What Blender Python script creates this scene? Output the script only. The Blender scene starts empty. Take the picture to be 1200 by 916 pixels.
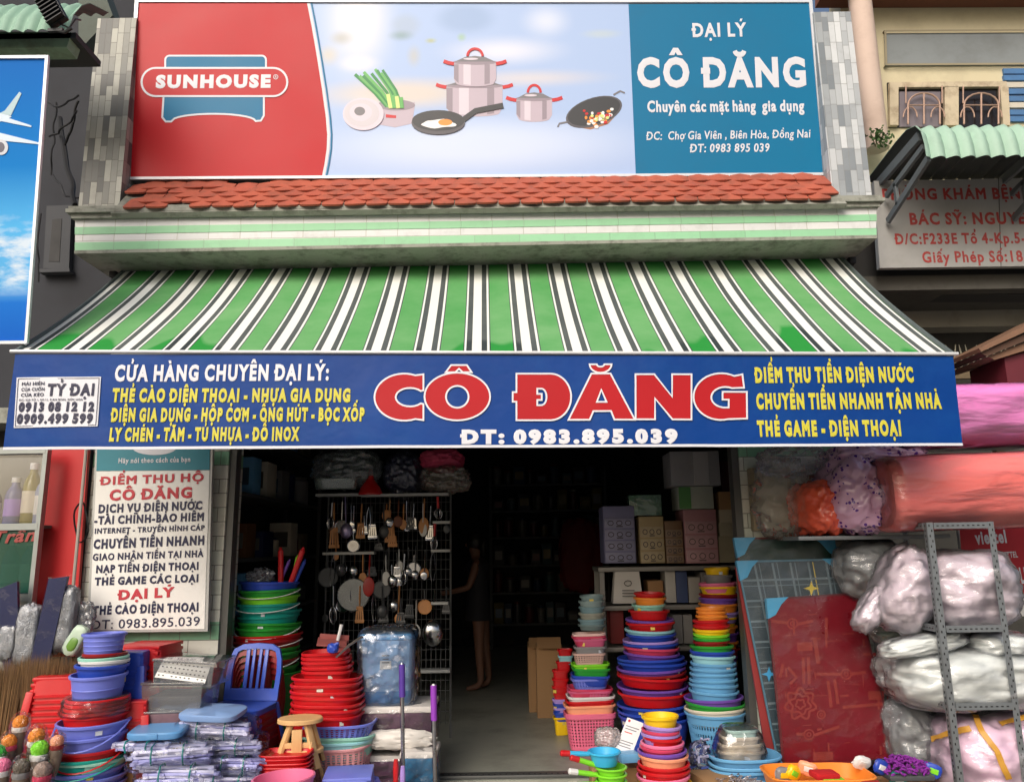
import bpy, bmesh, math, random, unicodedata
from mathutils import Vector, Matrix, noise
from mathutils.bvhtree import BVHTree
R = math.radians
rnd = random.Random(7)
SC = bpy.context.scene
COL = SC.collection

# ------------------------------------------------------------------ camera, sky, sun, exposure
FPX, PITCH, ROLL, EYE = 900.0, R(11.4), R(0.9), Vector((0, 0, 1.5))
_f = Vector((0, math.cos(PITCH), math.sin(PITCH)))
_u0 = Vector((0, -math.sin(PITCH), math.cos(PITCH)))
_r0 = Vector((1, 0, 0))
CR = _r0 * math.cos(ROLL) - _u0 * math.sin(ROLL)
CU = _u0 * math.cos(ROLL) + _r0 * math.sin(ROLL)
cam = bpy.data.cameras.new('camera')
cam.sensor_width = 36; cam.lens = 27; cam.clip_start = 0.05; cam.clip_end = 2000
cam_o = bpy.data.objects.new('camera', cam); COL.objects.link(cam_o)
cam_o.matrix_world = Matrix(((CR.x, CU.x, -_f.x, EYE.x), (CR.y, CU.y, -_f.y, EYE.y), (CR.z, CU.z, -_f.z, EYE.z), (0, 0, 0, 1)))
SC.camera = cam_o

SUN_EL, SUN_AZ = R(36), R(205)      # overcast: a high, very soft sun behind the camera
W = bpy.data.worlds.new('World'); SC.world = W; W.use_nodes = True
wn = W.node_tree.nodes; wl = W.node_tree.links
sky = wn.new('ShaderNodeTexSky'); sky.sky_type = 'NISHITA'; sky.sun_disc = False
sky.sun_elevation = SUN_EL; sky.sun_rotation = SUN_AZ; sky.dust_density = 6.0; sky.air_density = 1.0; sky.ozone_density = 0.6
wl.new(sky.outputs[0], wn['Background'].inputs[0]); wn['Background'].inputs[1].default_value = 0.12
sun = bpy.data.lights.new('sun', 'SUN'); sun.energy = 1.5; sun.angle = R(40); sun.color = (1, .99, .97)
sun_o = bpy.data.objects.new('sun', sun); COL.objects.link(sun_o)
sd = Vector((math.sin(SUN_AZ) * math.cos(SUN_EL), math.cos(SUN_AZ) * math.cos(SUN_EL), math.sin(SUN_EL)))
sun_o.rotation_euler = sd.to_track_quat('Z', 'Y').to_euler()
SC.view_settings.view_transform = 'Standard'; SC.view_settings.look = 'None'
SC.view_settings.exposure = 0.15; SC.view_settings.gamma = 1; SC.view_settings.use_curve_mapping = False

# ------------------------------------------------------------------ pixel <-> place
def ray(u, v): return _f * FPX + CR * (u - 600) - CU * (v - 458)
def P(u, v, Y):
    d = ray(u, v); return EYE + d * ((Y - EYE.y) / d.y)
def G(u, v, z=0.0):
    d = ray(u, v); return EYE + d * ((z - EYE.z) / d.z)
def px(u, v, Y): return (P(u + 1, v, Y) - P(u, v, Y)).length

class Fr:
    """a plane in the place: origin at a sighted point, x along its bottom edge, z its normal towards the street"""
    def __init__(s, a, b, Y, n=(0, -1, 0), Yb=None):
        s.o = P(a[0], a[1], Y); s.n = Vector(n).normalized()
        s.x = (s.hit(*b) - s.o).normalized(); s.y = s.n.cross(s.x).normalized()
    def hit(s, u, v):
        d = ray(u, v); return EYE + d * ((s.o - EYE).dot(s.n) / d.dot(s.n))
    def loc(s, u, v):
        q = s.hit(u, v) - s.o; return (q.dot(s.x), q.dot(s.y))
    def w(s, x, y, z=0): return s.o + s.x * x + s.y * y + s.n * z

# ------------------------------------------------------------------ materials
def lin(c):
    f = lambda x: x / 12.92 if x <= .04045 else ((x + .055) / 1.055) ** 2.4
    return (f(c[0] / 255), f(c[1] / 255), f(c[2] / 255), 1)
MATS = {}
def nd(t, k, **kw):
    n = t.nodes.new('ShaderNode' + k)
    for a, b in kw.items():
        if a.startswith('i_'):
            n.inputs[a[2:].replace('_', ' ')].default_value = b
        else: setattr(n, a, b)
    return n
def newmat(key):
    m = bpy.data.materials.new(key); m.use_nodes = True
    t = m.node_tree; return m, t, t.nodes['Principled BSDF']
def mat(rgb, rough=.5, metal=0, var=.1, vs=5, bump=0, bs=60, spec=.5, dirt=0, dirtc=(70, 62, 52), ds=3, alpha=1, trans=0, key=None, coat=0, stretch=(1, 1, 1)):
    k = key or 'm_%s_%s' % ('_'.join(str(int(x)) for x in rgb), '_'.join(str(x) for x in (rough, metal, var, vs, bump, bs, spec, dirt, ds, alpha, trans, coat)))
    if k in MATS: return MATS[k]
    m, t, b = newmat(k); L = t.links.new
    tc = nd(t, 'TexCoord'); oi = nd(t, 'ObjectInfo')
    mp = nd(t, 'Mapping'); L(tc.outputs['Object'], mp.inputs[0]); mp.inputs['Scale'].default_value = stretch
    ad = nd(t, 'VectorMath', operation='ADD'); L(mp.outputs[0], ad.inputs[0])
    sc = nd(t, 'VectorMath', operation='SCALE'); L(oi.outputs['Random'], sc.inputs['Scale']); sc.inputs[0].default_value = (13.7, 7.1, 31.3); L(sc.outputs[0], ad.inputs[1])
    co = ad.outputs[0]
    n = nd(t, 'TexNoise', i_Scale=vs, i_Detail=5, i_Roughness=.6); L(co, n.inputs['Vector'])
    c = lin(rgb)
    mx = nd(t, 'Mix', data_type='RGBA'); L(n.outputs[0], mx.inputs['Factor'])
    mx.inputs['A'].default_value = tuple(x * (1 - var) for x in c[:3]) + (1,)
    mx.inputs['B'].default_value = tuple(min(1, x * (1 + var)) for x in c[:3]) + (1,)
    out = mx.outputs['Result']
    if dirt:
        n2 = nd(t, 'TexNoise', i_Scale=ds, i_Detail=9, i_Roughness=.68); L(co, n2.inputs['Vector'])
        rp = nd(t, 'ValToRGB'); L(n2.outputs[0], rp.inputs[0]); rp.color_ramp.elements[0].position = .48; rp.color_ramp.elements[1].position = .72
        ml = nd(t, 'Math', operation='MULTIPLY'); L(rp.outputs[0], ml.inputs[0]); ml.inputs[1].default_value = dirt
        m2 = nd(t, 'Mix', data_type='RGBA'); L(ml.outputs[0], m2.inputs['Factor']); L(out, m2.inputs['A']); m2.inputs['B'].default_value = lin(dirtc); out = m2.outputs['Result']
    L(out, b.inputs['Base Color'])
    rr = nd(t, 'MapRange'); L(n.outputs[0], rr.inputs[0]); rr.inputs['To Min'].default_value = max(.03, rough - .1); rr.inputs['To Max'].default_value = min(1, rough + .12); L(rr.outputs[0], b.inputs['Roughness'])
    b.inputs['Metallic'].default_value = metal; b.inputs['Specular IOR Level'].default_value = spec
    b.inputs['Alpha'].default_value = alpha; b.inputs['Transmission Weight'].default_value = trans; b.inputs['Coat Weight'].default_value = coat
    if bump:
        n3 = nd(t, 'TexNoise', i_Scale=bs, i_Detail=4); L(co, n3.inputs['Vector'])
        bm = nd(t, 'Bump', i_Strength=bump, i_Distance=.01); L(n3.outputs[0], bm.inputs['Height']); L(bm.outputs[0], b.inputs['Normal'])
    MATS[k] = m; return m
PC = dict(red=(196, 22, 30), dred=(140, 22, 26), blue=(40, 72, 178), lblue=(104, 168, 214), sky=(60, 178, 226), peri=(112, 124, 214), navy=(30, 42, 92),
          green=(40, 150, 52), lime=(128, 214, 46), teal=(24, 152, 138), mint=(150, 208, 190), yellow=(240, 196, 20), orange=(236, 140, 52), peach=(246, 160, 124), pink=(232, 118, 158),
          rose=(200, 62, 96), dpink=(200, 90, 130), purple=(112, 74, 170), lilac=(168, 140, 214), white=(222, 222, 222), cream=(222, 214, 196), grey=(132, 132, 134), dgrey=(70, 72, 76), black=(24, 24, 26), aqua=(150, 206, 216), brown=(116, 76, 44))
CN = dict(red='red', dred='dark red', blue='blue', lblue='pale blue', sky='bright sky blue', peri='periwinkle blue', navy='navy', green='green', lime='lime green', teal='teal', mint='mint green', yellow='yellow', orange='orange', peach='peach', pink='pink', rose='crimson pink', dpink='dusky pink', purple='purple', lilac='lilac', white='white', cream='cream', grey='grey', dgrey='dark grey', black='black', aqua='aqua', brown='brown')
def pl(c, rough=.36): return mat(PC[c] if isinstance(c, str) else c, rough, 0, .1, 4, .06, 14, .5, .12, (120, 112, 104), 7)

def crumple(t, scale, stretch, amt=.12):
    """height field of crinkled film: creases between flat facets at three sizes"""
    L = t.links.new; tc = nd(t, 'TexCoord'); mp = nd(t, 'Mapping'); L(tc.outputs['Object'], mp.inputs[0]); mp.inputs['Scale'].default_value = stretch
    n = nd(t, 'TexNoise', i_Scale=scale * .8, i_Detail=3); L(mp.outputs[0], n.inputs['Vector'])
    sv = nd(t, 'VectorMath', operation='SCALE'); L(n.outputs['Color'], sv.inputs[0]); sv.inputs['Scale'].default_value = amt
    ad = nd(t, 'VectorMath', operation='ADD'); L(mp.outputs[0], ad.inputs[0]); L(sv.outputs[0], ad.inputs[1]); cur = None
    for k, w in ((1, 1.0), (2.3, .5), (5.1, .22)):
        v = nd(t, 'TexVoronoi', feature='F1', i_Scale=scale * k); L(ad.outputs[0], v.inputs['Vector']); m = nd(t, 'Math', operation='MULTIPLY'); L(v.outputs['Distance'], m.inputs[0]); m.inputs[1].default_value = w / (k ** .5)
        if cur is None: cur = m.outputs[0]
        else: a = nd(t, 'Math', operation='ADD'); L(cur, a.inputs[0]); L(m.outputs[0], a.inputs[1]); cur = a.outputs[0]
    return cur, mp
def film_mat(key, tint=(235, 238, 242), a0=.12, a1=.5, rough=.12, bump=.9, scale=9, stretch=(1, 1, 1), g=2.0):
    """clear crinkled film: see-through, a pale veil where it bunches, sharp gloss on the facets"""
    if key in MATS: return MATS[key]
    m, t, b = newmat(key); L = t.links.new; t.nodes.remove(b); out = t.nodes['Material Output']
    h, mp = crumple(t, scale * .9, stretch)
    n = nd(t, 'TexNoise', noise_type='RIDGED_MULTIFRACTAL', i_Scale=scale, i_Detail=6, i_Distortion=.7); L(mp.outputs[0], n.inputs['Vector'])
    mr = nd(t, 'MapRange'); L(n.outputs[0], mr.inputs[0]); mr.inputs['From Min'].default_value = .7; mr.inputs['From Max'].default_value = 2.0; mr.inputs['To Min'].default_value = a0; mr.inputs['To Max'].default_value = a1
    bm = nd(t, 'Bump', i_Strength=min(1, bump), i_Distance=.09 / scale * 9 * .16); L(h, bm.inputs['Height'])
    fr = nd(t, 'Fresnel', i_IOR=1.5); L(bm.outputs[0], fr.inputs['Normal']); fm = nd(t, 'Math', operation='MULTIPLY'); fm.use_clamp = True; L(fr.outputs[0], fm.inputs[0]); fm.inputs[1].default_value = g
    tr = nd(t, 'BsdfTransparent'); df = nd(t, 'BsdfDiffuse'); df.inputs[0].default_value = lin(tint); L(bm.outputs[0], df.inputs['Normal']); gl = nd(t, 'BsdfGlossy', i_Roughness=rough); L(bm.outputs[0], gl.inputs['Normal']); gl.inputs[0].default_value = (.95, .96, 1, 1)
    m1 = nd(t, 'MixShader'); L(mr.outputs[0], m1.inputs[0]); L(tr.outputs[0], m1.inputs[1]); L(df.outputs[0], m1.inputs[2])
    m2 = nd(t, 'MixShader'); L(fm.outputs[0], m2.inputs[0]); L(m1.outputs[0], m2.inputs[1]); L(gl.outputs[0], m2.inputs[2]); L(m2.outputs[0], out.inputs[0])
    MATS[key] = m; return m
def brick_mat(key, c1, c2, mortar, bw, bh, ms=.003, off=.5, rough=.5, vertical=False, var=.15, bias=0., dirt=.25, freq=2):
    if key in MATS: return MATS[key]
    m, t, b = newmat(key); L = t.links.new
    tc = nd(t, 'TexCoord'); sp = nd(t, 'SeparateXYZ'); L(tc.outputs['Object'], sp.inputs[0])
    xy = nd(t, 'Math', operation='ADD'); L(sp.outputs[0], xy.inputs[0]); L(sp.outputs[1], xy.inputs[1])
    cb = nd(t, 'CombineXYZ')
    if vertical: L(sp.outputs[2], cb.inputs[0]); L(xy.outputs[0], cb.inputs[1])
    else: L(xy.outputs[0], cb.inputs[0]); L(sp.outputs[2], cb.inputs[1])
    br = nd(t, 'TexBrick', offset=off, offset_frequency=freq, squash=.7, squash_frequency=3); L(cb.outputs[0], br.inputs['Vector'])
    br.inputs['Color1'].default_value = lin(c1); br.inputs['Color2'].default_value = lin(c2); br.inputs['Mortar'].default_value = lin(mortar)
    br.inputs['Scale'].default_value = 1; br.inputs['Mortar Size'].default_value = ms; br.inputs['Mortar Smooth'].default_value = .1; br.inputs['Bias'].default_value = bias
    br.inputs['Brick Width'].default_value = bw; br.inputs['Row Height'].default_value = bh
    n = nd(t, 'TexNoise', i_Scale=9, i_Detail=8, i_Roughness=.65); L(tc.outputs['Object'], n.inputs['Vector'])
    rp = nd(t, 'ValToRGB'); L(n.outputs[0], rp.inputs[0]); rp.color_ramp.elements[0].position = .5; rp.color_ramp.elements[1].position = .75
    ml = nd(t, 'Math', operation='MULTIPLY'); L(rp.outputs[0], ml.inputs[0]); ml.inputs[1].default_value = dirt
    mx = nd(t, 'Mix', data_type='RGBA'); L(ml.outputs[0], mx.inputs['Factor']); L(br.outputs[0], mx.inputs['A']); mx.inputs['B'].default_value = lin((88, 82, 72))
    L(mx.outputs['Result'], b.inputs['Base Color']); b.inputs['Roughness'].default_value = rough
    bm = nd(t, 'Bump', i_Strength=.6, i_Distance=.006); bm.invert = True; L(br.outputs['Fac'], bm.inputs['Height']); L(bm.outputs[0], b.inputs['Normal'])
    MATS[key] = m; return m
STEEL = mat((176, 178, 182), .28, 1, .1, 20, key='steel'); GALV = mat((132, 138, 142), .45, .6, .15, 12, .1, 30, dirt=.3, key='galvanised')
WOOD = mat((158, 112, 66), .6, 0, .3, 3, .1, 40, stretch=(8, 8, 1), key='wood'); PALEW = mat((212, 172, 118), .55, 0, .2, 3, stretch=(6, 6, 1), key='pale_wood')
CARD = mat((158, 122, 84), .85, 0, .12, 4, .1, 30, key='cardboard')
FILM = film_mat('clear_wrap', a0=.03, a1=.4, rough=.1); FILMT = film_mat('thin_wrap', a0=.02, a1=.36, scale=11, rough=.14, g=1.0)

# ------------------------------------------------------------------ mesh building
class M:
    def __init__(s): s.v = []; s.f = []; s.m = []
    def add(s, vs, fs, mat=0):
        o = len(s.v); s.v += [tuple(x) for x in vs]; s.f += [tuple(i + o for i in f) for f in fs]; s.m += [mat] * len(fs); return s
    def box(s, c, d, rot=None, mat=0, bev=0, taper=1):
        c = Vector(c); h = Vector(d) / 2
        if bev:
            bm = bmesh.new(); bmesh.ops.create_cube(bm, size=1)
            for v in bm.verts:
                k = taper if v.co.z > 0 else 1
                v.co = Vector((v.co.x * d[0] * k, v.co.y * d[1] * k, v.co.z * d[2]))
            bmesh.ops.bevel(bm, geom=bm.edges[:], offset=min(bev, min(d) * .45), segments=2, affect='EDGES', profile=.6)
            bm.verts.ensure_lookup_table(); vs = [v.co.copy() for v in bm.verts]; fs = [[v.index for v in f.verts] for f in bm.faces]; bm.free()
        else:
            vs = [Vector((x * h.x * (taper if z > 0 else 1), y * h.y * (taper if z > 0 else 1), z * h.z)) for z in (-1, 1) for y in (-1, 1) for x in (-1, 1)]
            fs = [(0, 2, 3, 1), (4, 5, 7, 6), (0, 1, 5, 4), (1, 3, 7, 5), (3, 2, 6, 7), (2, 0, 4, 6)]
        if rot is not None:
            q = rot if isinstance(rot, Matrix) else Matrix.Rotation(rot[2], 3, 'Z') @ Matrix.Rotation(rot[1], 3, 'Y') @ Matrix.Rotation(rot[0], 3, 'X')
            vs = [q @ v for v in vs]
        return s.add([v + c for v in vs], fs, mat)
    def bar(s, a, b, w, h, mat=0, up=(0, 0, 1), bev=0):
        a = Vector(a); b = Vector(b); z = (b - a); l = z.length; z.normalize(); u = Vector(up)
        if abs(z.dot(u)) > .98: u = Vector((0, 1, 0))
        x = u.cross(z).normalized(); y = z.cross(x)
        return s.box((a + b) / 2, (w, h, l), Matrix((x, y, z)).transposed(), mat, bev)
    def tube(s, path, r, n=8, mat=0, cap=True, closed=False, sq=1):
        path = [Vector(p) for p in path]; N = len(path); rs = r if isinstance(r, (list, tuple)) else [r] * N
        t0 = (path[1] - path[0]).normalized(); ref = Vector((0, 0, 1)) if abs(t0.z) < .9 else Vector((1, 0, 0))
        x = t0.cross(ref).normalized(); vs = []
        for i, p in enumerate(path):
            if closed: t = (path[(i + 1) % N] - path[i - 1])
            else: t = path[min(i + 1, N - 1)] - path[max(i - 1, 0)]
            if t.length < 1e-9: t = t0
            t.normalize(); x = (x - t * x.dot(t)); x.normalize(); y = t.cross(x)
            for k in range(n):
                a = 2 * math.pi * k / n; vs.append(p + (x * math.cos(a) + y * math.sin(a) * sq) * rs[i])
        fs = []
        for i in range(N if closed else N - 1):
            j = (i + 1) % N
            for k in range(n): fs.append((i * n + k, i * n + (k + 1) % n, j * n + (k + 1) % n, j * n + k))
        if cap and not closed: fs += [tuple(range(n - 1, -1, -1)), tuple((N - 1) * n + k for k in range(n))]
        return s.add(vs, fs, mat)
    def lathe(s, prof, n=32, c=(0, 0, 0), e=2, sx=1, sy=1, mat=0, mats=None, ph=0, wav=None, rot=None):
        c = Vector(c); vs = []; fs = []; mm = []
        def unit(a):
            x, y = math.cos(a), math.sin(a)
            if e == 2: return x, y
            k = (abs(x) ** e + abs(y) ** e) ** (-1 / e); return x * k, y * k
        for i, (r, z) in enumerate(prof):
            for k in range(n):
                a = 2 * math.pi * (k + .5) / n + ph; ux, uy = unit(a); g = 1 + (wav(a, i) if wav else 0)
                q = Vector((ux * r * sx * g, uy * r * sy * g, z)); vs.append(c + (rot @ q if rot else q))
        for i in range(len(prof) - 1):
            for k in range(n):
                fs.append((i * n + k, i * n + (k + 1) % n, (i + 1) * n + (k + 1) % n, (i + 1) * n + k)); mm.append(mats[i] if mats else mat)
        fs.append(tuple(range(n - 1, -1, -1))); mm.append(mats[0] if mats else mat)
        fs.append(tuple((len(prof) - 1) * n + k for k in range(n))); mm.append(mats[-1] if mats else mat)
        o = len(s.v); s.v += [tuple(x) for x in vs]; s.f += [tuple(i + o for i in f) for f in fs]; s.m += mm; return s
    def prism(s, fr, pts, z0, z1, mat=0):
        """pts: pixel outline (counter-clockwise as seen) on plane fr, solid from z0 to z1 along its normal"""
        return s.prism2(fr, [fr.loc(*p) for p in pts], z0, z1, mat)
    def prism2(s, fr, q, z0, z1, mat=0):
        n = len(q); ar = sum(q[i][0] * q[(i + 1) % n][1] - q[(i + 1) % n][0] * q[i][1] for i in range(n))
        if ar < 0: q = q[::-1]
        vs = [fr.w(x, y, z0) for x, y in q] + [fr.w(x, y, z1) for x, y in q]
        fs = [tuple(range(n - 1, -1, -1)), tuple(range(n, 2 * n))] + [(i, (i + 1) % n, n + (i + 1) % n, n + i) for i in range(n)]
        return s.add(vs, fs, mat)
    def blob(s, c, rad, amp=.1, fq=2., seed=0, sub=4, e=2.6, mat=0, rot=None, fold=.0, flat=None):
        c = Vector(c); bm = bmesh.new(); bmesh.ops.create_icosphere(bm, subdivisions=sub, radius=1); o = Vector((seed * 7.3, seed * 3.1, -seed * 5.7)); vs = []
        for v in bm.verts:
            d = v.co.normalized(); k = (abs(d.x) ** e + abs(d.y) ** e + abs(d.z) ** e) ** (-1 / e)
            g = 1 + amp * (noise.fractal(d * fq + o, .9, 2, 4)) + fold * (noise.ridged_multi_fractal(Vector((d.x * 1.3, d.y * 1.3, d.z * 2.2)) * fq + o, .8, 2.1, 4, 1, 2) - 1.1) * .35
            q = Vector((d.x * k * rad[0], d.y * k * rad[1], d.z * k * rad[2])) * g
            if flat is not None and q.z < -rad[2] * flat: q.z = -rad[2] * flat
            vs.append(c + (rot @ q if rot else q))
        bm.verts.ensure_lookup_table(); fs = [[v.index for v in f.verts] for f in bm.faces]; bm.free()
        return s.add(vs, fs, mat)
    def build(s, name, mats, parent=None, world=True, sharp=35, loc=None):
        me = bpy.data.meshes.new(name); org = Vector((0, 0, 0))
        if parent is not None and world:
            q = parent
            while q is not None: org += q.location; q = q.parent
        if loc is not None: org = Vector(loc)
        me.from_pydata([(x - org.x, y - org.y, z - org.z) for x, y, z in s.v], [], s.f)
        ms = mats if isinstance(mats, (list, tuple)) else [mats]
        for m in ms: me.materials.append(m)
        me.polygons.foreach_set('material_index', [min(i, len(ms) - 1) for i in s.m])
        me.polygons.foreach_set('use_smooth', [True] * len(me.polygons)); me.update()
        me.set_sharp_from_angle(angle=R(sharp))
        o = bpy.data.objects.new(name, me); COL.objects.link(o)
        if loc is not None: o.location = loc
        if parent is not None: o.parent = parent
        return o
def tag(o, label, cat, group=None, kind=None):
    o['label'] = label; o['category'] = cat
    if group: o['group'] = group
    if kind: o['kind'] = kind
    return o
def thing(name, label, cat, loc=(0, 0, 0), group=None, rz=0):
    o = bpy.data.objects.new(name, None); COL.objects.link(o); o.location = loc; o.rotation_euler = (0, 0, rz); o.empty_display_size = .1
    return tag(o, label, cat, group)
def struct(o): o['kind'] = 'structure'; return o
def dup(root, loc=None, rot=None, label=None, group=None, scale=None):
    def cp(o, par):
        c = o.copy(); COL.objects.link(c); c.parent = par
        for ch in list(o.children): cp(ch, c)
        return c
    r = cp(root, None)
    if loc is not None: r.location = loc
    if rot is not None: r.rotation_euler = rot if isinstance(rot, (tuple, list)) else (0, 0, rot)
    if scale is not None: r.scale = (scale,) * 3 if not isinstance(scale, (tuple, list)) else scale
    if label: r['label'] = label
    if group: r['group'] = group
    return r
def recolour(root, frm, to):
    for o in [root] + list(root.children_recursive):
        if o.type == 'MESH':
            for i, sl in enumerate(o.material_slots):
                if sl.material == frm: sl.link = 'OBJECT'; sl.material = to
ORD = ['topmost', 'second from the top', 'third from the top', 'fourth from the top', 'fifth from the top', 'sixth from the top', 'seventh from the top', 'eighth from the top', 'ninth from the top', 'tenth from the top', 'eleventh from the top', 'twelfth from the top', 'thirteenth from the top', 'fourteenth from the top', 'fifteenth from the top', 'sixteenth from the top', 'seventeenth from the top', 'eighteenth from the top', 'nineteenth from the top', 'twentieth from the top', 'third from the bottom', 'second from the bottom', 'lowest']
NTH = ['first', 'second', 'third', 'fourth', 'fifth', 'sixth', 'seventh', 'eighth', 'ninth', 'tenth', 'eleventh', 'twelfth', 'thirteenth', 'fourteenth', 'fifteenth', 'sixteenth']

# ------------------------------------------------------------------ lettering
_GL = {}
def _tmesh(body, bold):
    cu = bpy.data.curves.new('lettering', 'FONT'); cu.body = body; cu.resolution_u = 3; cu.bevel_depth = bold; cu.bevel_resolution = 0
    ob = bpy.data.objects.new('lettering', cu); COL.objects.link(ob)
    me = bpy.data.meshes.new_from_object(ob)
    vs = [v.co.copy() for v in me.vertices]; fs = [tuple(p.vertices) for p in me.polygons]; nz = [p.normal.z for p in me.polygons]
    bpy.data.objects.remove(ob); bpy.data.curves.remove(cu); bpy.data.meshes.remove(me); return vs, fs, nz
_bx = None
def adv(ch):
    global _bx
    k = ('adv', ch)
    if k not in _GL:
        if _bx is None: _bx = max(v.x for v in _tmesh('|', 0)[0])
        _GL[k] = max(v.x for v in _tmesh('H' + ch + '|', 0)[0]) - max(v.x for v in _tmesh('H|', 0)[0])
    return _GL[k]
def glyph(ch, bold):
    k = (ch, bold)
    if k not in _GL:
        vs, fs, nz = _tmesh(ch, bold); zc = []
        keep = [f for f, n in zip(fs, nz) if n > 1e-4 or (bold == 0)]
        _GL[k] = (vs, keep)
    return _GL[k]
CAPH = max(v.y for v in _tmesh('H', 0)[0]); XH = max(v.y for v in _tmesh('x', 0)[0])
def stroke(pts, w):
    """outline of a thick open polyline"""
    pts = [Vector(p).to_2d() if len(p) > 2 else Vector(p) for p in pts]; l = []; r = []
    for i, p in enumerate(pts):
        t = (pts[min(i + 1, len(pts) - 1)] - pts[max(i - 1, 0)]).normalized(); n = Vector((-t.y, t.x)) * w / 2
        l.append(tuple(p + n)); r.append(tuple(p - n))
    return r + l[::-1]
def layout(s, bold, sp):
    """-> list of polygons sets (verts3, faces) in glyph units, width"""
    x = 0; out = []
    for ch in s:
        base = unicodedata.normalize('NFD', ch); b = base[0]; marks = base[1:]; bar = None
        if b in 'Đđ': bar = b; b = 'D' if b == 'Đ' else 'd'
        horn = '\u031b' in marks
        if b != ' ':
            vs, fs = glyph(b, bold); a = adv(b); x0 = min(v.x for v in vs); x1 = max(v.x for v in vs); y1 = max(v.y for v in vs)
            out.append(([(v.x + x, v.y, v.z) for v in vs], fs)); cx = x + (x0 + x1) / 2; up = b.isupper(); top = CAPH if up else XH; h = CAPH; t = .075 + bold * 1.6
            if b in 'iy' and not up and marks: top = XH + .05
            def poly(q, z=.3):
                n = len(q); ar = sum(q[i][0] * q[(i + 1) % n][1] - q[(i + 1) % n][0] * q[i][1] for i in range(n))
                if ar < 0: q = q[::-1]
                out.append(([(p[0], p[1], None) for p in q], [tuple(range(n))]))
            if bar == 'Đ': poly([(x + x0 - .07, CAPH * .44), (x + x0 + .22, CAPH * .44), (x + x0 + .22, CAPH * .44 + t), (x + x0 - .07, CAPH * .44 + t)])
            if bar == 'đ': poly([(x + x1 - .22, y1 * .80), (x + x1 + .07, y1 * .80), (x + x1 + .07, y1 * .80 + t), (x + x1 - .22, y1 * .80 + t)])
            yb = top + .05 + bold; g = .13; both = any(m in marks for m in '\u0302\u0306')
            for m in marks:
                if m == '\u0302': poly([(cx - .17 - bold, yb), (cx - .17 - bold + t * 1.1, yb), (cx, yb + g * .62), (cx + .17 + bold - t * 1.1, yb), (cx + .17 + bold, yb), (cx + t * .5, yb + g + t * .4), (cx - t * .5, yb + g + t * .4)])
                if m == '\u0306': poly(stroke([(cx + .15 * math.cos(a), yb + .12 + .11 * math.sin(a)) for a in [R(185 + d * 17) for d in range(11)]], t * .9))
                yy = yb + (g + .04 + t * .3 if both else 0); xx = cx + (.14 if both else 0)
                if m == '\u0301': poly([(xx - .06, yy), (xx - .06 + t, yy), (xx + .12 + bold, yy + .15), (xx + .12 + bold - t * 1.25, yy + .15)])
                if m == '\u0300': poly([(xx + .06, yy), (xx + .06 - t, yy), (xx - .12 - bold, yy + .15), (xx - .12 - bold + t * 1.25, yy + .15)])
                if m == '\u0309': poly(stroke([(xx - .05, yy + .17), (xx + .02, yy + .19), (xx + .06, yy + .14), (xx + .01, yy + .085), (xx, yy)], t * .8))
                if m == '\u0303': poly(stroke([(xx - .17, yy + .02), (xx - .1, yy + .1), (xx, yy + .06), (xx + .1, yy + .03), (xx + .17, yy + .11)], t * .8))
                if m == '\u0323':
                    r = .05 + bold; poly([(cx + r * math.cos(a), -.13 - bold + r * math.sin(a)) for a in [R(45 * d) for d in range(8)]])
                if m == '\u031b': poly(stroke([(x + x1 - .03, top - .1), (x + x1 + .05, top - .02), (x + x1 + .06, top + .07)], t * .75))
            x += a + 2 * bold + sp
        else: x += adv(' ') + sp
    return out, x - sp
def text(mb, fr, s, a, b, hpx, bold=.02, z=.004, mat=0, sp=.0, fit=True, slant=0):
    """write s on plane fr, from pixel a to pixel b along the baseline, capitals hpx pixels high"""
    out, w = layout(s, bold, sp); A = Vector(fr.loc(*a)); B = Vector(fr.loc(*b)); d = (B - A); L = d.length; d.normalize(); up = Vector((-d.y, d.x))
    mid = ((a[0] + b[0]) / 2, (a[1] + b[1]) / 2); h = (Vector(fr.loc(mid[0], mid[1] - hpx)) - Vector(fr.loc(*mid))).length; sy = h / CAPH; sx = L / w
    for vs, fs in out:
        q = []
        for x, y, zz in vs:
            k = A + d * ((x + slant * y) * sx) + up * (y * sy); zd = z + .0016 if zz is None else z + (zz / bold * .0008 if bold else 0); q.append(fr.w(k.x, k.y, zd))
        mb.add(q, fs, mat)

# ------------------------------------------------------------------ outlines in pixels
def arc(cx, cy, rx, ry, a0=0, a1=360, n=24): return [(cx + rx * math.cos(R(a0 + (a1 - a0) * i / (n if a1 - a0 < 360 else n))), cy - ry * math.sin(R(a0 + (a1 - a0) * i / n))) for i in range(n + (0 if a1 - a0 >= 360 else 1))]
def rrect(x0, y0, x1, y1, r, n=5):
    o = []
    for cx, cy, a in ((x1 - r, y1 - r, -90), (x1 - r, y0 + r, 0), (x0 + r, y0 + r, 90), (x0 + r, y1 - r, 180)): o += arc(cx, cy, r, r, a, a + 90, n)
    return o
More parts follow.
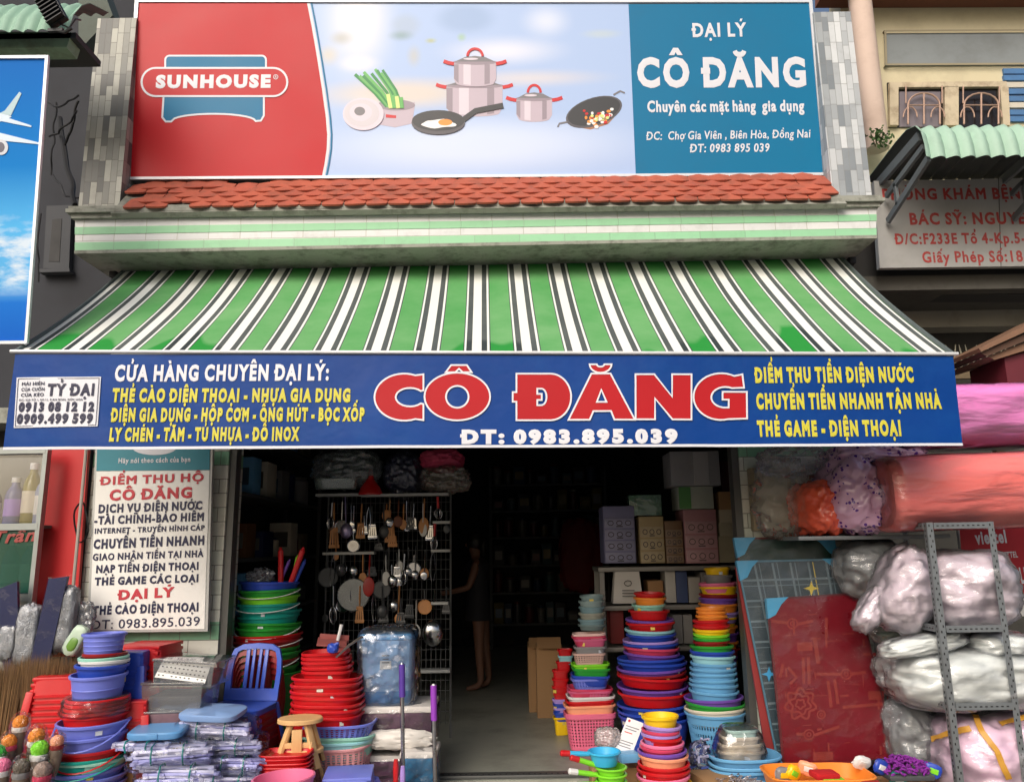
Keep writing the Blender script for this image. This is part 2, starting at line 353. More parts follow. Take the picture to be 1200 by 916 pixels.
# ================================================================== SETTING: ground, pavement, shop floor
def sheet(name, x0, x1, y0, y1, z, m, nx=1, ny=1):
    b = M(); b.add([(x0, y0, z), (x1, y0, z), (x1, y1, z), (x0, y1, z)], [(0, 1, 2, 3)]); return struct(b.build(name, m))
sheet('road', -400, 400, -400, 600, -.14, mat((104, 102, 98), .9, 0, .2, .8, .3, 60, dirt=.3, key='asphalt'))
b = M(); b.box((0, 3.6, -.08), (40, 3.66, .12), mat=0); struct(b.build('pavement', mat((128, 124, 116), .85, 0, .15, 1.5, .2, 40, dirt=.4, key='pavement_concrete')))
FLOORM = mat((150, 152, 142), .42, 0, .18, 1.2, .05, 20, dirt=.45, dirtc=(60, 58, 52), key='worn_concrete_floor')
YF = 5.5
LX = P(262, 640, YF).x; RX = P(874, 640, YF).x
b = M(); b.box(((LX + RX) / 2, 9.1, -.055), (RX - LX + 1.6, 7.34, .11)); struct(b.build('shop_floor', FLOORM))

# ================================================================== SHOP BUILDING
shop = thing('shop_building', 'shophouse front with pale green banded cornice, clay tile eave and tile-clad piers', 'building', (0, YF, 0))
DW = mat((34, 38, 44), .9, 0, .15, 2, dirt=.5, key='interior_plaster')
def bx(x0, x1, y0, y1, z0, z1, b=None, mat=0, bev=0):
    b = b or M(); b.box(((x0 + x1) / 2, (y0 + y1) / 2, (z0 + z1) / 2), (x1 - x0, y1 - y0, z1 - z0), mat=mat, bev=bev); return b
ZL = 2.75                                   # lintel
IL, IR, IB = LX - .55, RX + .35, 12.4
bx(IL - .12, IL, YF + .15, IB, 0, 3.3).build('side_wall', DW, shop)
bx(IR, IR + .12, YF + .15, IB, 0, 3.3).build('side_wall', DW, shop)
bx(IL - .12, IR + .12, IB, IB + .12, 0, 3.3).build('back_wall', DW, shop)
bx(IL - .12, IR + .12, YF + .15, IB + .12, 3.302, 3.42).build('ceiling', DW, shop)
CX0 = P(90, 280, 4.97).x; CX1 = P(1025, 270, 4.97).x
TILE = brick_mat('pier_tile', (206, 204, 194), (190, 196, 184), (120, 120, 110), .3, .1, dirt=.35)
TILEG = brick_mat('pier_tile_green', (126, 176, 142), (112, 162, 130), (110, 120, 110), .3, .1, dirt=.3)
def pier(x0, x1):
    b = M(); z = 0
    rows = [(.0, .5, 0), (.5, .62, 1), (.62, .9, 0), (.9, 1.02, 1), (1.02, 2.1, 0), (2.1, 2.2, 1), (2.2, ZL, 0)]
    for z0, z1, k in rows: bx(x0, x1, YF, YF + .3, z0, z1, b, k)
    b.build('pier', [TILE, TILEG], shop)
pier(P(100, 640, YF).x, LX); pier(RX, P(1012, 640, YF).x)
bx(CX0 + .02, CX1 - .02, YF, YF + .25, ZL + .002, 3.8).build('facade_wall', mat((150, 150, 142), .85, 0, .1, 2, dirt=.5, key='facade_plaster'), shop)
# roller shutter rails
for x in (LX, RX):
    s = 1 if x == LX else -1
    b = M(); bx(min(x, x + s * .05), max(x, x + s * .05), YF + .02, YF + .12, 0, ZL, b); b.build('shutter_rail', mat((92, 92, 90), .5, .5, .15, 5, key='rail_metal'), shop)
# cornice: four tiled bands, drip lip, mouldings, soffit.  It rises a little to the right in the photo: the real one sits askew.
cf = Fr((90, 298), (1025, 278), 4.97)
def band(y0, y1, yr0, yr1, m, name, zf=0, depth=.6, x0=88, x1=1027):
    b = M(); b.prism(cf, [(x0, y0), (x1, yr0), (x1, yr1), (x0, y1)][::1], -depth, zf); return b.build(name, m, shop)
CT = brick_mat('cornice_tile_white', (222, 222, 222), (210, 212, 212), (186, 186, 176), .31, .4, ms=.0025, dirt=.2)
CG = brick_mat('cornice_tile_green', (150, 206, 164), (140, 196, 152), (140, 180, 148), .31, .4, ms=.0025, dirt=.16)
CM = mat((150, 152, 142), .8, 0, .15, 6, .3, 30, dirt=.75, dirtc=(60, 58, 50), ds=9, key='weathered_render')
E_ = [(258, 244), (266.5, 251.5), (275, 259), (284.5, 267.5), (294, 276)]
for i in range(4): band(E_[i][0], E_[i + 1][0] - .0, E_[i][1], E_[i + 1][1], [CT, CG, CT, CG][i], 'tile_band', .004 * (i % 2))
band(294.2, 298, 276.2, 280, CM, 'drip_lip', .012)
band(253, 257.8, 239.5, 243.8, CM, 'moulding', .03, x0=86, x1=1029)
band(248.5, 252.8, 235.5, 239.3, CM, 'moulding', .055, x0=82, x1=1033)
band(244.5, 248.2, 231.5, 235.3, CM, 'moulding', .04, x0=84, x1=1031)
# tile-clad piers beside the signboard
SLATE = brick_mat('pier_cladding_grey', (92, 94, 92), (190, 190, 178), (96, 92, 86), .17, .045, ms=.0015, off=.37, vertical=True, bias=-.15, dirt=.3, freq=3, var=.2)
SLATEW = brick_mat('pier_cladding_white', (124, 132, 138), (222, 226, 228), (140, 142, 142), .17, .045, ms=.0015, off=.37, vertical=True, bias=-.1, dirt=.18, freq=3)
ptop = P(100, 22, 5.05).z; pbot = P(100, 247, 5.05).z
x0, x1 = P(92, 240, 5.05).x, P(140, 240, 5.05).x
bx(x0, x1, 5.05, 5.4, pbot, ptop).build('clad_pier', SLATE, shop)
ptop = P(980, 14, 5.05).z; pbot = P(1000, 236, 5.05).z
x0, x1 = P(976, 232, 5.05).x, P(1022, 232, 5.05).x
bx(x0, x1, 5.05, 5.4, pbot, ptop).build('clad_pier', SLATEW, shop)
x2 = P(150, 200, 5.5).x; x3 = P(960, 200, 5.5).x
bx(x2, x3, 5.5, 5.7, 3.802, 5.95).build('parapet_wall', mat((120, 112, 100), .9, 0, .2, 2, dirt=.6, key='old_render'), shop)
# clay tile eave
b = M(); tf = Fr((130, 246), (992, 235), 4.915, n=(0, -.30, .25)); wpx = 27.0
xl, _ = tf.loc(130, 246); xr, _ = tf.loc(992, 235); tw = .152; nt = int((xr - xl) / tw); rh = .078
RO = random.Random(3)
bx_pts = [(xl, -.02), (xr, -.02), (xr, .40), (xl, .40)]
b.prism2(tf, bx_pts, -.05, -.012, 1)
for r in range(5):
    for i in range(nt + 1):
        cx = xl + (i + (.5 if r % 2 else 0)) * tw + RO.uniform(-.004, .004); cy = r * rh + RO.uniform(-.004, .004)
        if cx > xr - .04 or cx < xl + .02: continue
        if (r == 0 and i in (3,)) or (r == 2 and i in (1, 2)) or (r == 1 and i in (0,)) or (r == 3 and i in (nt - 2, 3)) or (r == 4 and i in (0, 5, 6)): continue
        h = tw / 2 - .003; tilt = RO.uniform(-.05, .05); lift = .006 + .010 + RO.uniform(-.002, .003)
        q = [(h * math.sin(R(a)), -.028 * math.cos(R(a)) - .012 * math.cos(R(a)) ** 3) for a in range(-90, 91, 15)]
        vs = []
        for (dx, dy) in q: vs.append((cx + dx + dy * tilt, cy + dy + .02 + dx * tilt, lift + .012 * (1 - (dx / h) ** 2)))
        vs += [(cx + h, cy + .17, .002), (cx, cy + .17, .012), (cx - h, cy + .17, .002)]
        n = len(vs); top = [tf.w(x, y, z) for x, y, z in vs]; bot = [tf.w(x, y, z - .013) for x, y, z in vs]
        b.add(top + bot, [tuple(range(n)), tuple(range(2 * n - 1, n - 1, -1))] + [((k + 1) % n, k, n + k, n + (k + 1) % n) for k in range(n)], 0 if RO.random() > .25 else 2)
b.build('roof_tile', [mat((172, 88, 66), .85, 0, .3, 7, .3, 50, dirt=.6, dirtc=(84, 60, 50), ds=6, key='clay_tile'), CM, mat((168, 84, 64), .8, 0, .25, 9, .3, 50, dirt=.55, dirtc=(90, 70, 60), ds=8, key='clay_tile_worn')], shop, sharp=25)

# ================================================================== TOP SIGNBOARD
sf = Fr((147, 209.5), (967, 204.5), 5.17, n=(0, -1, -.075))
sb = thing('shop_signboard', 'wide cookware signboard with red emblem panel, photo of pots and teal name panel', 'signboard', sf.w(0, 0))
ALU = mat((190, 194, 198), .4, .5, .05, 8, key='sign_aluminium')
b = M(); b.prism(sf, [(147, 210.5), (967, 205.5), (950, 2), (160, 1)], -.08, -.004); b.build('backing', ALU, sb)
# frame: white edges
b = M(); O = [(146, 211), (968.5, 206), (951, .5), (159, -.5)]; I = [(149.5, 208), (965, 203), (947.5, 4), (163, 3.5)]
for i in range(4): j = (i + 1) % 4; b.prism(sf, [O[i], O[j], I[j], I[i]], -.004, .012)
b.build('frame', mat((214, 218, 224), .4, .2, .05, 8, key='frame_white'), sb)
# printed photograph of a bright kitchen
def print_mat():
    m, t, bs = newmat('printed_kitchen'); L = t.links.new
    tc = nd(t, 'TexCoord'); sp = nd(t, 'SeparateXYZ'); L(tc.outputs['Object'], sp.inputs[0]); last = None
    base = nd(t, 'RGB'); base.outputs[0].default_value = lin((168, 192, 232)); cur = base.outputs[0]
    def blob(px_, py, rx, ry, rgb, s, soft=1.0):
        nonlocal cur
        x, y = sf.loc(px_, py); a = sf.w(x, y) - sb.location; rx *= .0058; ry *= .0058
        dx = nd(t, 'Math', operation='SUBTRACT'); L(sp.outputs[0], dx.inputs[0]); dx.inputs[1].default_value = a.x
        dz = nd(t, 'Math', operation='SUBTRACT'); L(sp.outputs[2], dz.inputs[0]); dz.inputs[1].default_value = a.z
        cb = nd(t, 'CombineXYZ'); L(dx.outputs[0], cb.inputs[0]); L(dz.outputs[0], cb.inputs[2])
        ml = nd(t, 'VectorMath', operation='MULTIPLY'); L(cb.outputs[0], ml.inputs[0]); ml.inputs[1].default_value = (1 / rx, 0, 1 / ry)
        ln = nd(t, 'VectorMath', operation='LENGTH'); L(ml.outputs[0], ln.inputs[0])
        mr = nd(t, 'MapRange', interpolation_type='SMOOTHSTEP'); L(ln.outputs['Value'], mr.inputs[0]); mr.inputs['From Min'].default_value = 1.0; mr.inputs['From Max'].default_value = 1.0 - soft; mr.inputs['To Max'].default_value = s
        mx = nd(t, 'Mix', data_type='RGBA'); L(mr.outputs[0], mx.inputs['Factor']); L(cur, mx.inputs['A']); mx.inputs['B'].default_value = lin(rgb); cur = mx.outputs['Result']
    blob(420, 20, 60, 110, (232, 232, 236), .9); blob(470, 110, 140, 28, (222, 206, 184), .75, .8); blob(620, 92, 130, 16, (226, 214, 206), .6); blob(400, 45, 22, 14, (176, 176, 168), .7); blob(385, 65, 20, 20, (214, 200, 168), .6)
    blob(475, 30, 26, 22, (166, 184, 210), .8, .7); blob(545, 22, 48, 26, (150, 176, 216), .85, .6); blob(470, 42, 22, 10, (120, 150, 150), .7); blob(505, 48, 10, 5, (176, 180, 80), .7); blob(541, 44, 8, 8, (150, 190, 110), .6); blob(485, 66, 12, 20, (190, 186, 170), .6)
    blob(590, 60, 100, 26, (222, 226, 242), .9); blob(420, 75, 36, 16, (228, 228, 236), .8); blob(560, 170, 260, 50, (206, 220, 246), .9, .8); blob(705, 40, 34, 9, (196, 206, 196), .45, .9); blob(640, 25, 40, 30, (224, 230, 246), .7)
    L(cur, bs.inputs['Base Color']); bs.inputs['Roughness'].default_value = .42; return m
b = M(); b.prism(sf, [(362, 207.5), (745, 205.5), (737, 4.5), (350, 4.5)], -.003, .0); b.build('photo_print', print_mat(), sb)
VR = mat((188, 20, 32), .45, 0, .04, 2, .03, 3, dirt=.06, spec=.3, key='vinyl_red'); VT = mat((0, 112, 156), .45, 0, .04, 2, .03, 3, dirt=.06, spec=.3, key='vinyl_teal'); VW = mat((216, 218, 226), .45, 0, .03, 3, key='vinyl_white')
cv = [(360, 4), (366, 35), (372, 70), (377.5, 105), (382, 138), (383.6, 158), (383, 175), (380.5, 192), (377.5, 206.5)]
b = M(); b.prism(sf, [(149, 208), (163, 3.8)] + cv, 0, .003); b.build('red_panel', VR, sb)
b = M(); c2_ = [(x + 1.8, y) for x, y in cv]
for dx, w, k in ((1.6, 3.4, 0), (5.2, 1.9, 1)):
    for i in range(len(cv) - 1):
        p, q = cv[i], cv[i + 1]; b.prism(sf, [(p[0] + dx - w / 2, p[1]), (q[0] + dx - w / 2, q[1]), (q[0] + dx + w / 2, q[1]), (p[0] + dx + w / 2, p[1])], .0005, .003 + .001 * k, k)
b.build('curved_stripe', [VW, VT], sb)
b = M(); b.prism(sf, [(745, 205.2), (964.5, 202.8), (947.5, 4.5), (736.5, 5.5)], .0005, .0035); tp = b.build('teal_panel', VT, sb)
def ring(mb, fr, pts, wpx, z0, z1, mat=0, closed=True):
    q = [Vector(fr.loc(*p)) for p in pts]; s = (Vector(fr.loc(pts[0][0] + 1, pts[0][1])) - q[0]).length * wpx / 2; n = len(q)
    ar = sum(q[i].x * q[(i + 1) % n].y - q[(i + 1) % n].x * q[i].y for i in range(n))
    if ar < 0: q = q[::-1]
    a = []; c = []
    for i in range(n):
        e1 = (q[i] - q[i - 1]); e2 = (q[(i + 1) % n] - q[i])
        if e1.length < 1e-7 or e2.length < 1e-7: e1 = e2 = (q[(i + 1) % n] - q[i - 1])
        e1 = e1.normalized(); e2 = e2.normalized()
        n1 = Vector((e1.y, -e1.x)); n2 = Vector((e2.y, -e2.x)); m = (n1 + n2)
        m = m.normalized() if m.length > 1e-6 else n1; k = min(2.0, 1 / max(.4, m.dot(n1))); a.append(q[i] + m * s * k); c.append(q[i] - m * s * k)
    for i in range(n):
        j = (i + 1) % n; vs = [fr.w(p.x, p.y, z) for z in (z0, z1) for p in (c[i], a[i], a[j], c[j])]
        mb.add(vs, [(4, 5, 6, 7), (0, 1, 5, 4), (2, 3, 7, 6)], mat)
em = M()
top = rrect(194, 66, 312, 92, 5); low = [(193, 100), (309.5, 100), (309.5, 136), (306, 142), (300, 142.5)] + [(250.5 + 49 * math.cos(R(a)), 142.5 - 8.5 * math.sin(R(a))) for a in range(15, 170, 12)] + [(201, 143), (194.5, 143), (190.5, 138)]
for p in (top, low): em.prism(sf, p, .003, .005, 1); ring(em, sf, p, 2.2, .003, .0056, 0)
pill = rrect(166.5, 80.5, 337, 113.5, 16.4, 8)
em.prism(sf, pill, .003, .0068, 2); ring(em, sf, pill, 2.4, .003, .0076, 0)
o = em.build('emblem', [VW, VT, VR], sb)
b = M(); text(b, sf, 'SUNHOUSE', (183.5, 103.2), (319.5, 102.6), 13.2, .065, .0082); ring(b, sf, arc(323.5, 91, 2.6, 2.6, n=12), .7, .0068, .0082); text(b, sf, 'R', (322.3, 92.6), (324.8, 92.6), 3, .02, .0082); b.build('emblem_lettering', VW, sb)
b = M()
text(b, sf, 'ĐẠI LÝ', (811, 43.6), (875, 42.8), 15, .035, .005, sp=.03); text(b, sf, 'CÔ ĐĂNG', (747, 101.2), (949, 100.6), 31, .05, .005, sp=.02)
text(b, sf, 'Chuyên các mặt hàng  gia dụng', (758.5, 131.5), (943, 130.5), 12.2, .038, .005, sp=.0); text(b, sf, 'ĐC:  Chợ Gia Viên , Biên Hòa, Đồng Nai', (757, 164.5), (950, 161.5), 9.2, .022, .005, sp=.01, slant=.14); text(b, sf, 'ĐT: 0983 895 039', (808, 178.8), (902, 178), 9.2, .025, .005, sp=.02, slant=.14)
b.build('name_lettering', VW, sb)
# printed cookware
def c2(x, y): return (380 + x / 3.158, y / 3.158)
def pp(mb, pts, z, k): mb.prism(sf, [c2(*p) for p in pts], .0002, z, k)
def el(cx, cy, rx, ry, n=28): return [(cx + rx * math.cos(R(360 * i / n)), cy + ry * math.sin(R(360 * i / n))) for i in range(n)]
PK = [mat(c, .42, 0, .06, 8) for c in ((190, 176, 190), (150, 138, 150), (216, 206, 218), (200, 30, 36), (52, 54, 58), (120, 118, 124), (240, 240, 240), (240, 150, 60), (30, 132, 62), (96, 176, 90), (168, 120, 90), (206, 200, 208), (86, 84, 90), (214, 230, 140))]
def pot(cx, top, bot, w, wb, z):
    body = [(cx - w, top), (cx - w, bot - (bot - top) * .3)] + [(cx - wb * math.cos(R(a)) , bot - 12 + 12 * math.sin(R(a))) for a in range(0, 181, 20)] + [(cx + w, bot - (bot - top) * .3), (cx + w, top)]
    pp(pr, body, z, 0); pp(pr, [(cx - w, top + 8), (cx - w, bot - 30), (cx - w * .78, bot - 12), (cx - w * .78, top + 8)], z + .0006, 1); pp(pr, [(cx + w * .45, top + 8), (cx + w * .45, bot - 8), (cx + w * .7, bot - 12), (cx + w * .7, top + 8)], z + .0006, 1); pp(pr, [(cx - w * .55, top + 8), (cx - w * .55, bot - 8), (cx - w * .2, bot - 5), (cx - w * .2, top + 8)], z + .0006, 2)
    pp(pr, el(cx, top, w * 1.05, 9), z + .0008, 1)
    pp(pr, [(cx - w * .95, top - 2), (cx - w * .5, top - 18), (cx, top - 23), (cx + w * .5, top - 18), (cx + w * .95, top - 2)], z + .0012, 5); pp(pr, el(cx - w * .2, top - 12, w * .35, 4), z + .0015, 2)
    a = [(cx + w * .36 * math.cos(R(t)), top - 22 - 28 * math.sin(R(t))) for t in range(0, 181, 15)]; ringp = stroke(a, 9); pp(pr, ringp, z + .0018, 3)
    for s in (-1, 1):
        a = [(cx + s * w, top + 6), (cx + s * (w + 22), top + 2), (cx + s * (w + 38), top - 4)]; pp(pr, stroke(a, 13), z + .0013, 3)
pr = M(); pot(556, 318, 432, 104, 92, .001); pot(558, 232, 322, 78, 70, .004); pot(777, 366, 452, 66, 58, .001)
pp(pr, [(195, 400), (203, 462), (262, 472), (326, 458), (335, 392), (335, 378), (250, 404)], .001, 0); pp(pr, el(266, 390, 70, 20), .0017, 1); pp(pr, [(228, 424), (266, 428), (266, 438), (228, 436)], .0022, 3)
lk = random.Random(5)
for k in range(9):
    x = 232 + k * 7; y = 396; tx = 112 + k * 14 + lk.uniform(-8, 8); ty = 254 + lk.uniform(0, 30); pp(pr, stroke([(x, y), ((x + tx) / 2 + 14, (y + ty) / 2 + 8), (tx, ty)], 12 - k * .4), .0026 + k * .0003, [8, 9][k % 2])
for k in range(4): pp(pr, stroke([(246 + k * 14, 402), (236 + k * 16, 350 + k * 4)], 14), .0056 + k * .0003, [13, 9][k % 2])
pp(pr, el(145, 424, 76, 60), .0068, 2); pp(pr, el(140, 421, 64, 50), .0074, 11); pp(pr, el(136, 418, 42, 33), .0078, 2); pp(pr, el(132, 414, 20, 16), .0082, 5)
pp(pr, stroke([(510, 448), (560, 412), (662, 392)], 20), .0065, 4)
pp(pr, el(422, 456, 99, 44), .007, 12); pp(pr, el(422, 448, 97, 38), .0076, 4); pp(pr, [(424 + (62 + 9 * math.sin(R(3 * a)) ) * math.cos(R(a)), 460 + (16 + 3 * math.sin(R(4 * a))) * math.sin(R(a))) for a in range(0, 360, 15)], .0082, 6); pp(pr, el(448, 455, 26, 12), .0088, 7)
wk = [(998 + 108 * math.cos(R(a)) * math.cos(R(18)) + 52 * math.sin(R(a)) * math.sin(R(18)), 415 - 108 * math.cos(R(a)) * math.sin(R(18)) + 52 * math.sin(R(a)) * math.cos(R(18))) for a in range(0, 360, 12)]
pp(pr, [(900, 440), (930, 470), (985, 480), (1050, 460), (1095, 410), (1090, 380)], .001, 10); pp(pr, wk, .0016, 12); pp(pr, [(998 + (x - 998) * .93, 413 + (y - 415) * .9) for x, y in wk], .0022, 4)
for a in ([(1070, 352), (1095, 338), (1112, 345)], [(900, 452), (870, 458), (864, 470)]): pp(pr, stroke(a, 6), .0028, 5)
for k in range(46): pp(pr, el(1015 + lk.gauss(0, 30), 434 + lk.gauss(0, 13), lk.uniform(5, 10), lk.uniform(4, 7), 7), .0028 + k * .00006, lk.choice([7, 10, 6, 3, 13]))
pr.build('cookware_print', PK, sb)
b = M()
for (x, y) in ((153, 45), (146, 183), (953, 42), (969, 176)):
    q = sf.hit(x, y); b = M(); b.box(q + Vector((0, .03, 0)), (.09, .05, .055), bev=.004); b.build('bracket', ALU, sb)

# ================================================================== AWNING
ax0, ax1 = P(18, 413, 4.15).x, P(1117, 416, 4.15).x
A_b0 = P(150, 313, 5.38); A_b1 = P(982, 298, 5.38); A_f0 = P(18, 413, 4.15); A_f1 = P(1117, 416, 4.15)
aw = thing('shop_awning', 'green and white striped awning with blue lettered valance over the shop front', 'awning', (0, 5.38, 3.5))
def stripes():
    m, t, bs = newmat('striped_canvas'); L = t.links.new
    uv = nd(t, 'UVMap'); sp = nd(t, 'SeparateXYZ'); L(uv.outputs[0], sp.inputs[0])
    ml = nd(t, 'Math', operation='MULTIPLY_ADD'); L(sp.outputs[0], ml.inputs[0]); ml.inputs[1].default_value = 18.4; ml.inputs[2].default_value = .63
    fr = nd(t, 'Math', operation='FRACT'); L(ml.outputs[0], fr.inputs[0])
    rp = nd(t, 'ValToRGB'); L(fr.outputs[0], rp.inputs[0]); cr = rp.color_ramp; cr.interpolation = 'CONSTANT'
    g, w, d = lin((38, 138, 56)), lin((220, 224, 220)), lin((52, 60, 62))
    seq = [(0, g), (.43, d), (.45, w), (.49, d), (.605, w), (.795, d), (.91, w), (.955, d), (.98, g)]
    cr.elements[0].color = g; cr.elements[1].position = seq[1][0]; cr.elements[1].color = seq[1][1]
    for p, c in seq[2:]: e = cr.elements.new(p); e.color = c
    tc = nd(t, 'TexCoord'); n = nd(t, 'TexNoise', i_Scale=2.2, i_Detail=6, i_Roughness=.6); L(tc.outputs['Object'], n.inputs['Vector'])
    # sun-bleached, dusty top of the cloth; irregular patches of deeper stripe colour along the front hem
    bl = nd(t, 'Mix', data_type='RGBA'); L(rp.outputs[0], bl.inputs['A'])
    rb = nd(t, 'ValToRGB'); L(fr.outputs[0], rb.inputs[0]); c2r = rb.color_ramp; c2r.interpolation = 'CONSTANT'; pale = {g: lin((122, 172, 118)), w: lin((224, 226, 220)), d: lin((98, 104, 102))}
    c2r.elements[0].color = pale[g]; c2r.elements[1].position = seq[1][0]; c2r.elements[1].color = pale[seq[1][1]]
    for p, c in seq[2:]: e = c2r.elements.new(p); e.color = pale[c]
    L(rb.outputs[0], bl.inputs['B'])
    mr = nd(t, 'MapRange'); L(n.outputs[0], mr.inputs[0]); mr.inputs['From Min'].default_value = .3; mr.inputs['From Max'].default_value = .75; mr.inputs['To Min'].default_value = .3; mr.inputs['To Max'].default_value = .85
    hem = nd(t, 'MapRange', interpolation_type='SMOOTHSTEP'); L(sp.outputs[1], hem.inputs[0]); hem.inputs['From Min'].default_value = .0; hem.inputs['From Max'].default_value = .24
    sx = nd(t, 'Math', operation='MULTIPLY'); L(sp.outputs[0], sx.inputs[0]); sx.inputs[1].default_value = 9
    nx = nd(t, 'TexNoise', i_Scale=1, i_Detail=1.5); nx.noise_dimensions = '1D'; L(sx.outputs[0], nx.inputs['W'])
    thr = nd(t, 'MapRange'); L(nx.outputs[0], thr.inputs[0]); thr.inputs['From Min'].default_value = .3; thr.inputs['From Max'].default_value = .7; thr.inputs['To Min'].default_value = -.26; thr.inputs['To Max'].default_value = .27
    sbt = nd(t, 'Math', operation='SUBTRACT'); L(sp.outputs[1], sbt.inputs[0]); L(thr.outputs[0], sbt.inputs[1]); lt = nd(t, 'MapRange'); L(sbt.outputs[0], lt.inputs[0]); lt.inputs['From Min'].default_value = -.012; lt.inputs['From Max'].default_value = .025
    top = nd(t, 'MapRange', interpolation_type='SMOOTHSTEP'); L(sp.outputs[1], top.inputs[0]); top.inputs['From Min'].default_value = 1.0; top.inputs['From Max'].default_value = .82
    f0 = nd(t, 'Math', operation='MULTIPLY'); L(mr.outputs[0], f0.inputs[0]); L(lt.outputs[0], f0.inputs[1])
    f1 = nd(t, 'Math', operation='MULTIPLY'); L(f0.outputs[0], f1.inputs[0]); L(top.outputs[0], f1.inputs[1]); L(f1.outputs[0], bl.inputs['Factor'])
    L(bl.outputs['Result'], bs.inputs['Base Color']); bs.inputs['Roughness'].default_value = .75; bs.inputs['Specular IOR Level'].default_value = .25
    n2 = nd(t, 'TexNoise', i_Scale=5, i_Detail=4); L(tc.outputs['Object'], n2.inputs['Vector'])
    bm = nd(t, 'Bump', i_Strength=.25, i_Distance=.02); L(n2.outputs[0], bm.inputs['Height']); L(bm.outputs[0], bs.inputs['Normal']); return m
NU, NV = 96, 16
vs = []; fs = []; uvs = []
def canopy(u, t):
    a = A_b0.lerp(A_b1, u); c = A_f0.lerp(A_f1, u); p = a.lerp(c, t)
    p.z -= .17 * t * (1 - t) * (1 - .2 * t); p.z += (.010 * math.sin(u * 37) + .008 * noise.noise(Vector((u * 14, t * 2, 1)))) * math.sin(math.pi * t); return p
for k in (0, 1):
    for j in range(NV + 1):
        for i in range(NU + 1):
            p = canopy(i / NU, j / NV); p.z -= k * .004; vs.append(p - aw.location); uvs.append((i / NU, 1 - j / NV))
o = (NU + 1) * (NV + 1)
for j in range(NV):
    for i in range(NU):
        a = j * (NU + 1) + i; fs.append((a, a + NU + 1, a + NU + 2, a + 1)); fs.append((o + a, o + a + 1, o + a + NU + 2, o + a + NU + 1))
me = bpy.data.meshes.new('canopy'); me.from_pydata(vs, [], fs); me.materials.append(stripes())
ul = me.uv_layers.new(name='UVMap')
for l in me.loops: ul.data[l.index].uv = uvs[l.vertex_index]
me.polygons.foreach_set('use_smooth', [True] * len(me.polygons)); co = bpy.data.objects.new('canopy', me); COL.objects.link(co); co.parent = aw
# side hems
HEM = mat((86, 96, 96), .6, 0, .1, 5, key='hem_canvas')
for u in (0, 1):
    b = M(); b.tube([canopy(u, t / 14) + Vector((0, 0, .004)) for t in range(15)], .014, 6); b.build('side_hem', HEM, aw)
WM = mat((214, 216, 218), .4, .2, .08, 6, dirt=.2, key='white_bar_paint')
b = M(); b.tube([A_f0 + Vector((-.02, -.012, .004)), A_f1 + Vector((.02, -.012, .004))], .010, 10); b.build('front_bar', WM, aw)
b = M(); b.tube([A_b0 + Vector((-.06, .02, .0)), A_b1 + Vector((.06, .02, .0))], .05, 14); b.build('roller_tube', mat((60, 62, 64), .5, .4, .1, 5, key='dark_metal'), aw)
for q in (A_b0, A_b1):
    b = M(); s = -1 if q == A_b0 else 1; b.box(q + Vector((s * .07, .0, .0)), (.05, .16, .2), bev=.01); b.tube([q + Vector((s * .07, -.06, .02)), q + Vector((s * .07, -.1, .08))], .02); b.build('wall_bracket', mat((38, 38, 40), .5, .4, .1, 5, key='black_metal'), aw)
for s in (.22, .78):
    b = M(); a = A_b0.lerp(A_b1, s); c = A_f0.lerp(A_f1, s + (.1 if s < .5 else -.1)); e = a.lerp(c, .5) + Vector((.5 if s < .5 else -.5, 0, -.02))
    a = a + Vector((0, 0, -.22)); c = c + Vector((0, .03, -.03)); e.z = (a.z + c.z) / 2 - .08; b.tube([a, e], .022); b.tube([e, c], .018); b.build('folding_arm', WM, aw)
class FrW(Fr):
    def w(s, x, y, z=0):
        p = super().w(x, y, z); k = min(1, max(0, -y / .5))
        d = .010 * noise.noise(Vector((x * 1.6, y * 1.2, 4))) + .006 * noise.noise(Vector((x * 4 + y * 2, y * 3, 9)))
        return p - s.n * d * (.25 + k)
vf = FrW((18, 414), (1117, 416.5), 4.145)
C4 = [vf.loc(18, 415), vf.loc(1117, 417), vf.loc(1128.5, 522), vf.loc(3.5, 527)]
def vgrid(k0, k1, nu, nv, z):
    vs = []; fs = []
    for j in range(nv + 1):
        t = k0 + (k1 - k0) * j / nv
        for i in range(nu + 1):
            u = i / nu; a = Vector(C4[0]).lerp(Vector(C4[1]), u); c = Vector(C4[3]).lerp(Vector(C4[2]), u); p = a.lerp(c, t); vs.append(vf.w(p.x, p.y, z))
    for j in range(nv):
        for i in range(nu): a = j * (nu + 1) + i; fs.append((a, a + 1, a + nu + 2, a + nu + 1))
    return vs, fs
b = M(); b.add(*vgrid(0, 1, 180, 20, 0)); vs, fs = vgrid(0, 1, 180, 20, -.006); b.add(vs, [f[::-1] for f in fs])
VB = mat((0, 58, 132), .42, 0, .2, 1.6, 1.0, 3.2, dirt=.3, dirtc=(20, 84, 150), ds=2.6, key='valance_vinyl', spec=.2)
va = b.build('valance', VB, aw)
b = M(); b.add(*vgrid(.972, 1.0, 180, 1, .003)); b.build('valance_piping', VW, aw)
VY = mat((204, 196, 58), .5, 0, .08, 8, dirt=.15, key='vinyl_yellow')
LZ = .004
b = M(); text(b, vf, 'CỬA HÀNG CHUYÊN ĐẠI LÝ:', (134.5, 446), (387, 444.8), 17, .05, LZ, sp=.03); text(b, vf, 'ĐT: 0983.895.039', (541, 519), (797, 518), 14, .075, LZ, sp=.03); b.build('valance_lettering', VW, aw)
b = M()
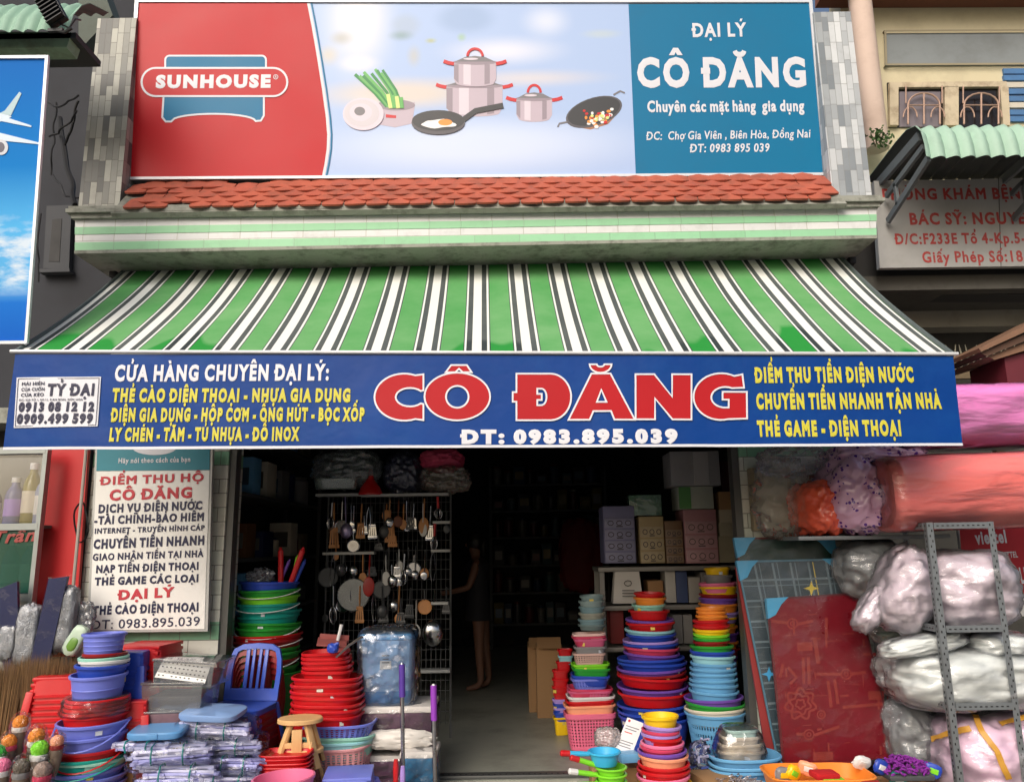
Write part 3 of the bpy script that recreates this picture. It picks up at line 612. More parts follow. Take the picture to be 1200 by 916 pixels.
for s, x0, x1, y0, y1, h in (('THẺ CÀO ĐIỆN THOẠI - NHỰA GIA DỤNG', 132, 412, 470, 470.3, 13.8), ('ĐIỆN GIA DỤNG - HỘP CƠM - ỐNG HÚT - BỌC XỐP', 130, 428, 493, 492.6, 13.8), ('LY CHÉN - TĂM - TỦ NHỰA - ĐỒ INOX', 128, 351, 516, 515.4, 13.8),
    ('ĐIỂM THU TIỀN ĐIỆN NƯỚC', 885, 1072, 447.3, 446.8, 15.5), ('CHUYỂN TIỀN NHANH TẬN NHÀ', 887, 1104, 478.2, 477.6, 16), ('THẺ GAME - ĐIỆN THOẠI', 888.5, 1057.5, 510, 509.6, 16)):
    text(b, vf, s, (x0, y0), (x1, y1), h, .065, LZ, sp=.04)
b.build('valance_lettering', VY, aw)
# the big red name
def c6(p): return [(420 + x / 2.5, 400 + y / 2.5) for x, y in p]
def ea(cx, cy, rx, ry, a0, a1, n=16): return [(cx + rx * math.cos(R(a0 + (a1 - a0) * i / n)), cy - ry * math.sin(R(a0 + (a1 - a0) * i / n))) for i in range(n + 1)]
def flipy(p, c=163): return [(x, 2 * c - y) for x, y in p]
cC = [(191, 97)] + ea(135, 164, 87, 69, 68, 292, 26) + [(191, 231), (191, 184)] + ea(152, 164, 42, 27, 318, 42, 18) + [(191, 144)]
Oo, Oi = ea(290, 162, 96, 70, 0, 360, 40)[:-1], ea(290, 163, 33, 32, 0, 360, 28)[:-1]
Oh = [ea(290, 162, 96, 70, -90, 90, 22) + ea(290, 163, 33, 32, 90, -90, 16), ea(290, 162, 96, 70, 90, 270, 22) + ea(290, 163, 33, 32, 270, 90, 16)]
hat = [(256, 91), (272, 70), (318, 70), (332, 91), (306, 91), (295, 81), (284, 91)]
dt = [(452, 163), (537, 163), (537, 154), (524, 154), (524, 139), (536, 139)] + ea(536, 163, 15, 24, 80, 0, 6) + ea(562, 163, 61, 68, 0, 90, 14) + [(463, 95), (463, 149), (452, 149)]
dout = ea(562, 163, 61, 68, 0, 90, 14) + [(463, 95), (463, 149), (452, 149), (452, 177), (463, 177), (463, 231)] + ea(562, 163, 61, 68, 270, 359, 14)
din = [(524, 139), (536, 139)] + ea(536, 163, 15, 24, 80, -80, 10) + [(536, 187), (524, 187), (524, 172), (537, 172), (537, 154), (524, 154)]
aL = [(711, 95), (682, 95), (615, 230), (677, 230), (688, 205), (711, 205), (711, 178), (698, 178), (711, 143)]
aR = [(711, 95), (711, 143), (726, 178), (711, 178), (711, 205), (739, 205), (749, 230), (809, 230), (738, 95)]
ao = [(682, 95), (615, 230), (677, 230), (688, 205), (739, 205), (749, 230), (809, 230), (738, 95)]; ai = [(711, 143), (698, 178), (726, 178)]
bre = ea(709, 68, 32, 25, 180, 360, 12) + ea(709, 68, 11, 7, 360, 180, 8)
nn = [(811, 97), (811, 229), (868, 229), (868, 168), (919, 229), (975, 229), (975, 97), (918, 97), (918, 162), (866, 97)]
gg = [(1124, 97)] + ea(1062, 162, 81, 68, 62, 285, 26) + [(1138, 226), (1137, 148), (1066, 148), (1066, 171), (1084, 171), (1084, 194)] + ea(1074, 164, 41, 30, 262, 62, 14) + [(1129, 136)]
b = M(); w = M()
for p in (cC, Oh[0], Oh[1], hat, dt, flipy(dt), aL, aR, bre, nn, gg): b.prism(vf, c6(p), .001, .0055)
for i, p in enumerate((cC, Oo, Oi, hat, dout, din, ao, ai, bre, nn, gg)): ring(w, vf, c6(p), 2.0, .002, .0064 + .0002 * i)
b.build('name_lettering', mat((176, 20, 30), .5, 0, .1, 3, .1, 8, key='name_red', spec=.25), aw); w.build('name_border', VW, aw)
b = M()
for i in range(10):
    for j in range(6):
        q = [Vector((20.5, 442.5)).lerp(Vector((119, 441.5)), (i + a) / 10).lerp(Vector((17, 501.5)).lerp(Vector((115, 499.5)), (i + a) / 10), (j + c) / 6) for a, c in ((0, 0), (0, 1), (1, 1), (1, 0))]; b.prism(vf, [tuple(p) for p in q], .001, .006)
lb = b.build('maker_label', VW, aw)
b = M(); ring(b, vf, [(22.5, 444.3), (117, 443.3), (113.2, 498), (19, 499.7)], .7, .006, .0085)
for s, x0, x1, y, h, bo in (('MÁI HIÊN', 26.5, 54, 452, 3.6, .03), ('CỬA CUỐN', 26, 54, 458.6, 3.6, .03), ('CỬA KÉO', 25.5, 53, 465, 3.6, .03), ('TỶ ĐẠI', 57, 112.5, 463.5, 12.6, .05), ('ĐC: 220 TỔ 1, KP.11, P.AN BÌNH, BIÊN HÒA', 23.5, 98, 470, 2.2, .02), ('0913 08 12 12', 23.2, 112, 482, 9.6, .07), ('0909.499 599', 21, 110.5, 496, 10, .07)):
    text(b, vf, s, (x0, y), (x1, y - .6), h, bo, .0095, sp=.03)
for x0, x1, y in ((85, 88, 449), (57, 62, 452)): pass
b.build('label_lettering', mat((22, 24, 60), .5, key='ink_navy', var=.1), aw)

# ================================================================== DOOR SIGN on the pier
df = Fr((102.5, 740), (241.5, 738), 5.4)
ds = thing('service_sign', 'tall white bill payment sign with red and navy lettering on the shop pier', 'sign', df.w(0, 0))
b = M(); b.prism(df, [(101, 741), (243, 739.5), (249, 524), (111.5, 524)], -.04, -.004); b.build('frame', mat((176, 178, 176), .45, .3, .1, 6, dirt=.3, key='sign_frame'), ds)
SW = mat((232, 232, 228), .5, 0, .06, 2, .06, 6, dirt=.3, dirtc=(150, 146, 134), ds=2.5, key='sign_sheet')
b = M(); b.prism(df, [(104.5, 738), (239.5, 736.5), (245.5, 551), (113, 552)], -.002, .0); b.build('sheet', SW, ds)
b = M(); b.prism(df, [(113, 551.5), (245.5, 550.5), (246, 524), (114, 524)], -.002, .001); b.build('header', mat((36, 128, 146), .45, 0, .05, 3, dirt=.1, key='header_teal'), ds)
RD, NV_, WH, RD2 = M(), M(), M(), M()
for s, x0, x1, y0, y1, h, k, bo in (('Hãy nói theo cách của bạn', 508, 820, 119, 113, 20, WH, .035), ('ĐIỂM THU HỘ', 430, 880, 212, 195, 33, RD, .04), ('CÔ ĐĂNG', 470, 832, 278, 265, 42, RD, .05), ('DỊCH VỤ ĐIỆN NƯỚC', 422, 872, 332, 316, 33, NV_, .05), ('-TÀI CHÍNH-BẢO HIỂM', 405, 880, 381, 364, 32, NV_, .05),
    ('INTERNET - TRUYỀN HÌNH CÁP', 406, 880, 421, 406, 21, NV_, .04), ('CHUYỂN TIỀN NHANH', 402, 882, 485, 467, 36, NV_, .055), ('GIAO NHẬN TIỀN TẠI NHÀ', 398, 875, 536, 520, 27, NV_, .04), ('NẠP TIỀN ĐIỆN THOẠI', 412, 857, 589, 574, 30, NV_, .05), ('THẺ GAME CÁC LOẠI', 408, 857, 642, 627, 30, NV_, .055), ('ĐẠI LÝ', 508, 750, 704, 690, 38, RD2, .055), ('THẺ CÀO ĐIỆN THOẠI', 400, 857, 768, 752, 34, NV_, .055), ('ĐT: 0983.895.039', 388, 860, 832, 815, 38, NV_, .0065)):
    text(k, df, s, (x0 / 3.665, 510 + y0 / 3.665), (x1 / 3.665, 510 + y1 / 3.665), h / 3.665, bo, .003, sp=.02)
RD.build('red_lettering', mat((186, 48, 62), .5, 0, .08, 6, key='sign_red'), ds); RD2.build('red_lettering', MATS['sign_red'], ds); NV_.build('navy_lettering', mat((34, 36, 70), .5, 0, .08, 6, key='sign_navy'), ds); WH.build('header_lettering', VW, ds)
b = M(); b.prism(df, arc(181, 524, 26, 9, 180, 360, 12), .001, .003); b.build('header_emblem', VW, ds)
# ================================================================== LEFT NEIGHBOUR
GREYW = mat((50, 52, 58), .85, 0, .12, 1.5, dirt=.45, dirtc=(44, 44, 46), key='grey_render')
nb = thing('neighbour_building', 'dark grey neighbouring house wall with narrow barred vent and green corrugated roof edge', 'building', (P(60, 300, 6.3).x, 6.3, 0))
xl = P(-420, 300, 6.3).x; xr = P(140, 300, 6.3).x
bx(xl, xr, 6.3, 6.5, 2.62, 6.6).build('wall', GREYW, nb)
bx(xl, xr - .1, 6.32, 6.5, 0, 2.6).build('lower_wall', mat((60, 58, 58), .9, 0, .2, 2, dirt=.4, key='dark_lower_wall'), nb)
bx(xl, xr + .02, 5.9, 6.298, 2.5, 2.62).build('ledge', CM, nb)
wf = Fr((51, 318), (82, 316), 6.27)
b = M(); b.prism(wf, [(53, 316), (83, 316), (86, 242), (57, 243)], -.02, .03); b.prism(wf, [(50, 322), (86, 321), (86, 317), (50, 318)], -.02, .06); v = b.build('vent_window', mat((70, 72, 76), .8, key='vent_frame'), nb)
b = M(); b.prism(wf, [(60, 308), (72, 308), (75, 258), (64, 259)], .0, .034); b.build('vent_opening', mat((16, 17, 20), .6, key='dark_opening'), v)
rf_ = Fr((-90, 62), (92, 60), 4.35)
GR = mat((140, 176, 156), .6, 0, .12, 3, dirt=.5, dirtc=(84, 96, 86), key='green_sheet')
gr = thing('corrugated_awning', 'weathered green corrugated roof edge above the airliner billboard', 'awning', rf_.w(0, 0))
b = M(); b.prism(rf_, [(-90, 58), (78, 56), (84, 38), (-90, 36)], -.12, .0); b.build('fascia', mat((126, 156, 132), .75, 0, .15, 3, .1, 20, dirt=.6, ds=6, key='mossy_fascia'), gr)
x0 = P(-120, 30, 4.25).x; x1 = P(86, 30, 4.25).x; zt = P(40, 40, 4.25).z
def corr(x0, x1, prof, per, amp, t=.004, step=8):
    """corrugated sheet: prof is a list of (Y, Z); ridges run down the profile"""
    n = max(2, int((x1 - x0) / per * step)); vs = []; fs = []; m = len(prof)
    for k in (0, 1):
        for j, (y, z) in enumerate(prof):
            a = prof[max(0, j - 1)]; c = prof[min(m - 1, j + 1)]; d = Vector((c[0] - a[0], c[1] - a[1])).normalized(); nn = Vector((-d.y, d.x))
            if nn.y < 0: nn = -nn
            for i in range(n + 1):
                x = x0 + (x1 - x0) * i / n; o = amp * (abs(math.cos(math.pi * (x - x0) / per)) * 2 - 1) - k * t; vs.append((x, y + nn.x * o, z + nn.y * o))
    o = m * (n + 1)
    for j in range(m - 1):
        for i in range(n): a = j * (n + 1) + i; fs.append((a, a + 1, a + n + 2, a + n + 1)); fs.append((o + a, o + a + n + 1, o + a + n + 2, o + a + 1))
    nm = len(fs)
    for i in range(n): fs.append((i + 1, i, o + i, o + i + 1))
    for j in range(m - 1): a = j * (n + 1); fs.append((a, a + n + 1, o + a + n + 1, o + a)); a += n; fs.append((a + n + 1, a, o + a, o + a + n + 1))
    b = M(); b.add(vs, fs); b.m = [k % 2 if k < nm else 0 for k in range(len(fs))]; return b
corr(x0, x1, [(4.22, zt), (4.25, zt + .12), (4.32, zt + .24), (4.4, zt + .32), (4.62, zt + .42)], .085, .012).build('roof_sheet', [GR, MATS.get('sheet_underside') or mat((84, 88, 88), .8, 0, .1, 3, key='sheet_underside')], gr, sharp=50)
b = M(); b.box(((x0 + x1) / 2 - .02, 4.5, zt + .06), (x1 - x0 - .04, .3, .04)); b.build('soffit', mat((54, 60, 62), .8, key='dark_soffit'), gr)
b = M(); b.prism(Fr((95, 60), (130, 60), 5.6), [(92, 60), (132, 18), (118, -20), (92, -20)], -.2, 0); b.build('gable_fascia', mat((92, 100, 92), .8, 0, .2, 3, dirt=.5, key='mossy_board'), gr)
# floodlight
fl = thing('floodlight', 'black ribbed floodlight hanging from the green corrugated roof edge', 'floodlight', P(58, 25, 4.1))
dk = mat((42, 44, 46), .45, .5, .15, 6, key='cast_black')
a = P(46, -16, 4.1); c = P(70, 28, 4.1); ax = (c - a).normalized(); sx = Vector((.9, -.12, .5)).normalized(); sx = (sx - ax * sx.dot(ax)).normalized(); nz = sx.cross(ax); rot = Matrix((sx, ax, nz)).transposed(); L_ = (c - a).length
b = M(); b.box((a + c) / 2, (.12, L_, .04), rot, bev=.012)
for k in range(11): b.box((a + c) / 2 + sx * 0 + ax * (L_ * (k / 10 - .5) * .92) + nz * (-.03 if nz.y > 0 else .03), (.11, .006, .04), rot)
b.build('housing', dk, fl)
b = M(); b.tube([c - sx * .06, c + ax * .07, c + ax * .07 + sx * .05], .01); b.bar(c - sx * .08, c + ax * .05, .02, .02); b.build('bracket', dk, fl)
b = M(); b.tube([c, c + Vector((.06, 0, -.03)), c + Vector((.09, .0, .03)), c + Vector((.06, .1, .1))], .006); b.build('cable', dk, fl)
# airliner billboard
bf = Fr((-60, 404), (32, 402), 4.2, n=(0, -1, -.07))
bb = thing('airline_billboard', 'tall blue billboard printed with a white airliner over clouds', 'billboard', bf.w(0, 0))
b = M(); b.prism(bf, [(-60, 403), (30, 402), (55, 67), (-60, 68)], -.03, -.004); b.build('backing', ALU, bb)
def sky_print():
    m, t, bs = newmat('printed_sky'); L = t.links.new
    tc = nd(t, 'TexCoord'); sp = nd(t, 'SeparateXYZ'); L(tc.outputs['Object'], sp.inputs[0])
    h = (bf.hit(45, 70) - bf.hit(33, 400)).z; mr = nd(t, 'MapRange'); L(sp.outputs[2], mr.inputs[0]); mr.inputs['From Max'].default_value = h
    rp = nd(t, 'ValToRGB'); L(mr.outputs[0], rp.inputs[0]); cr = rp.color_ramp
    cr.elements[0].color = lin((10, 92, 190)); cr.elements[1].color = lin((0, 104, 190)); cr.elements[1].position = 1
    for p, c in ((.14, (20, 110, 204)), (.2, (90, 170, 226)), (.4, (84, 176, 232)), (.62, (6, 122, 200))): e = cr.elements.new(p); e.color = lin(c)
    mp = nd(t, 'Mapping'); L(tc.outputs['Object'], mp.inputs[0]); mp.inputs['Scale'].default_value = (2.2, 1, 6)
    n = nd(t, 'TexNoise', i_Scale=1.6, i_Detail=7, i_Roughness=.6); L(mp.outputs[0], n.inputs['Vector'])
    r2 = nd(t, 'ValToRGB'); L(n.outputs[0], r2.inputs[0]); r2.color_ramp.elements[0].position = .46; r2.color_ramp.elements[1].position = .62
    r3 = nd(t, 'ValToRGB'); L(mr.outputs[0], r3.inputs[0]); c3 = r3.color_ramp; c3.elements[0].position = .16; c3.elements[0].color = (0, 0, 0, 1); c3.elements[1].position = .48; c3.elements[1].color = (0, 0, 0, 1); e = c3.elements.new(.22); e.color = (1, 1, 1, 1); e = c3.elements.new(.36); e.color = (.9, .9, .9, 1)
    ml = nd(t, 'Math', operation='MULTIPLY'); L(r2.outputs[0], ml.inputs[0]); L(r3.outputs[0], ml.inputs[1])
    mx = nd(t, 'Mix', data_type='RGBA'); L(ml.outputs[0], mx.inputs['Factor']); L(rp.outputs[0], mx.inputs['A']); mx.inputs['B'].default_value = lin((214, 226, 238)); L(mx.outputs['Result'], bs.inputs['Base Color']); bs.inputs['Roughness'].default_value = .6; bs.inputs['Specular IOR Level'].default_value = .12; return m
b = M(); b.prism(bf, [(-60, 400), (30, 399), (54.5, 69), (-60, 70)], -.003, 0); b.build('sky_print', sky_print(), bb)
b = M(); b.prism(bf, [(30, 404), (33.5, 402), (58, 66), (54.5, 67)], -.003, .014); b.prism(bf, [(-60, 70), (55, 69.4), (55, 66), (-60, 67)], -.003, .012); b.prism(bf, [(-60, 404), (31, 403), (31, 399.5), (-60, 400.5)], -.003, .012); b.build('frame', mat((214, 218, 224), .4, .2, .05, 8, key='frame_white'), bb)
b = M()
for i, (p, k) in enumerate((([(-60, 128), (-10, 130), (6, 134), (14, 137), (4, 142), (-60, 158)], 0), ([(0, 133), (6, 130), (23, 108), (25.5, 110), (13, 136)], 1), ([(2, 136), (37, 147.5), (37, 149.5), (0, 142)], 0), ([(-60, 146), (0, 156), (46, 167.5), (46, 169.5), (0, 165), (-60, 160)], 0), (arc(2, 173, 8, 9), 2), (arc(1, 173, 5, 6), 3))):
    b.prism(bf, p, .0005, .002 + .0006 * i, k)
b.build('airliner_print', [mat((196, 214, 230), .4, var=.05), mat((160, 190, 200), .4, var=.1), mat((190, 196, 206), .4, var=.05), mat((60, 56, 80), .4, var=.05)], bb)
# cables
CB = mat((22, 22, 24), .6, key='cable_black')
def wig(a, c, n, s, sag, seed):
    r = random.Random(seed); out = []
    for i in range(n + 1):
        t = i / n; p = a.lerp(c, t); k = math.sin(math.pi * t); out.append(p + Vector((r.uniform(-s, s) * k, r.uniform(-s, s) * k, r.uniform(-s, s) * k - sag * k)))
    return smooth(out, 3)
def smooth(p, it=2):
    for _ in range(it):
        q = [p[0]]
        for i in range(len(p) - 1): q += [p[i].lerp(p[i + 1], .25), p[i].lerp(p[i + 1], .75)]
        p = q + [p[-1]]
    return p
for i, (a, c, r, lab) in enumerate(((P(70, 138, 5.8), P(88, 240, 5.5), .02, 'thick black cable bundle hanging beside the grey-tiled pier'), (P(57, 120, 5.8), P(92, 112, 5.4), .008, 'thin black cable slung from billboard edge to the grey-tiled pier'), (P(58, 160, 5.8), P(90, 130, 5.4), .008, 'thin looping black cable below the slung one beside the pier'), (P(66, 120, 5.8), P(60, 205, 5.9), .007, 'thin black cable dropping behind the billboard edge'), (P(92, 118, 5.5), P(76, 170, 5.7), .01, 'black cable curling round the hanging cable bundle'), (P(48, 250, 6.0), P(45, 330, 6.0), .007, 'thin black cable dangling next to the narrow vent'), (P(62, 205, 5.8), P(92, 232, 5.5), .007, 'thin black cable crossing below the cable bundle'))):
    b = M(); b.tube(wig(a, c, 7, .025, .05, i + 2), r, 6); o = b.build('electric_cable', CB, loc=a); tag(o, lab, 'cable', 'cables beside the pier')
# red board, pole, cabinet
rp_ = Fr((42, 745), (86, 744), 5.44)
b = M(); b.prism(rp_, [(40, 770), (86, 769), (104, 515), (53, 516)], -.03, 0); o = b.build('red_board', mat((188, 26, 32), .4, 0, .08, 2, .05, 4, dirt=.12, dirtc=(140, 20, 24), key='red_board_paint'), loc=rp_.w(0, 0)); tag(o, 'tall plain red board between the glass cabinet and the bill payment sign', 'board')
b = M(); a = P(102, 516, 5.36); c = Vector((a.x, 5.36, 0)); b.tube([a + Vector((0, 0, .3)), c], .011, 8); o = b.build('steel_pole', mat((176, 168, 160), .5, .3, .15, 6, dirt=.4, key='worn_pole'), loc=c); tag(o, 'thin pale steel pole standing in front of the red board', 'pole')
b = M(); lp = [P(95 + 8 * math.cos(R(t)) + 1.5 * math.sin(R(t * 3)), 612 + 24 * math.sin(R(t)), 5.38) for t in range(0, 700, 30)]; b.tube(smooth(lp, 1), .006, 6); o = b.build('coiled_cable', CB, loc=lp[0]); tag(o, 'coil of thin black cable hung on the pole by the red board', 'cable')
cf_ = Fr((-40, 705), (40, 704), 5.3)
gc = thing('glass_cabinet', 'aluminium glass display cabinet with green lower panel beside the red board', 'cabinet', (P(0, 700, 5.3).x, 5.3, 0))
AL2 = mat((150, 156, 154), .4, .5, .12, 5, dirt=.25, key='cabinet_alu')
X0, X1 = P(-60, 620, 5.3).x, P(46, 620, 5.3).x; Z1 = P(20, 528, 5.3).z; Zm = P(20, 617, 5.3).z; Z0 = P(20, 700, 5.3).z
b = M()
for z in (Z1, Zm, Z0): b.box(((X0 + X1) / 2, 5.3, z), (X1 - X0, .05, .045))
for x in (X0, X1): b.box((x, 5.302, (Z1) / 2), (.03, .05, Z1 + .03))
b.box(((X0 + X1) / 2, 5.32, Z0 / 2), (X1 - X0, .02, Z0)); b.build('cabinet_frame', AL2, gc)
b = M(); b.box(((X0 + X1) / 2, 5.7, Z1 / 2), (X1 - X0, .02, Z1)); b.box(((X0 + X1) / 2, 5.5, Zm), (X1 - X0, .36, .02)); b.build('shelf_board', mat((92, 92, 88), .7, key='cab_in'), gc)
b = M(); b.box(((X0 + X1) / 2, 5.295, (Z1 + Zm) / 2), (X1 - X0 - .04, .006, Z1 - Zm - .06)); b.build('glass_pane', film_mat('cab_glass', (210, 220, 220), .02, .1, .06, .02, 2, g=1.2), gc)
b = M(); b.box(((X0 + X1) / 2, 5.295, (Z0 + Zm) / 2), (X1 - X0 - .04, .006, Zm - Z0 - .06)); gp = b.build('green_panel', film_mat('cab_green', (30, 84, 66), .6, .8, .25, .05, 2, g=.8), gc)
gf = Fr((0, 637), (40, 636), 5.285); b = M(); text(b, gf, 'Trân', (-12, 637), (42, 633), 14, .03, 0, slant=.3); b.build('script_lettering', mat((150, 62, 58), .5, key='faded_red'), gp)
def bottle(h, r, c, cap, label, lab, loc, group='bottles in the glass cabinet'):
    t = thing('bottle', lab, 'bottle', loc, group)
    b = M(); b.lathe([(r * .9, 0), (r, .02), (r, h * .62), (r * .85, h * .72), (r * .42, h * .84), (r * .42, h * .9)], 16); b.build('bottle_body', pl(c, .2), t, world=False)
    b = M(); b.lathe([(r * .5, h * .9), (r * .5, h), (r * .46, h + .002)], 12); b.build('cap', pl(cap), t, world=False)
    b = M(); b.lathe([(r * 1.01, h * .2), (r * 1.015, h * .2), (r * 1.015, h * .55), (r * 1.01, h * .55)], 16); b.build('label_band', pl(label), t, world=False); return t
for i, (x, h, c, l, lab) in enumerate(((-14, .3, (96, 70, 120), 'white', 'purple bottle at the hidden end of the cabinet shelf'), (12, .34, (120, 124, 166), 'lilac', 'lilac blue bottle standing on the cabinet shelf'), (32, .44, (140, 132, 70), 'cream', 'tall olive bottle on the cabinet shelf'), (47, .38, (150, 160, 190), 'white', 'pale blue bottle at the door edge of the cabinet shelf'))):
    bottle(h, .06, c, 'white', l, lab, Vector((P(x, 610, 5.48).x, 5.5, Zm + .012)))
for i, (x, lab) in enumerate(((4, 'blue bottle behind the green panel, nearer the cabinet wall'), (26, 'blue bottle behind the green panel, nearer the red board'))):
    bottle(.36, .055, (70, 120, 170), 'white', 'aqua', lab, Vector((P(x, 690, 5.45).x, 5.5, Z0 + .02)))

# ================================================================== RIGHT NEIGHBOUR: the clinic
cl = thing('clinic_building', 'cream two-storey clinic house with pink column, old wooden window and blue shutter', 'building', (P(1200, 300, 5.9).x, 5.9, 0))
uf = Fr((1010, 215), (1330, 213), 5.95)
def upr(name, pts, z0, z1, m, par=None): b = M(); b.prism(uf, pts, z0, z1); return b.build(name, m, par or cl)
CRM = mat((206, 196, 164), .85, 0, .1, 1.5, .05, 20, dirt=.3, dirtc=(130, 118, 96), key='cream_wall')
upr('wall', [(985, 235), (1500, 235), (1500, -60), (985, -60)], -.25, 0, CRM)
upr('roof_edge', [(955, 10), (1500, 8), (1500, -40), (955, -40)], .002, .35, mat((120, 70, 52), .8, 0, .15, 3, dirt=.3, key='brown_eave'))
o = upr('transom_panel', [(1037, 78), (1400, 76), (1400, 39), (1036, 41)], .0, .02, mat((128, 134, 136), .7, 0, .12, 2, dirt=.3, key='grey_panel'))
b = M(); ring(b, uf, [(1036, 79), (1402, 77), (1402, 38), (1035, 40)], 2.5, 0, .04); b.build('frame', mat((150, 140, 116), .8, key='old_cream_trim'), o)
win = upr('window', [(1041, 150), (1178, 150), (1178, 97), (1039, 98)], .0, .012, mat((34, 30, 32), .2, key='dark_glass'))
OW = mat((196, 182, 156), .8, 0, .25, 5, .2, 30, dirt=.6, dirtc=(96, 66, 40), ds=8, key='peeling_wood')
b = M()
for p in ([(1040, 100), (1176, 99), (1176, 105), (1040, 106)], [(1040, 106), (1050, 106), (1050, 150), (1040, 150)], [(1104, 105), (1120, 105), (1120, 150), (1104, 150)], [(1168, 105), (1178, 105), (1180, 150), (1172, 150)]): b.prism(uf, p, .012, .045)
b.build('frame', OW, win)
b = M(); b.prism(uf, [(1053, 109), (1101, 109), (1101, 150), (1053, 150)], .0, .018); b.build('pane', mat((120, 112, 118), .3, 0, .12, 4, key='hazy_pane'), win)
b = M()
for x0, x1 in ((1055, 1102), (1120, 1170)):
    cx = (x0 + x1) / 2; zz = .06
    def t3(pts, r=.008): b.tube([uf.w(*uf.loc(*p), zz) for p in pts], r, 6)
    t3([(x0 + 5, 150), (x0 + 5, 128)] + [(cx + (x1 - x0 - 10) / 2 * math.cos(R(a)), 128 - 14 * math.sin(R(a))) for a in range(180, -1, -20)] + [(x1 - 5, 150)]); t3([(cx, 114), (cx, 150)]); t3([(x0 + 5, 128), (x1 - 5, 128)], .006)
    for s in (-1, 1): t3([(cx + s * 16 + 8 * math.cos(R(a)), 142 - 12 * math.sin(R(a))) for a in range(0, 181, 20)], .006); t3([(cx + s * 21, 106), (cx + s * 21, 126)], .006)
b.build('grille', mat((170, 140, 124), .6, .2, .1, 6, key='grille_paint'), win)
sh = M()
for k in range(8): sh.prism(uf, [(1175, 88 + k * 8), (1400, 87 + k * 8), (1400, 81 + k * 8), (1174, 82 + k * 8)], .0, .02 + .004 * (k % 2), 0 if k not in (2, 5) else 1)
sh.build('shutter', [mat((72, 118, 168), .6, 0, .15, 4, dirt=.3, key='blue_shutter'), mat((196, 190, 176), .7, key='shutter_rail')], cl)
b = M(); b.tube([P(1004, -30, 5.75), P(1028, 175, 5.75)], .092, 20); b.build('column', mat((206, 184, 170), .75, 0, .08, 2, dirt=.3, dirtc=(150, 120, 104), key='pink_column'), cl)
lf_ = Fr((1010, 640), (1330, 640), 6.9)
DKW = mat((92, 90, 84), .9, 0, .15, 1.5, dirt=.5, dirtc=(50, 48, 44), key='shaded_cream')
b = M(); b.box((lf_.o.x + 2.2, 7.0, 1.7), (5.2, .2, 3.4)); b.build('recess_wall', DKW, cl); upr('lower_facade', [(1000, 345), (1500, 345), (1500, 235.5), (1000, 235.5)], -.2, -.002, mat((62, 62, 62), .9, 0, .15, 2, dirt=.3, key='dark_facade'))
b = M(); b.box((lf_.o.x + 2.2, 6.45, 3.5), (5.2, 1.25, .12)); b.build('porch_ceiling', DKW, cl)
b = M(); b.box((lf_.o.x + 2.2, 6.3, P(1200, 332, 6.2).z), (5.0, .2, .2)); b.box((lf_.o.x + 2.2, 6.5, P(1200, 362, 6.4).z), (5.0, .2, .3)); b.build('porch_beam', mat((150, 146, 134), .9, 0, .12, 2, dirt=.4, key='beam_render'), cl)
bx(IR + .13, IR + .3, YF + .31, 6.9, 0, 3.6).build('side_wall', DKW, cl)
# green awning of the clinic
xa = P(1078, 150, 5.0).x; za = P(1082, 187, 4.98).z
ga = thing('corrugated_awning', 'pale green rounded corrugated awning on grey brackets over the clinic sign', 'awning', (xa, 5.0, za))
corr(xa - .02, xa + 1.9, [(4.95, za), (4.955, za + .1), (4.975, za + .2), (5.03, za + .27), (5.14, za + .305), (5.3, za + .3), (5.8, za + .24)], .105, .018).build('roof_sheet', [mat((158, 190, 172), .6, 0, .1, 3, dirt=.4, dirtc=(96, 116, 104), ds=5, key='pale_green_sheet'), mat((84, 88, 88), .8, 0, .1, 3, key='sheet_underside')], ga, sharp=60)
GB = mat((118, 126, 130), .6, .3, .15, 5, dirt=.4, key='grey_bracket')
for dx in (0.02, 1.0):
    b = M(); X = xa + dx
    b.bar((X, 4.98, za + .01), (X, 5.62, za - .2 + .02), .025, .05); b.bar((X, 5.02, za + .12), (X, 5.6, za + .02), .025, .04); b.bar((X, 5.05, za + .22), (X, 5.72, za + .17), .03, .07); b.bar((X, 5.45, za + .05), (X, 5.45, za - .12), .025, .03); b.build('bracket', GB, ga)
kf = Fr((1030, 314), (1330, 310), 5.66)
ks = thing('clinic_sign', 'white clinic signboard with faded red lettering under the green awning', 'sign', kf.w(0, 0))
b = M(); b.prism(kf, [(1031, 314), (1420, 309), (1420, 205), (1024, 212)], -.05, 0); b.build('sign_board', mat((176, 176, 174), .6, 0, .06, 1.2, dirt=.3, dirtc=(130, 128, 120), key='sign_board_white'), ks)
b = M()
for s, x0, x1, y0, h, bo in (('PHÒNG KHÁM BỆNH', 1034, 1211, 234, 12, .04), ('BÁC SỸ: NGUYỄN VĂN', 1066, 1262, 263, 12.5, .04), ('Đ/C:F233E Tổ 4-Kp.5-P.', 1049, 1216, 286, 11.5, .035), ('Giấy Phép Số:1816', 1081, 1218, 307.5, 12, .03)): text(b, kf, s, (x0, y0), (x1, y0 - 1.5), h, bo, .002, sp=.03)
b.build('lettering', mat((176, 66, 62), .6, 0, .2, 9, dirt=.25, dirtc=(176, 150, 146), ds=14, key='faded_red_letters'), ks)
b = M(); b.prism(kf, [(1172.5, 312), (1173.5, 312), (1170.5, 207), (1169.5, 207)], 0, .001); b.build('panel_seam', mat((90, 90, 88), .8, key='seam'), ks)
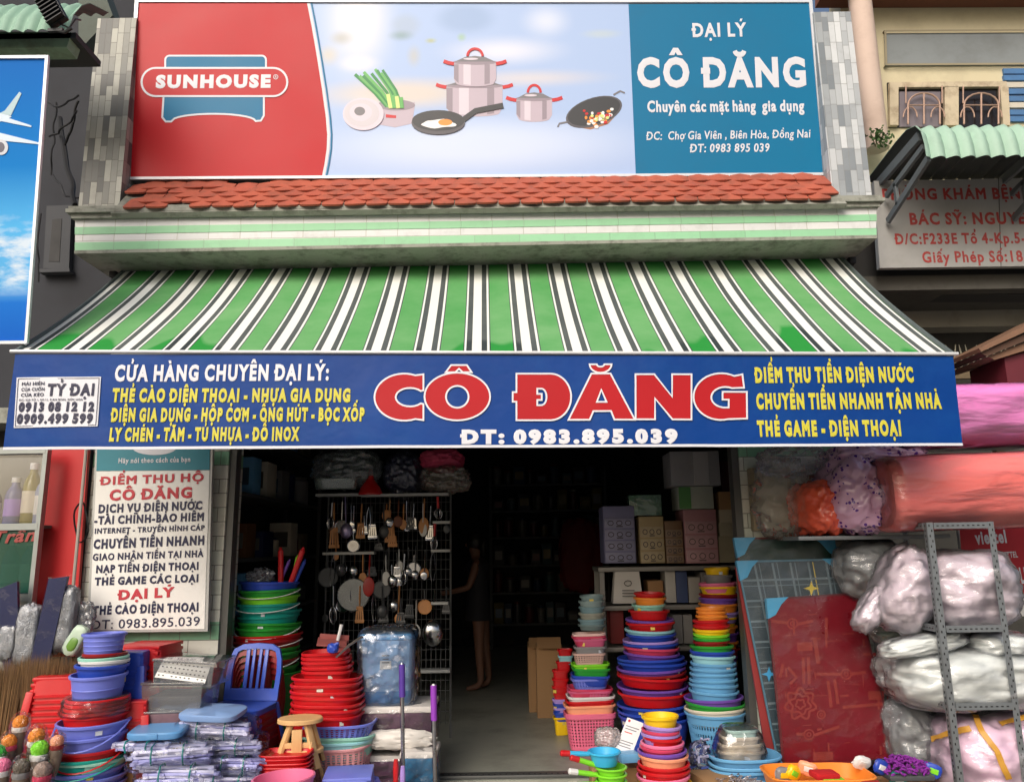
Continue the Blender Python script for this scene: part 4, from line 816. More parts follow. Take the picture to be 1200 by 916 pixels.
# small weeds on the cornice end
wd = random.Random(9)
pt = thing('wall_weed', 'small green weed growing at the cornice end beside the clinic awning', 'plant', P(1030, 172, 5.5)); b = M(); st = M()
for k in range(90):
    p = P(1032 + wd.gauss(0, 8), 162 + wd.gauss(0, 7), 5.5 + wd.uniform(-.08, .08)); d = Vector((wd.uniform(-1, 1), wd.uniform(-1, 1), wd.uniform(-.4, 1))).normalized() * wd.uniform(.02, .05); s = d.cross(Vector((wd.random(), wd.random(), wd.random()))).normalized() * .011
    b.add([p, p + d * .5 + s, p + d, p + d * .5 - s], [(0, 1, 2, 3)])
for k in range(7): p = pt.location + Vector((wd.uniform(-.03, .03), 0, 0)); st.tube([p, p + Vector((wd.uniform(-.05, .05), wd.uniform(-.04, .04), .1))], .003, 5)
b.build('foliage', mat((62, 92, 44), .7, 0, .35, 20, key='weed_green'), pt); st.build('stem', mat((84, 84, 50), .7, key='weed_stem'), pt)
# spiked gate, porch roof, maroon column
gt = thing('spiked_gate', 'old gate top with bent spikes behind the awning end', 'gate', P(1140, 445, 6.0)); b = M(); b2 = M()
for k in range(12):
    x = 1112 + k * 7.5; b.tube([P(x, 440, 6.0), P(x + wd.uniform(-1, 1), 416, 6.0), P(x + wd.uniform(-4, 4), 404, 5.98)], [.01, .01, .003], 6)
b.build('spike', mat((130, 126, 110), .6, .4, .2, 9, key='spike_metal'), gt)
b2.bar(P(1095, 440, 6.0), P(1215, 436, 6.0), .04, .07); b2.bar(P(1165, 440, 6.0), P(1172, 560, 6.0), .06, .06); b2.build('rail', mat((120, 104, 78), .8, 0, .2, 8, dirt=.5, key='rusty_rail'), gt)
pr_ = thing('porch_roof', 'brown moulded porch roof corner jutting in beside the pink foam roll', 'roof', P(1180, 400, 4.9))
rfm = Fr((1147, 410), (1240, 410), 4.9); b = M()
b.prism(rfm, [(1147, 408), (1260, 352), (1260, 362), (1150, 412)], -.6, 0, 0); b.prism(rfm, [(1152, 412), (1260, 366), (1260, 376), (1160, 416)], -.6, -.03, 1); b.prism(rfm, [(1164, 415), (1260, 379), (1260, 392), (1172, 419)], -.6, -.06, 0); b.build('eave', [mat((128, 96, 74), .7, 0, .2, 4, dirt=.3, key='brown_eave2'), mat((84, 60, 46), .7, key='brown_eave_dark')], pr_)
b = M(); b.prism(rfm, [(1196, 470), (1290, 470), (1280, 390), (1188, 415)], -.5, -.1); b.build('column', mat((96, 28, 40), .6, 0, .12, 3, key='maroon_paint'), pr_)
# ================================================================== GOODS: helpers
def lattice(mb, r0, z0, r1, z1, cols, rows, bf=.4, e=2, sx=1, sy=1, th=.003, mat=0):
    an = []; zs = []
    for c in range(cols): a = 2 * math.pi * c / cols; an += [a, a + 2 * math.pi / cols * bf]
    for r in range(rows): zs += [r / rows, (r + bf) / rows]
    zs.append(1.0); N = len(an)
    def pt(a, t, d):
        x, y = math.cos(a), math.sin(a); k = 1 if e == 2 else (abs(x) ** e + abs(y) ** e) ** (-1 / e); r = r0 + (r1 - r0) * t - d
        return (x * k * r * sx, y * k * r * sy, z0 + (z1 - z0) * t)
    vs = []; fs = []
    for d in (0, th): vs += [pt(a, t, d) for t in zs for a in an]
    o = len(zs) * N
    for j in range(len(zs) - 1):
        for i in range(N):
            if i % 2 == 1 and j % 2 == 1: continue
            a, c = j * N + i, j * N + (i + 1) % N; fs.append((a, c, c + N, a + N)); fs.append((o + c, o + a, o + a + N, o + c + N))
            # hole side faces
            if i % 2 == 0 and j % 2 == 1: fs.append((a, a + N, o + a + N, o + a)); fs.append((c + N, c, o + c, o + c + N))
            if i % 2 == 1 and j % 2 == 0: fs.append((c, a, o + a, o + c)); fs.append((a + N, c + N, o + c + N, o + a + N))
    mb.add(vs, fs, mat)
def vessel_mesh(mb, Rr, H, rb, e=2, sx=1, sy=1, rim=.014, lip=.008, n=None, ribs=0, holes=None, th=.0035, mat=0):
    n = n or (40 if e == 2 else 44); f = lambda z: rb + (Rr - rb) * z / H
    zr = H - rim
    inn = [(Rr + lip, zr), (Rr + lip + .002, H - .004), (Rr + lip - .002, H), (Rr - th + .001, H), (Rr - th, H - .006)]
    if holes:
        cols, rows, bf, t0, t1 = holes
        z0, z1 = H * t0, H * t1
        mb.lathe([(rb * .96, 0), (rb, .006), (f(z0), z0), (f(z0) - th, z0), (rb - th, .008), (0.001, .008)], n, e=e, sx=sx, sy=sy, mat=mat)
        lattice(mb, f(z0), z0, f(z1), z1, cols, rows, bf, e, sx, sy, th, mat)
        mb.lathe([(f(z1) - th, z1), (f(z1), z1), (f(zr), zr)] + inn + [(f(z1) - th, z1)], n, e=e, sx=sx, sy=sy, mat=mat)
        s = len(mb.f); del mb.f[s - 1]; del mb.f[s - 2]; del mb.m[-2:]       # the ring needs no caps
    else:
        pr = [(rb * .94, 0), (rb, .006)]
        for k in range(ribs): z = zr * (k + 1) / (ribs + 1); pr += [(f(z - .004), z - .004), (f(z) + .003, z), (f(z + .004), z + .004)]
        pr += [(f(zr), zr)] + inn + [(rb - th, .01), (.001, .01)]
        mb.lathe(pr, n, e=e, sx=sx, sy=sy, mat=mat)
def handle_arc(t, w, drop, y0, m, r=.006, fwd=.0, z=0, name='handle'):
    """bail handle swung down over the front of a vessel"""
    b = M(); p = [Vector((w * math.cos(R(a)), -fwd - abs(math.sin(R(a))) * y0, z - drop * abs(math.sin(R(a))))) for a in range(180, 361, 12)]
    b.tube(p, r, 6, sq=.6); return b.build(name, m, t, world=False)
def stack(kind, words_, cat, cx, Y, items, where, group, e=2, sx=1, sy=1, ybase=None, jit=.004, floor=0.0, rims=True, hf=.55):
    lean = rnd.uniform(-.02, .02)
    base = P(cx, sum(i[1] for i in items) / len(items), Y); out = []
    for k, it in enumerate(items):
        c, y, hw = it[:3]; o = it[3] if len(it) > 3 else {}
        x = it[3].get('x', cx) if len(it) > 3 else cx
        q = P(x, y, Y); s = px(x, y, Y); Rr = hw * s; z = q.z
        if k + 1 < len(items): gap = z - P(cx, items[k + 1][1], Y).z
        else: gap = z - floor
        H = o.get('H', max(.07, Rr * hf, gap + (.012 if k + 1 < len(items) else -.001))); H = min(H, z - floor - .001)
        rb = Rr * o.get('tp', .82 if H < .2 else .76)
        X = P(x, y, Y).x if 'x' in o else base.x + (q.x - base.x) * .35
        b = M(); vessel_mesh(b, Rr - .008, H, rb, o.get('e', e), sx, sy * o.get('sy', 1), o.get('rim', .016), ribs=o.get('ribs', 0), holes=o.get('holes'))
        loc = Vector((X + lean * (.5 - k / len(items)) + rnd.uniform(-jit, jit) * 1.6, Y + rnd.uniform(-jit, jit), z - H)); col = c if isinstance(c, str) else o['cn']
        cn = CN.get(col, col); lab = f"{cn} {words_}, {ORD[k]} in the {where}"
        if o.get('handle'):
            t = thing(kind, lab, cat, loc, group); b.build('body', pl(c), t, world=False)
            hc, dz, fw = o['handle']; handle_arc(t, Rr + .004, dz, Rr * sy + fw, pl(hc), z=H - .008)
        else:
            t = tag(b.build(kind, pl(c), world=False), lab, cat, group); t.location = loc
        if gap > .028 and rnd.random() < .4 and not o.get('holes'):
            an = R(-90 + rnd.uniform(-45, 45)); zz = H - .016 - min(gap * .4, .03); rr = rb + (Rr - .008 - rb) * zz / H + .0012; kk = 1 if o.get('e', e) == 2 else (abs(math.cos(an)) ** o.get('e', e) + abs(math.sin(an)) ** o.get('e', e)) ** (-1 / o.get('e', e))
            b = M(); cs = Vector((math.cos(an) * kk * rr * sx, math.sin(an) * kk * rr * sy * o.get('sy', 1), zz)); b.box(cs, (rnd.uniform(.02, .04), .0015, min(gap * .45, .024)), (0, 0, an + R(90))); st_ = b.build('price_sticker', mat(rnd.choice([(214, 212, 200), (220, 196, 90), (200, 206, 214)]), .5, 0, .2, 60, key=None), t, world=False)
        t.rotation_euler = (R(rnd.uniform(-2, 2)), R(rnd.uniform(-2, 2)), R(rnd.uniform(-4, 4)) if e != 2 else R(rnd.uniform(0, 360)) if not o.get('handle') else 0); out.append(t)
    return out
def stool(c, lab, loc, s=.135, h=.42, group=None, rz=0, tilt=0):
    t = thing('plastic_stool', lab, 'stool', loc, group); m = pl(c)
    b = M(); b.box((0, 0, h - .012), (s * 2, s * 2, .024), bev=.01); b.build('seat', m, t, world=False)
    b = M(); b.lathe([(s * 1.0, h - .016), (s * 1.09, h - .10), (s * 1.15, h - .104), (s * 1.15, h - .116), (s * 1.07, h - .116), (s * .97, h - .02)], 32, e=7); b.build('apron', m, t, world=False)
    for x in (-1, 1):
        for y in (-1, 1): b = M(); b.bar((x * s * .98, y * s * .98, h - .08), (x * s * 1.3, y * s * 1.3, 0), .045, .045, bev=.008); b.build('leg', m, t, world=False)
    t.rotation_euler = (tilt, 0, rz); return t
def stool_stack(c, n, cx, ytop, Y, pitch, where, group, s=.13, rz=.1):
    q = P(cx, ytop, Y); h = .42
    z0 = q.z - h - (n - 1) * pitch
    if z0 < 0:
        n = max(1, int((q.z - h) / pitch) + 1)
    first = stool(c, f"{CN[c]} square plastic stool, topmost in the {where}", (q.x, Y, q.z - h), s, h, group, rz)
    for k in range(1, n): dup(first, (q.x + rnd.uniform(-.004, .004) - .004 * k, Y, q.z - h - pitch * k), rz + rnd.uniform(-.03, .03), f"{CN[c]} square plastic stool, {ORD[k]} in the {where}", group)
def hold(cx, Y, ytop, w, d, lab, name='cardboard_box'):
    """the carton a raised pile really stands on"""
    q = P(cx, ytop, Y); b = M(); b.box((0, 0, q.z / 2), (w, d, q.z), bev=.004); o = b.build(name, CARD, world=False); o.location = (q.x, Y, 0); return tag(o, lab, 'box')

# ------------------------------------------------------------------ brooms, packs, boards at the street edge
BR = [mat((128, 98, 62), .8, 0, .35, 14, key='straw'), mat((104, 78, 50), .8, 0, .35, 14, key='straw_dark')]
bg = random.Random(21)
for i, (x, yt, lab) in enumerate(((-6, 772, 'straw broom bristles up beside the navy boards, cut by the picture edge'), (20, 768, 'straw broom bristles up behind the orange scourer packs'), (46, 766, 'straw broom bristles up between two others below the navy board'), (72, 770, 'straw broom bristles up next to the red stools'))):
    q = P(x, 900, 5.0); t = thing('straw_broom', lab, 'broom', (q.x, 5.0 + .03 * (i % 2), .0), 'straw brooms standing upside down'); b = M(); zt = P(x, yt, 5.0).z
    for k in range(900):
        a = bg.uniform(-1, 1); f = bg.uniform(-1, 1); zz = zt + bg.gauss(-.02, .025) - .06 * a * a; p0 = Vector((a * .03, f * .025, .12)); p2 = Vector((a * .135 + bg.gauss(0, .014), f * .06, zz)); p1 = p0.lerp(p2, .5) + Vector((a * .02, f * .01, 0)); w = bg.uniform(.0018, .0036); d = Vector((w, w * bg.uniform(-1, 1), 0)); d2 = Vector((w * .3, w, 0))
        b.add([p0 - d, p0 + d, p0 + d2, p1 - d, p1 + d, p1 + d2, p2], [(0, 1, 4, 3), (1, 2, 5, 4), (2, 0, 3, 5), (3, 4, 6), (4, 5, 6), (5, 3, 6)], bg.randint(0, 1))
    b.build('bristle', BR, t, world=False)
    b = M(); b.tube([(0, 0, 0), (0, 0, .2)], .014, 8); b.build('handle', PALEW, t, world=False)
def board(name, pts, Y, th, m, lab, cat, film=True, ext=None):
    f = Fr(pts[0], pts[1], Y); t = thing(name, lab, cat, f.w(0, 0)); b = M(); b.prism(f, pts, -th, 0); b.build('board', m, t)
    if film:
        cx = sum(p[0] for p in pts) / 4; cy = sum(p[1] for p in pts) / 4; b = M(); b.prism(f, [(cx + (p[0] - cx) * 1.08, cy + (p[1] - cy) * 1.03) for p in pts], -th - .006, .006); b.build('wrapping', film_mat('board_wrap', a0=.0, a1=.16, scale=7, rough=.12, bump=.6, g=.4), t)
    return t
NVY = mat((14, 26, 74), .5, 0, .15, 8, .1, 60, key='navy_board')
board('navy_board', [(6, 800), (22, 800), (20, 681), (-4, 691)], 5.16, .025, NVY, 'navy board in clear wrap standing in the brooms at the picture edge', 'board')
board('navy_board', [(30, 800), (52, 800), (79, 675), (57, 678)], 5.14, .025, NVY, 'navy board in clear wrap leaning between silver mesh packs', 'board')
SIL = mat((186, 190, 196), .3, .8, .2, 60, .9, 150, key='silver_mesh')
for x, y, w, h, lab in ((34, 745, 13, 34, 'silver scouring mesh pack between the two navy boards'), (74, 725, 15, 36, 'silver scouring mesh pack beside the red board'), (12, 752, 10, 20, 'low silver mesh pack in front of the edge navy board')):
    q = P(x, y, 5.2); s = px(x, y, 5.2); t = thing('mesh_pack', lab, 'mesh pack', q, 'silver mesh packs by the brooms'); b = M(); b.blob((0, 0, 0), (w * s, .05, h * s), .12, 3, x, 4, 5); b.build('mesh', SIL, t, world=False)
    b = M(); b.blob((0, 0, 0), (w * s + .006, .056, h * s + .006), .12, 3, x, 4, 5); b.build('wrapping', FILMT, t, world=False)
q = P(89, 750, 5.0); t = thing('spray_packet', 'small green and white packet lying tilted beside the blue pail', 'packet', q); b = M(); b.blob((0, 0, 0), (.05, .03, .095), .06, 2, 3, 3, 4, rot=Matrix.Rotation(.5, 3, 'Y')); b.build('pouch', mat((176, 196, 176), .35, 0, .3, 14, key='packet_print'), t, world=False); b = M(); b.blob((-.005, -.022, -.02), (.03, .014, .045), .06, 2, 3, 3, 3, rot=Matrix.Rotation(.5, 3, 'Y')); b.build('label_panel', pl((96, 140, 50)), t, world=False)
q = P(101, 724, 5.25); b = M(); b.blob((0, 0, 0), (.055, .04, .1), .15, 2.5, 5, 4, 3, fold=.5); o = b.build('plastic_bag', film_mat('smoky_bag', (120, 124, 130), .5, .9), world=False); o.location = q; tag(o, 'smoky grey plastic bag hung at the foot of the bill payment sign', 'bag')
for i, (x, y, r, c, cb, lab) in enumerate(((24, 846, 10, 'orange', 'white', 'orange ball scourer, highest of the wrapped scourers'), (43, 862, 11, 'orange', 'white', 'orange ball scourer just above the green one'), (11, 868, 10, 'orange', 'rose', 'orange ball scourer over a crimson band by the picture edge'), (47, 877, 12, 'lime', 'white', 'bright green ball scourer with white band'), (2, 880, 10, 'green', 'white', 'green ball scourer cut by the picture edge'), (3, 897, 11, 'pink', 'white', 'pink ball scourer lowest at the picture edge'), (67, 868, 9, 'peach', 'dred', 'peach ball scourer beside the pail stack'), (26, 898, 12, (96, 88, 78), 'grey', 'dull brown scourer below the green and orange ones'), (50, 902, 12, (150, 130, 120), 'rose', 'pale dusty scourer below the bright green one'))):
    Y = 4.55 - .02 * (y - 846) / 10; q = P(x, y, Y); s = px(x, y, Y); t = thing('ball_scourer', lab, 'scourer', q, 'wrapped ball scourers'); r *= s
    b = M(); b.blob((0, 0, 0), (r * .8, r * .8, r * .78), .12, 6, i, 4, 2); b.build('scourer_ball', mat(PC[c] if isinstance(c, str) else c, .8, 0, .35, 60, .9, 140), t, world=False)
    b = M(); b.lathe([(r * .74, -r * 1.0), (r * .86, -r * .8), (r * .84, -r * .45)], 20); b.build('band', mat(PC[cb], .6, 0, .4, 40, .6, 80, key='band_' + cb), t, world=False)
    b = M(); b.lathe([(r * .25, -r * 4.2), (r * .6, -r * 3), (r * .8, -r * 1.2), (r * .72, -r * .9)], 14); b.build('grip', mat((110, 96, 84), .5, 0, .4, 14, key='scourer_grip'), t, world=False)
    b = M(); b.blob((0, 0, -r * .5), (r * 1.06, r * 1.06, r * 1.7), .08, 3, i + 3, 4, 2.3, fold=.2); b.build('wrapping', film_mat('ball_wrap', a0=.0, a1=.25, scale=14, rough=.12, g=.5), t, world=False)

# ------------------------------------------------------------------ stools and pails
stool_stack('red', 12, 74, 789, 5.0, .034, 'stack beside the brooms', 'red stools in the stack by the brooms', .125, .15)
stool_stack('red', 8, 176, 753, 5.22, .034, 'stack below the payment sign', 'red stools in the stack below the sign', .15, -.1)
stool_stack('blue', 5, 157, 762, 5.02, .034, 'stack behind the blue pail', 'blue stools behind the pail stack', .085, .1)
stool_stack('red', 5, 158, 818, 4.92, .034, 'low stack beside the pails', 'red stools in the low stack', .09, .2)
stack('pail', 'plastic pail', 'pail', 113, 4.78, [('peri', 741, 24, dict(x=122, ribs=3)), ('dred', 764, 24, dict(x=121)), ('mint', 768, 27, dict(x=120)), ('white', 772, 27, dict(x=120)), ('blue', 777, 29, dict(x=118)), ('peri', 788, 31, dict(x=117, ribs=1)),
    ('red', 815, 34), ('red', 819.5, 34.5), ('red', 824, 35), ('red', 829, 36), ('red', 834, 36), ('peri', 842, 40, dict(x=111, handle=('peri', .12, .02))), ('peri', 857, 38, dict(x=111)), ('red', 872, 38, dict(x=110, handle=('red', .09, .015))), ('teal', 882, 41, dict(x=106, handle=('teal', .085, .02))), ('mint', 886, 40, dict(x=107)), ('peri', 896, 40, dict(x=106)), ('peri', 905, 40, dict(x=106)), ('peri', 913, 39, dict(x=106))],
    'pail stack beside the brooms', 'plastic pails in the stack beside the brooms')
# film twisted round the red pails
q = P(113, 823, 4.78); b = M(); s = px(113, 823, 4.78); b.lathe([(36 * s, -11 * s), (38.5 * s, -8 * s), (37 * s, -1 * s), (36.5 * s, 5 * s), (33 * s, 9 * s)], 40, wav=lambda a, i: .02 * math.sin(a * 7 + i * 2)); o = b.build('wrapping_film', FILMT, world=False); o.location = q; tag(o, 'clear film twisted round the red pails of the pail stack', 'film')

# ------------------------------------------------------------------ clear boxes, card, hangers
def lidbox(name, lab, cat, c, d, m, lidm, rz=0, tilt=(0, 0), content=None, group=None):
    t = thing(name, lab, cat, c, group); w, dp, h = d
    b = M(); b.box((0, 0, h * .45), (w * .94, dp * .94, h * .9), bev=.012, taper=1.06); b.build('body', m, t, world=False)
    b = M(); b.box((0, 0, h * .95), (w * 1.02, dp * 1.02, h * .1), bev=.006); b.build('lid', lidm, t, world=False)
    if content: b = M(); b.box((0, 0, h * .28), (w * .8, dp * .8, h * .45), bev=.01); b.build('content', content, t, world=False)
    t.rotation_euler = (tilt[0], tilt[1], rz); return t
CLR = film_mat('clear_plastic', (206, 210, 214), .16, .4, .12, .2, 3)
DG = mat((58, 54, 58), .5, 0, .4, 25, key='dull_content')
q = P(200, 852, 5.0); lidbox('tray_box', 'dull plum food tray box, lowest of the clear box pile', 'box', q, (.36, .28, .12), mat((112, 84, 92), .4, 0, .3, 30, .3, 90, key='plum_tray'), CLR, .1)
hold(200, 5.0, 852, .36, .3, 'brown carton under the clear plastic box pile')
q = P(212, 828, 5.0); lidbox('clear_box', 'clear lidded plastic box in the middle of the box pile', 'box', q, (.38, .27, .17), CLR, CLR, -.05, (.03, 0), DG)
q = P(226, 799, 5.02); lidbox('clear_box', 'clear lidded plastic box under the white punched card', 'box', q, (.40, .27, .15), CLR, CLR, -.12, (.02, .05), DG)
cf2 = Fr((182, 797), (244, 801), 4.87, n=(0, -.75, .66)); t = thing('punched_card', 'white card with rows of dark holes propped on the clear box', 'card', cf2.w(0, 0)); b = M(); b.prism(cf2, [(181, 793), (240, 800), (247, 779), (192, 771)], -.003, 0); b.build('card_sheet', mat((226, 226, 222), .6, key='white_card', var=.03), t)
b = M()
for i in range(11):
    for j in range(4):
        u = (i + .7) / 11.6; v = (j + .6) / 4.4; p = Vector((181, 793)).lerp(Vector((240, 800)), u).lerp(Vector((192, 771)).lerp(Vector((247, 779)), u), v)
        if bg.random() < .85: b.prism(cf2, [(p.x + 1.3 * math.cos(R(a)) + .3 * math.sin(R(2 * a)), p.y - .8 * math.sin(R(a))) for a in range(0, 360, 60)], .0, .001)
b.build('hole', mat((60, 58, 60), .8, key='hole_dark'), t)
q = P(186, 860, 4.78); b = M(); b.lathe([(.15, 0), (.155, .01), (.155, .03), (.145, .038), (.02, .04)], 44, e=5, sy=.7); b.box((0, -.1, .02), (.06, .03, .03), bev=.006); o = b.build('flat_tray', pl((92, 148, 200)), world=False); o.location = q; o.rotation_euler = (.08, 0, .1); tag(o, 'flat bright blue tray lid lying beside the pail stack', 'lid')
q = P(250, 838, 4.86); b = M(); b.lathe([(.17, 0), (.176, .01), (.176, .03), (.165, .036), (.02, .038)], 44, e=5, sy=.7); o = b.build('flat_tray', pl((128, 160, 208)), world=False); o.location = q; o.rotation_euler = (.1, .03, -.1); tag(o, 'pale blue tray lid lying on top of the hanger bundles', 'lid')
HG = [mat((172, 174, 228), .38, 0, .12, 12, key='hanger_lilac'), mat((206, 208, 238), .38, 0, .1, 12, key='hanger_pale')]
def hanger_mesh():
    b = M(); w, h, r = .2, .16, .0075
    b.bar((-w, -.0, 0), (w, 0, 0), .022, .014, up=(0, 0, 1), bev=.004); b.bar((-w, 0, 0), (-.02, h, 0), .02, .013, bev=.004); b.bar((w, 0, 0), (.02, h, 0), .02, .013, bev=.004)
    b.tube([(0, h - .01, 0), (0, h + .04, 0), (.03, h + .07, 0), (.05, h + .04, 0), (.03, h + .015, 0)], .004, 6)
    for s in (-1, 1): b.box((s * w, .0, 0), (.03, .036, .02), bev=.006)
    for s in (-1, 1): b.box((s * .1, -.012, 0), (.02, .02, .012), bev=.003)
    return b
hm = hanger_mesh().build('hanger', HG[0], world=False).data
bpy.data.objects.remove(bpy.data.objects['hanger'])
RIB = mat((24, 130, 130), .45, 0, .2, 10, key='ribbon_teal')
def bundle(x, y, Y, n, lab, rz=0, w=1.0):
    q = P(x, y, Y); t = thing('hanger_bundle', lab, 'hangers', q, 'tied bundles of plastic coat hangers')
    for k in range(n):
        for side in (0,):
            o = bpy.data.objects.new('hanger', hm); COL.objects.link(o); o.parent = t; o.location = (bg.uniform(-.025, .025), bg.uniform(-.02, .02), -.012 - k * .0155); o.rotation_euler = (bg.uniform(-.03, .03), bg.uniform(-.02, .02), bg.uniform(-.08, .08)); o.scale = (w, 1, 1)
            if bg.random() < .5: o.material_slots[0].link = 'OBJECT'; o.material_slots[0].material = HG[1]
    H = n * .0155
    for s in (-.09, .08):
        b = M(); b.tube([(s * w, -.035, .004), (s * w, .02, .008), (s * w + .01, .05, -H / 2), (s * w, .02, -H - .01), (s * w, -.035, -H - .006), (s * w - .004, -.042, -H / 2)], .005, 6, closed=True); b.build('ribbon', RIB, t, world=False)
    if n > 4: b = M(); b.blob((0, .05, -H / 2), (.235 * w, .14, H / 2 + .02), .05, 2.5, n + x, 4, 5, fold=.15); b.build('wrapping', film_mat('hanger_wrap', a0=.0, a1=.3, scale=9, rough=.1, g=.8), t, world=False)
    t.rotation_euler = (bg.uniform(-.05, .05), bg.uniform(-.05, .05), rz); return t
bundle(252, 845, 4.84, 6, 'topmost lilac hanger bundle under the pale blue lid', -.1); bundle(262, 866, 4.8, 5, 'lilac hanger bundle just below the topmost one', .08); bundle(200, 872, 4.66, 7, 'lilac hanger bundle in front of the bright blue lid', .12); bundle(277, 886, 4.72, 7, 'lilac hanger bundle beside the chair stack', -.06, .75); bundle(210, 896, 4.6, 7, 'lowest lilac hanger bundle beside the pail stack', .0); bundle(268, 908, 4.62, 6, 'lilac hanger bundle beside the red trays', .1, .8); bundle(165, 868, 4.7, 3, 'thin lilac hanger bundle lying against the pails', -.2, .8)
b = M(); q = P(222, 914, 4.68); b.box((0, 0, q.z / 2 - .03), (.8, .4, q.z - .06), bev=.006); o = b.build('cardboard_box', CARD, world=False); o.location = (q.x, 4.76, 0); tag(o, 'brown carton under the hanger bundles', 'box')

# ------------------------------------------------------------------ chairs
def chair(c, lab, loc, group=None, rz=0):
    t = thing('plastic_chair', lab, 'chair', loc, group); m = pl(c, .32); w, sh, bh = .185, .31, .66
    b = M(); b.lathe([(.17, sh - .035), (.19, sh - .03), (.195, sh - .006), (.185, sh), (.02, sh - .01)], 36, e=5, c=(0, 0, 0)); b.build('seat', m, t, world=False)
    class CB_:                                   # the leaning plane of the back
        def w(s, x, y, z=0): return Vector((x, .17 + (y - sh) * .2 - z, y)) + Vector((0, .02 * (1 - (x / w) ** 2), 0))
    cb = CB_(); hh = bh - sh; ins = .034
    def outl(k): return [(-w + k, sh - .0 + k), (-w * 1.03 + k, sh + hh * .5), (-w * .99 + k, bh - .1), (-w * .86 + k * .8, bh - .035 - k * .5), (-w * .55, bh - .006 - k), (0, bh - k), (w * .55, bh - .006 - k), (w * .86 - k * .8, bh - .035 - k * .5), (w * .99 - k, bh - .1), (w * 1.03 - k, sh + hh * .5), (w - k, sh - .0 + k)]
    o, n_ = outl(0), outl(ins); b = M(); n_[0] = (n_[0][0], sh + .07); n_[-1] = (n_[-1][0], sh + .07); no = len(o)
    vs = [cb.w(x, y, z) for z in (0, .022) for x, y in o + n_]; fs = []
    for k in range(no):
        q_ = (k + 1) % no; A, B, C_, D_ = k, q_, no + q_, no + k; f0 = 2 * no
        fs += [(A, D_, C_, B), (f0 + A, f0 + B, f0 + C_, f0 + D_), (A, B, f0 + B, f0 + A), (D_, f0 + D_, f0 + C_, C_)]
    b.add(vs, fs); b.build('backrest', m, t, world=False)
    for x, ww in ((-.062, .026), (-.022, .02), (.022, .02), (.062, .026)):
        b = M(); b.bar(cb.w(x, sh + .06, .011), cb.w(x * 1.05, bh - ins - .0, .011) , ww, .014, up=(0, 1, 0), bev=.004); b.build('back_slat', m, t, world=False)
    for x in (-1, 1):
        b = M(); b.bar((x * .165, -.16, sh - .02), (x * .2, -.2, 0), .05, .03, bev=.008); b.build('leg', m, t, world=False)
        b = M(); b.bar((x * .165, .16, sh - .01), (x * .2, .24, 0), .05, .03, bev=.008); b.build('leg', m, t, world=False)
        b = M(); b.bar((x * .172, -.16, sh - .045), (x * .175, .165, sh - .045), .02, .05, bev=.006); b.build('seat_rail', m, t, world=False)
    t.rotation_euler = (0, 0, rz); return t
q = P(299, 752, 5.45); zb = q.z - .665
ch = chair((58, 92, 196), 'blue plastic chair on top of the red chair stack', (q.x, 5.2, zb), None, -.12)
rc = chair('dred', 'dark red plastic chair nested directly under the blue chair', (q.x, 5.21, zb - .042), 'dark red chairs nested under the blue chair', -.12)
for k in range(1, 7):
    if zb - .042 * (k + 1) > -.001: dup(rc, (q.x + rnd.uniform(-.004, .004), 5.21 + .02 * k, zb - .042 * (k + 1)), -.12, f"dark red plastic chair, {NTH[k]} of those nested under the blue one")
# ------------------------------------------------------------------ baskets with sticks, red basins
stack('handled_basket', 'round handled basket', 'basket', 314, 5.95, [('blue', 681, 34), ('green', 690, 35, dict(handle=('white', .05, .012))), ('lime', 697, 35), ('teal', 706, 36, dict(handle=('white', .05, .012))), ('teal', 713, 36), ('teal', 720, 35), ('green', 728, 37), ('green', 733, 37, dict(handle=('white', .06, .012))), ('red', 741, 40), ('dred', 748, 40, dict(handle=('white', .04, .015))), ('green', 757, 38), ('green', 763, 38), ('dred', 771, 37, dict(handle=('white', .05, .012))), ('green', 778, 38), ('green', 784, 37)],
    'stack behind the blue chair', 'round baskets stacked behind the blue chair')
q = P(305, 678, 5.95); b = M(); b.blob((0, 0, .02), (.1, .1, .06), .2, 3, 8, 4, 2, fold=.6); o = b.build('plastic_bag', film_mat('grey_bag', (150, 152, 158), .6, .95), world=False); o.location = q; tag(o, 'crumpled grey bag lying in the topmost blue basket', 'bag')
for i, (x0, y0, x1, y1, c, r, lab) in enumerate(((329, 676, 329, 641, 'red', .02, 'upright red plastic stick in the blue basket'), (327, 678, 340, 655, 'purple', .013, 'thin purple stick leaning in the blue basket'), (342, 674, 349, 650, 'lime', .012, 'thin lime stick beside the leaning red one'), (341, 676, 356, 641, 'red', .02, 'leaning red plastic stick in the blue basket'), (345, 678, 358, 655, 'blue', .014, 'blue stick behind the leaning red one'))):
    a = P(x0, y0 + 6, 5.93 + .02 * (i % 3)); c_ = P(x1, y1, 5.93 + .03 * (i % 3)); t = thing('plastic_stick', lab, 'stick', a, 'plastic sticks standing in the blue basket'); b = M(); b.tube([a, a.lerp(c_, .9)], r, 10); b.build('shaft', pl(c), t); b = M(); b.tube([a.lerp(c_, .9), a.lerp(c_, .92), c_], [r * 1.1, r * .7, r * .35], 10); b.build('tip', pl(c), t)
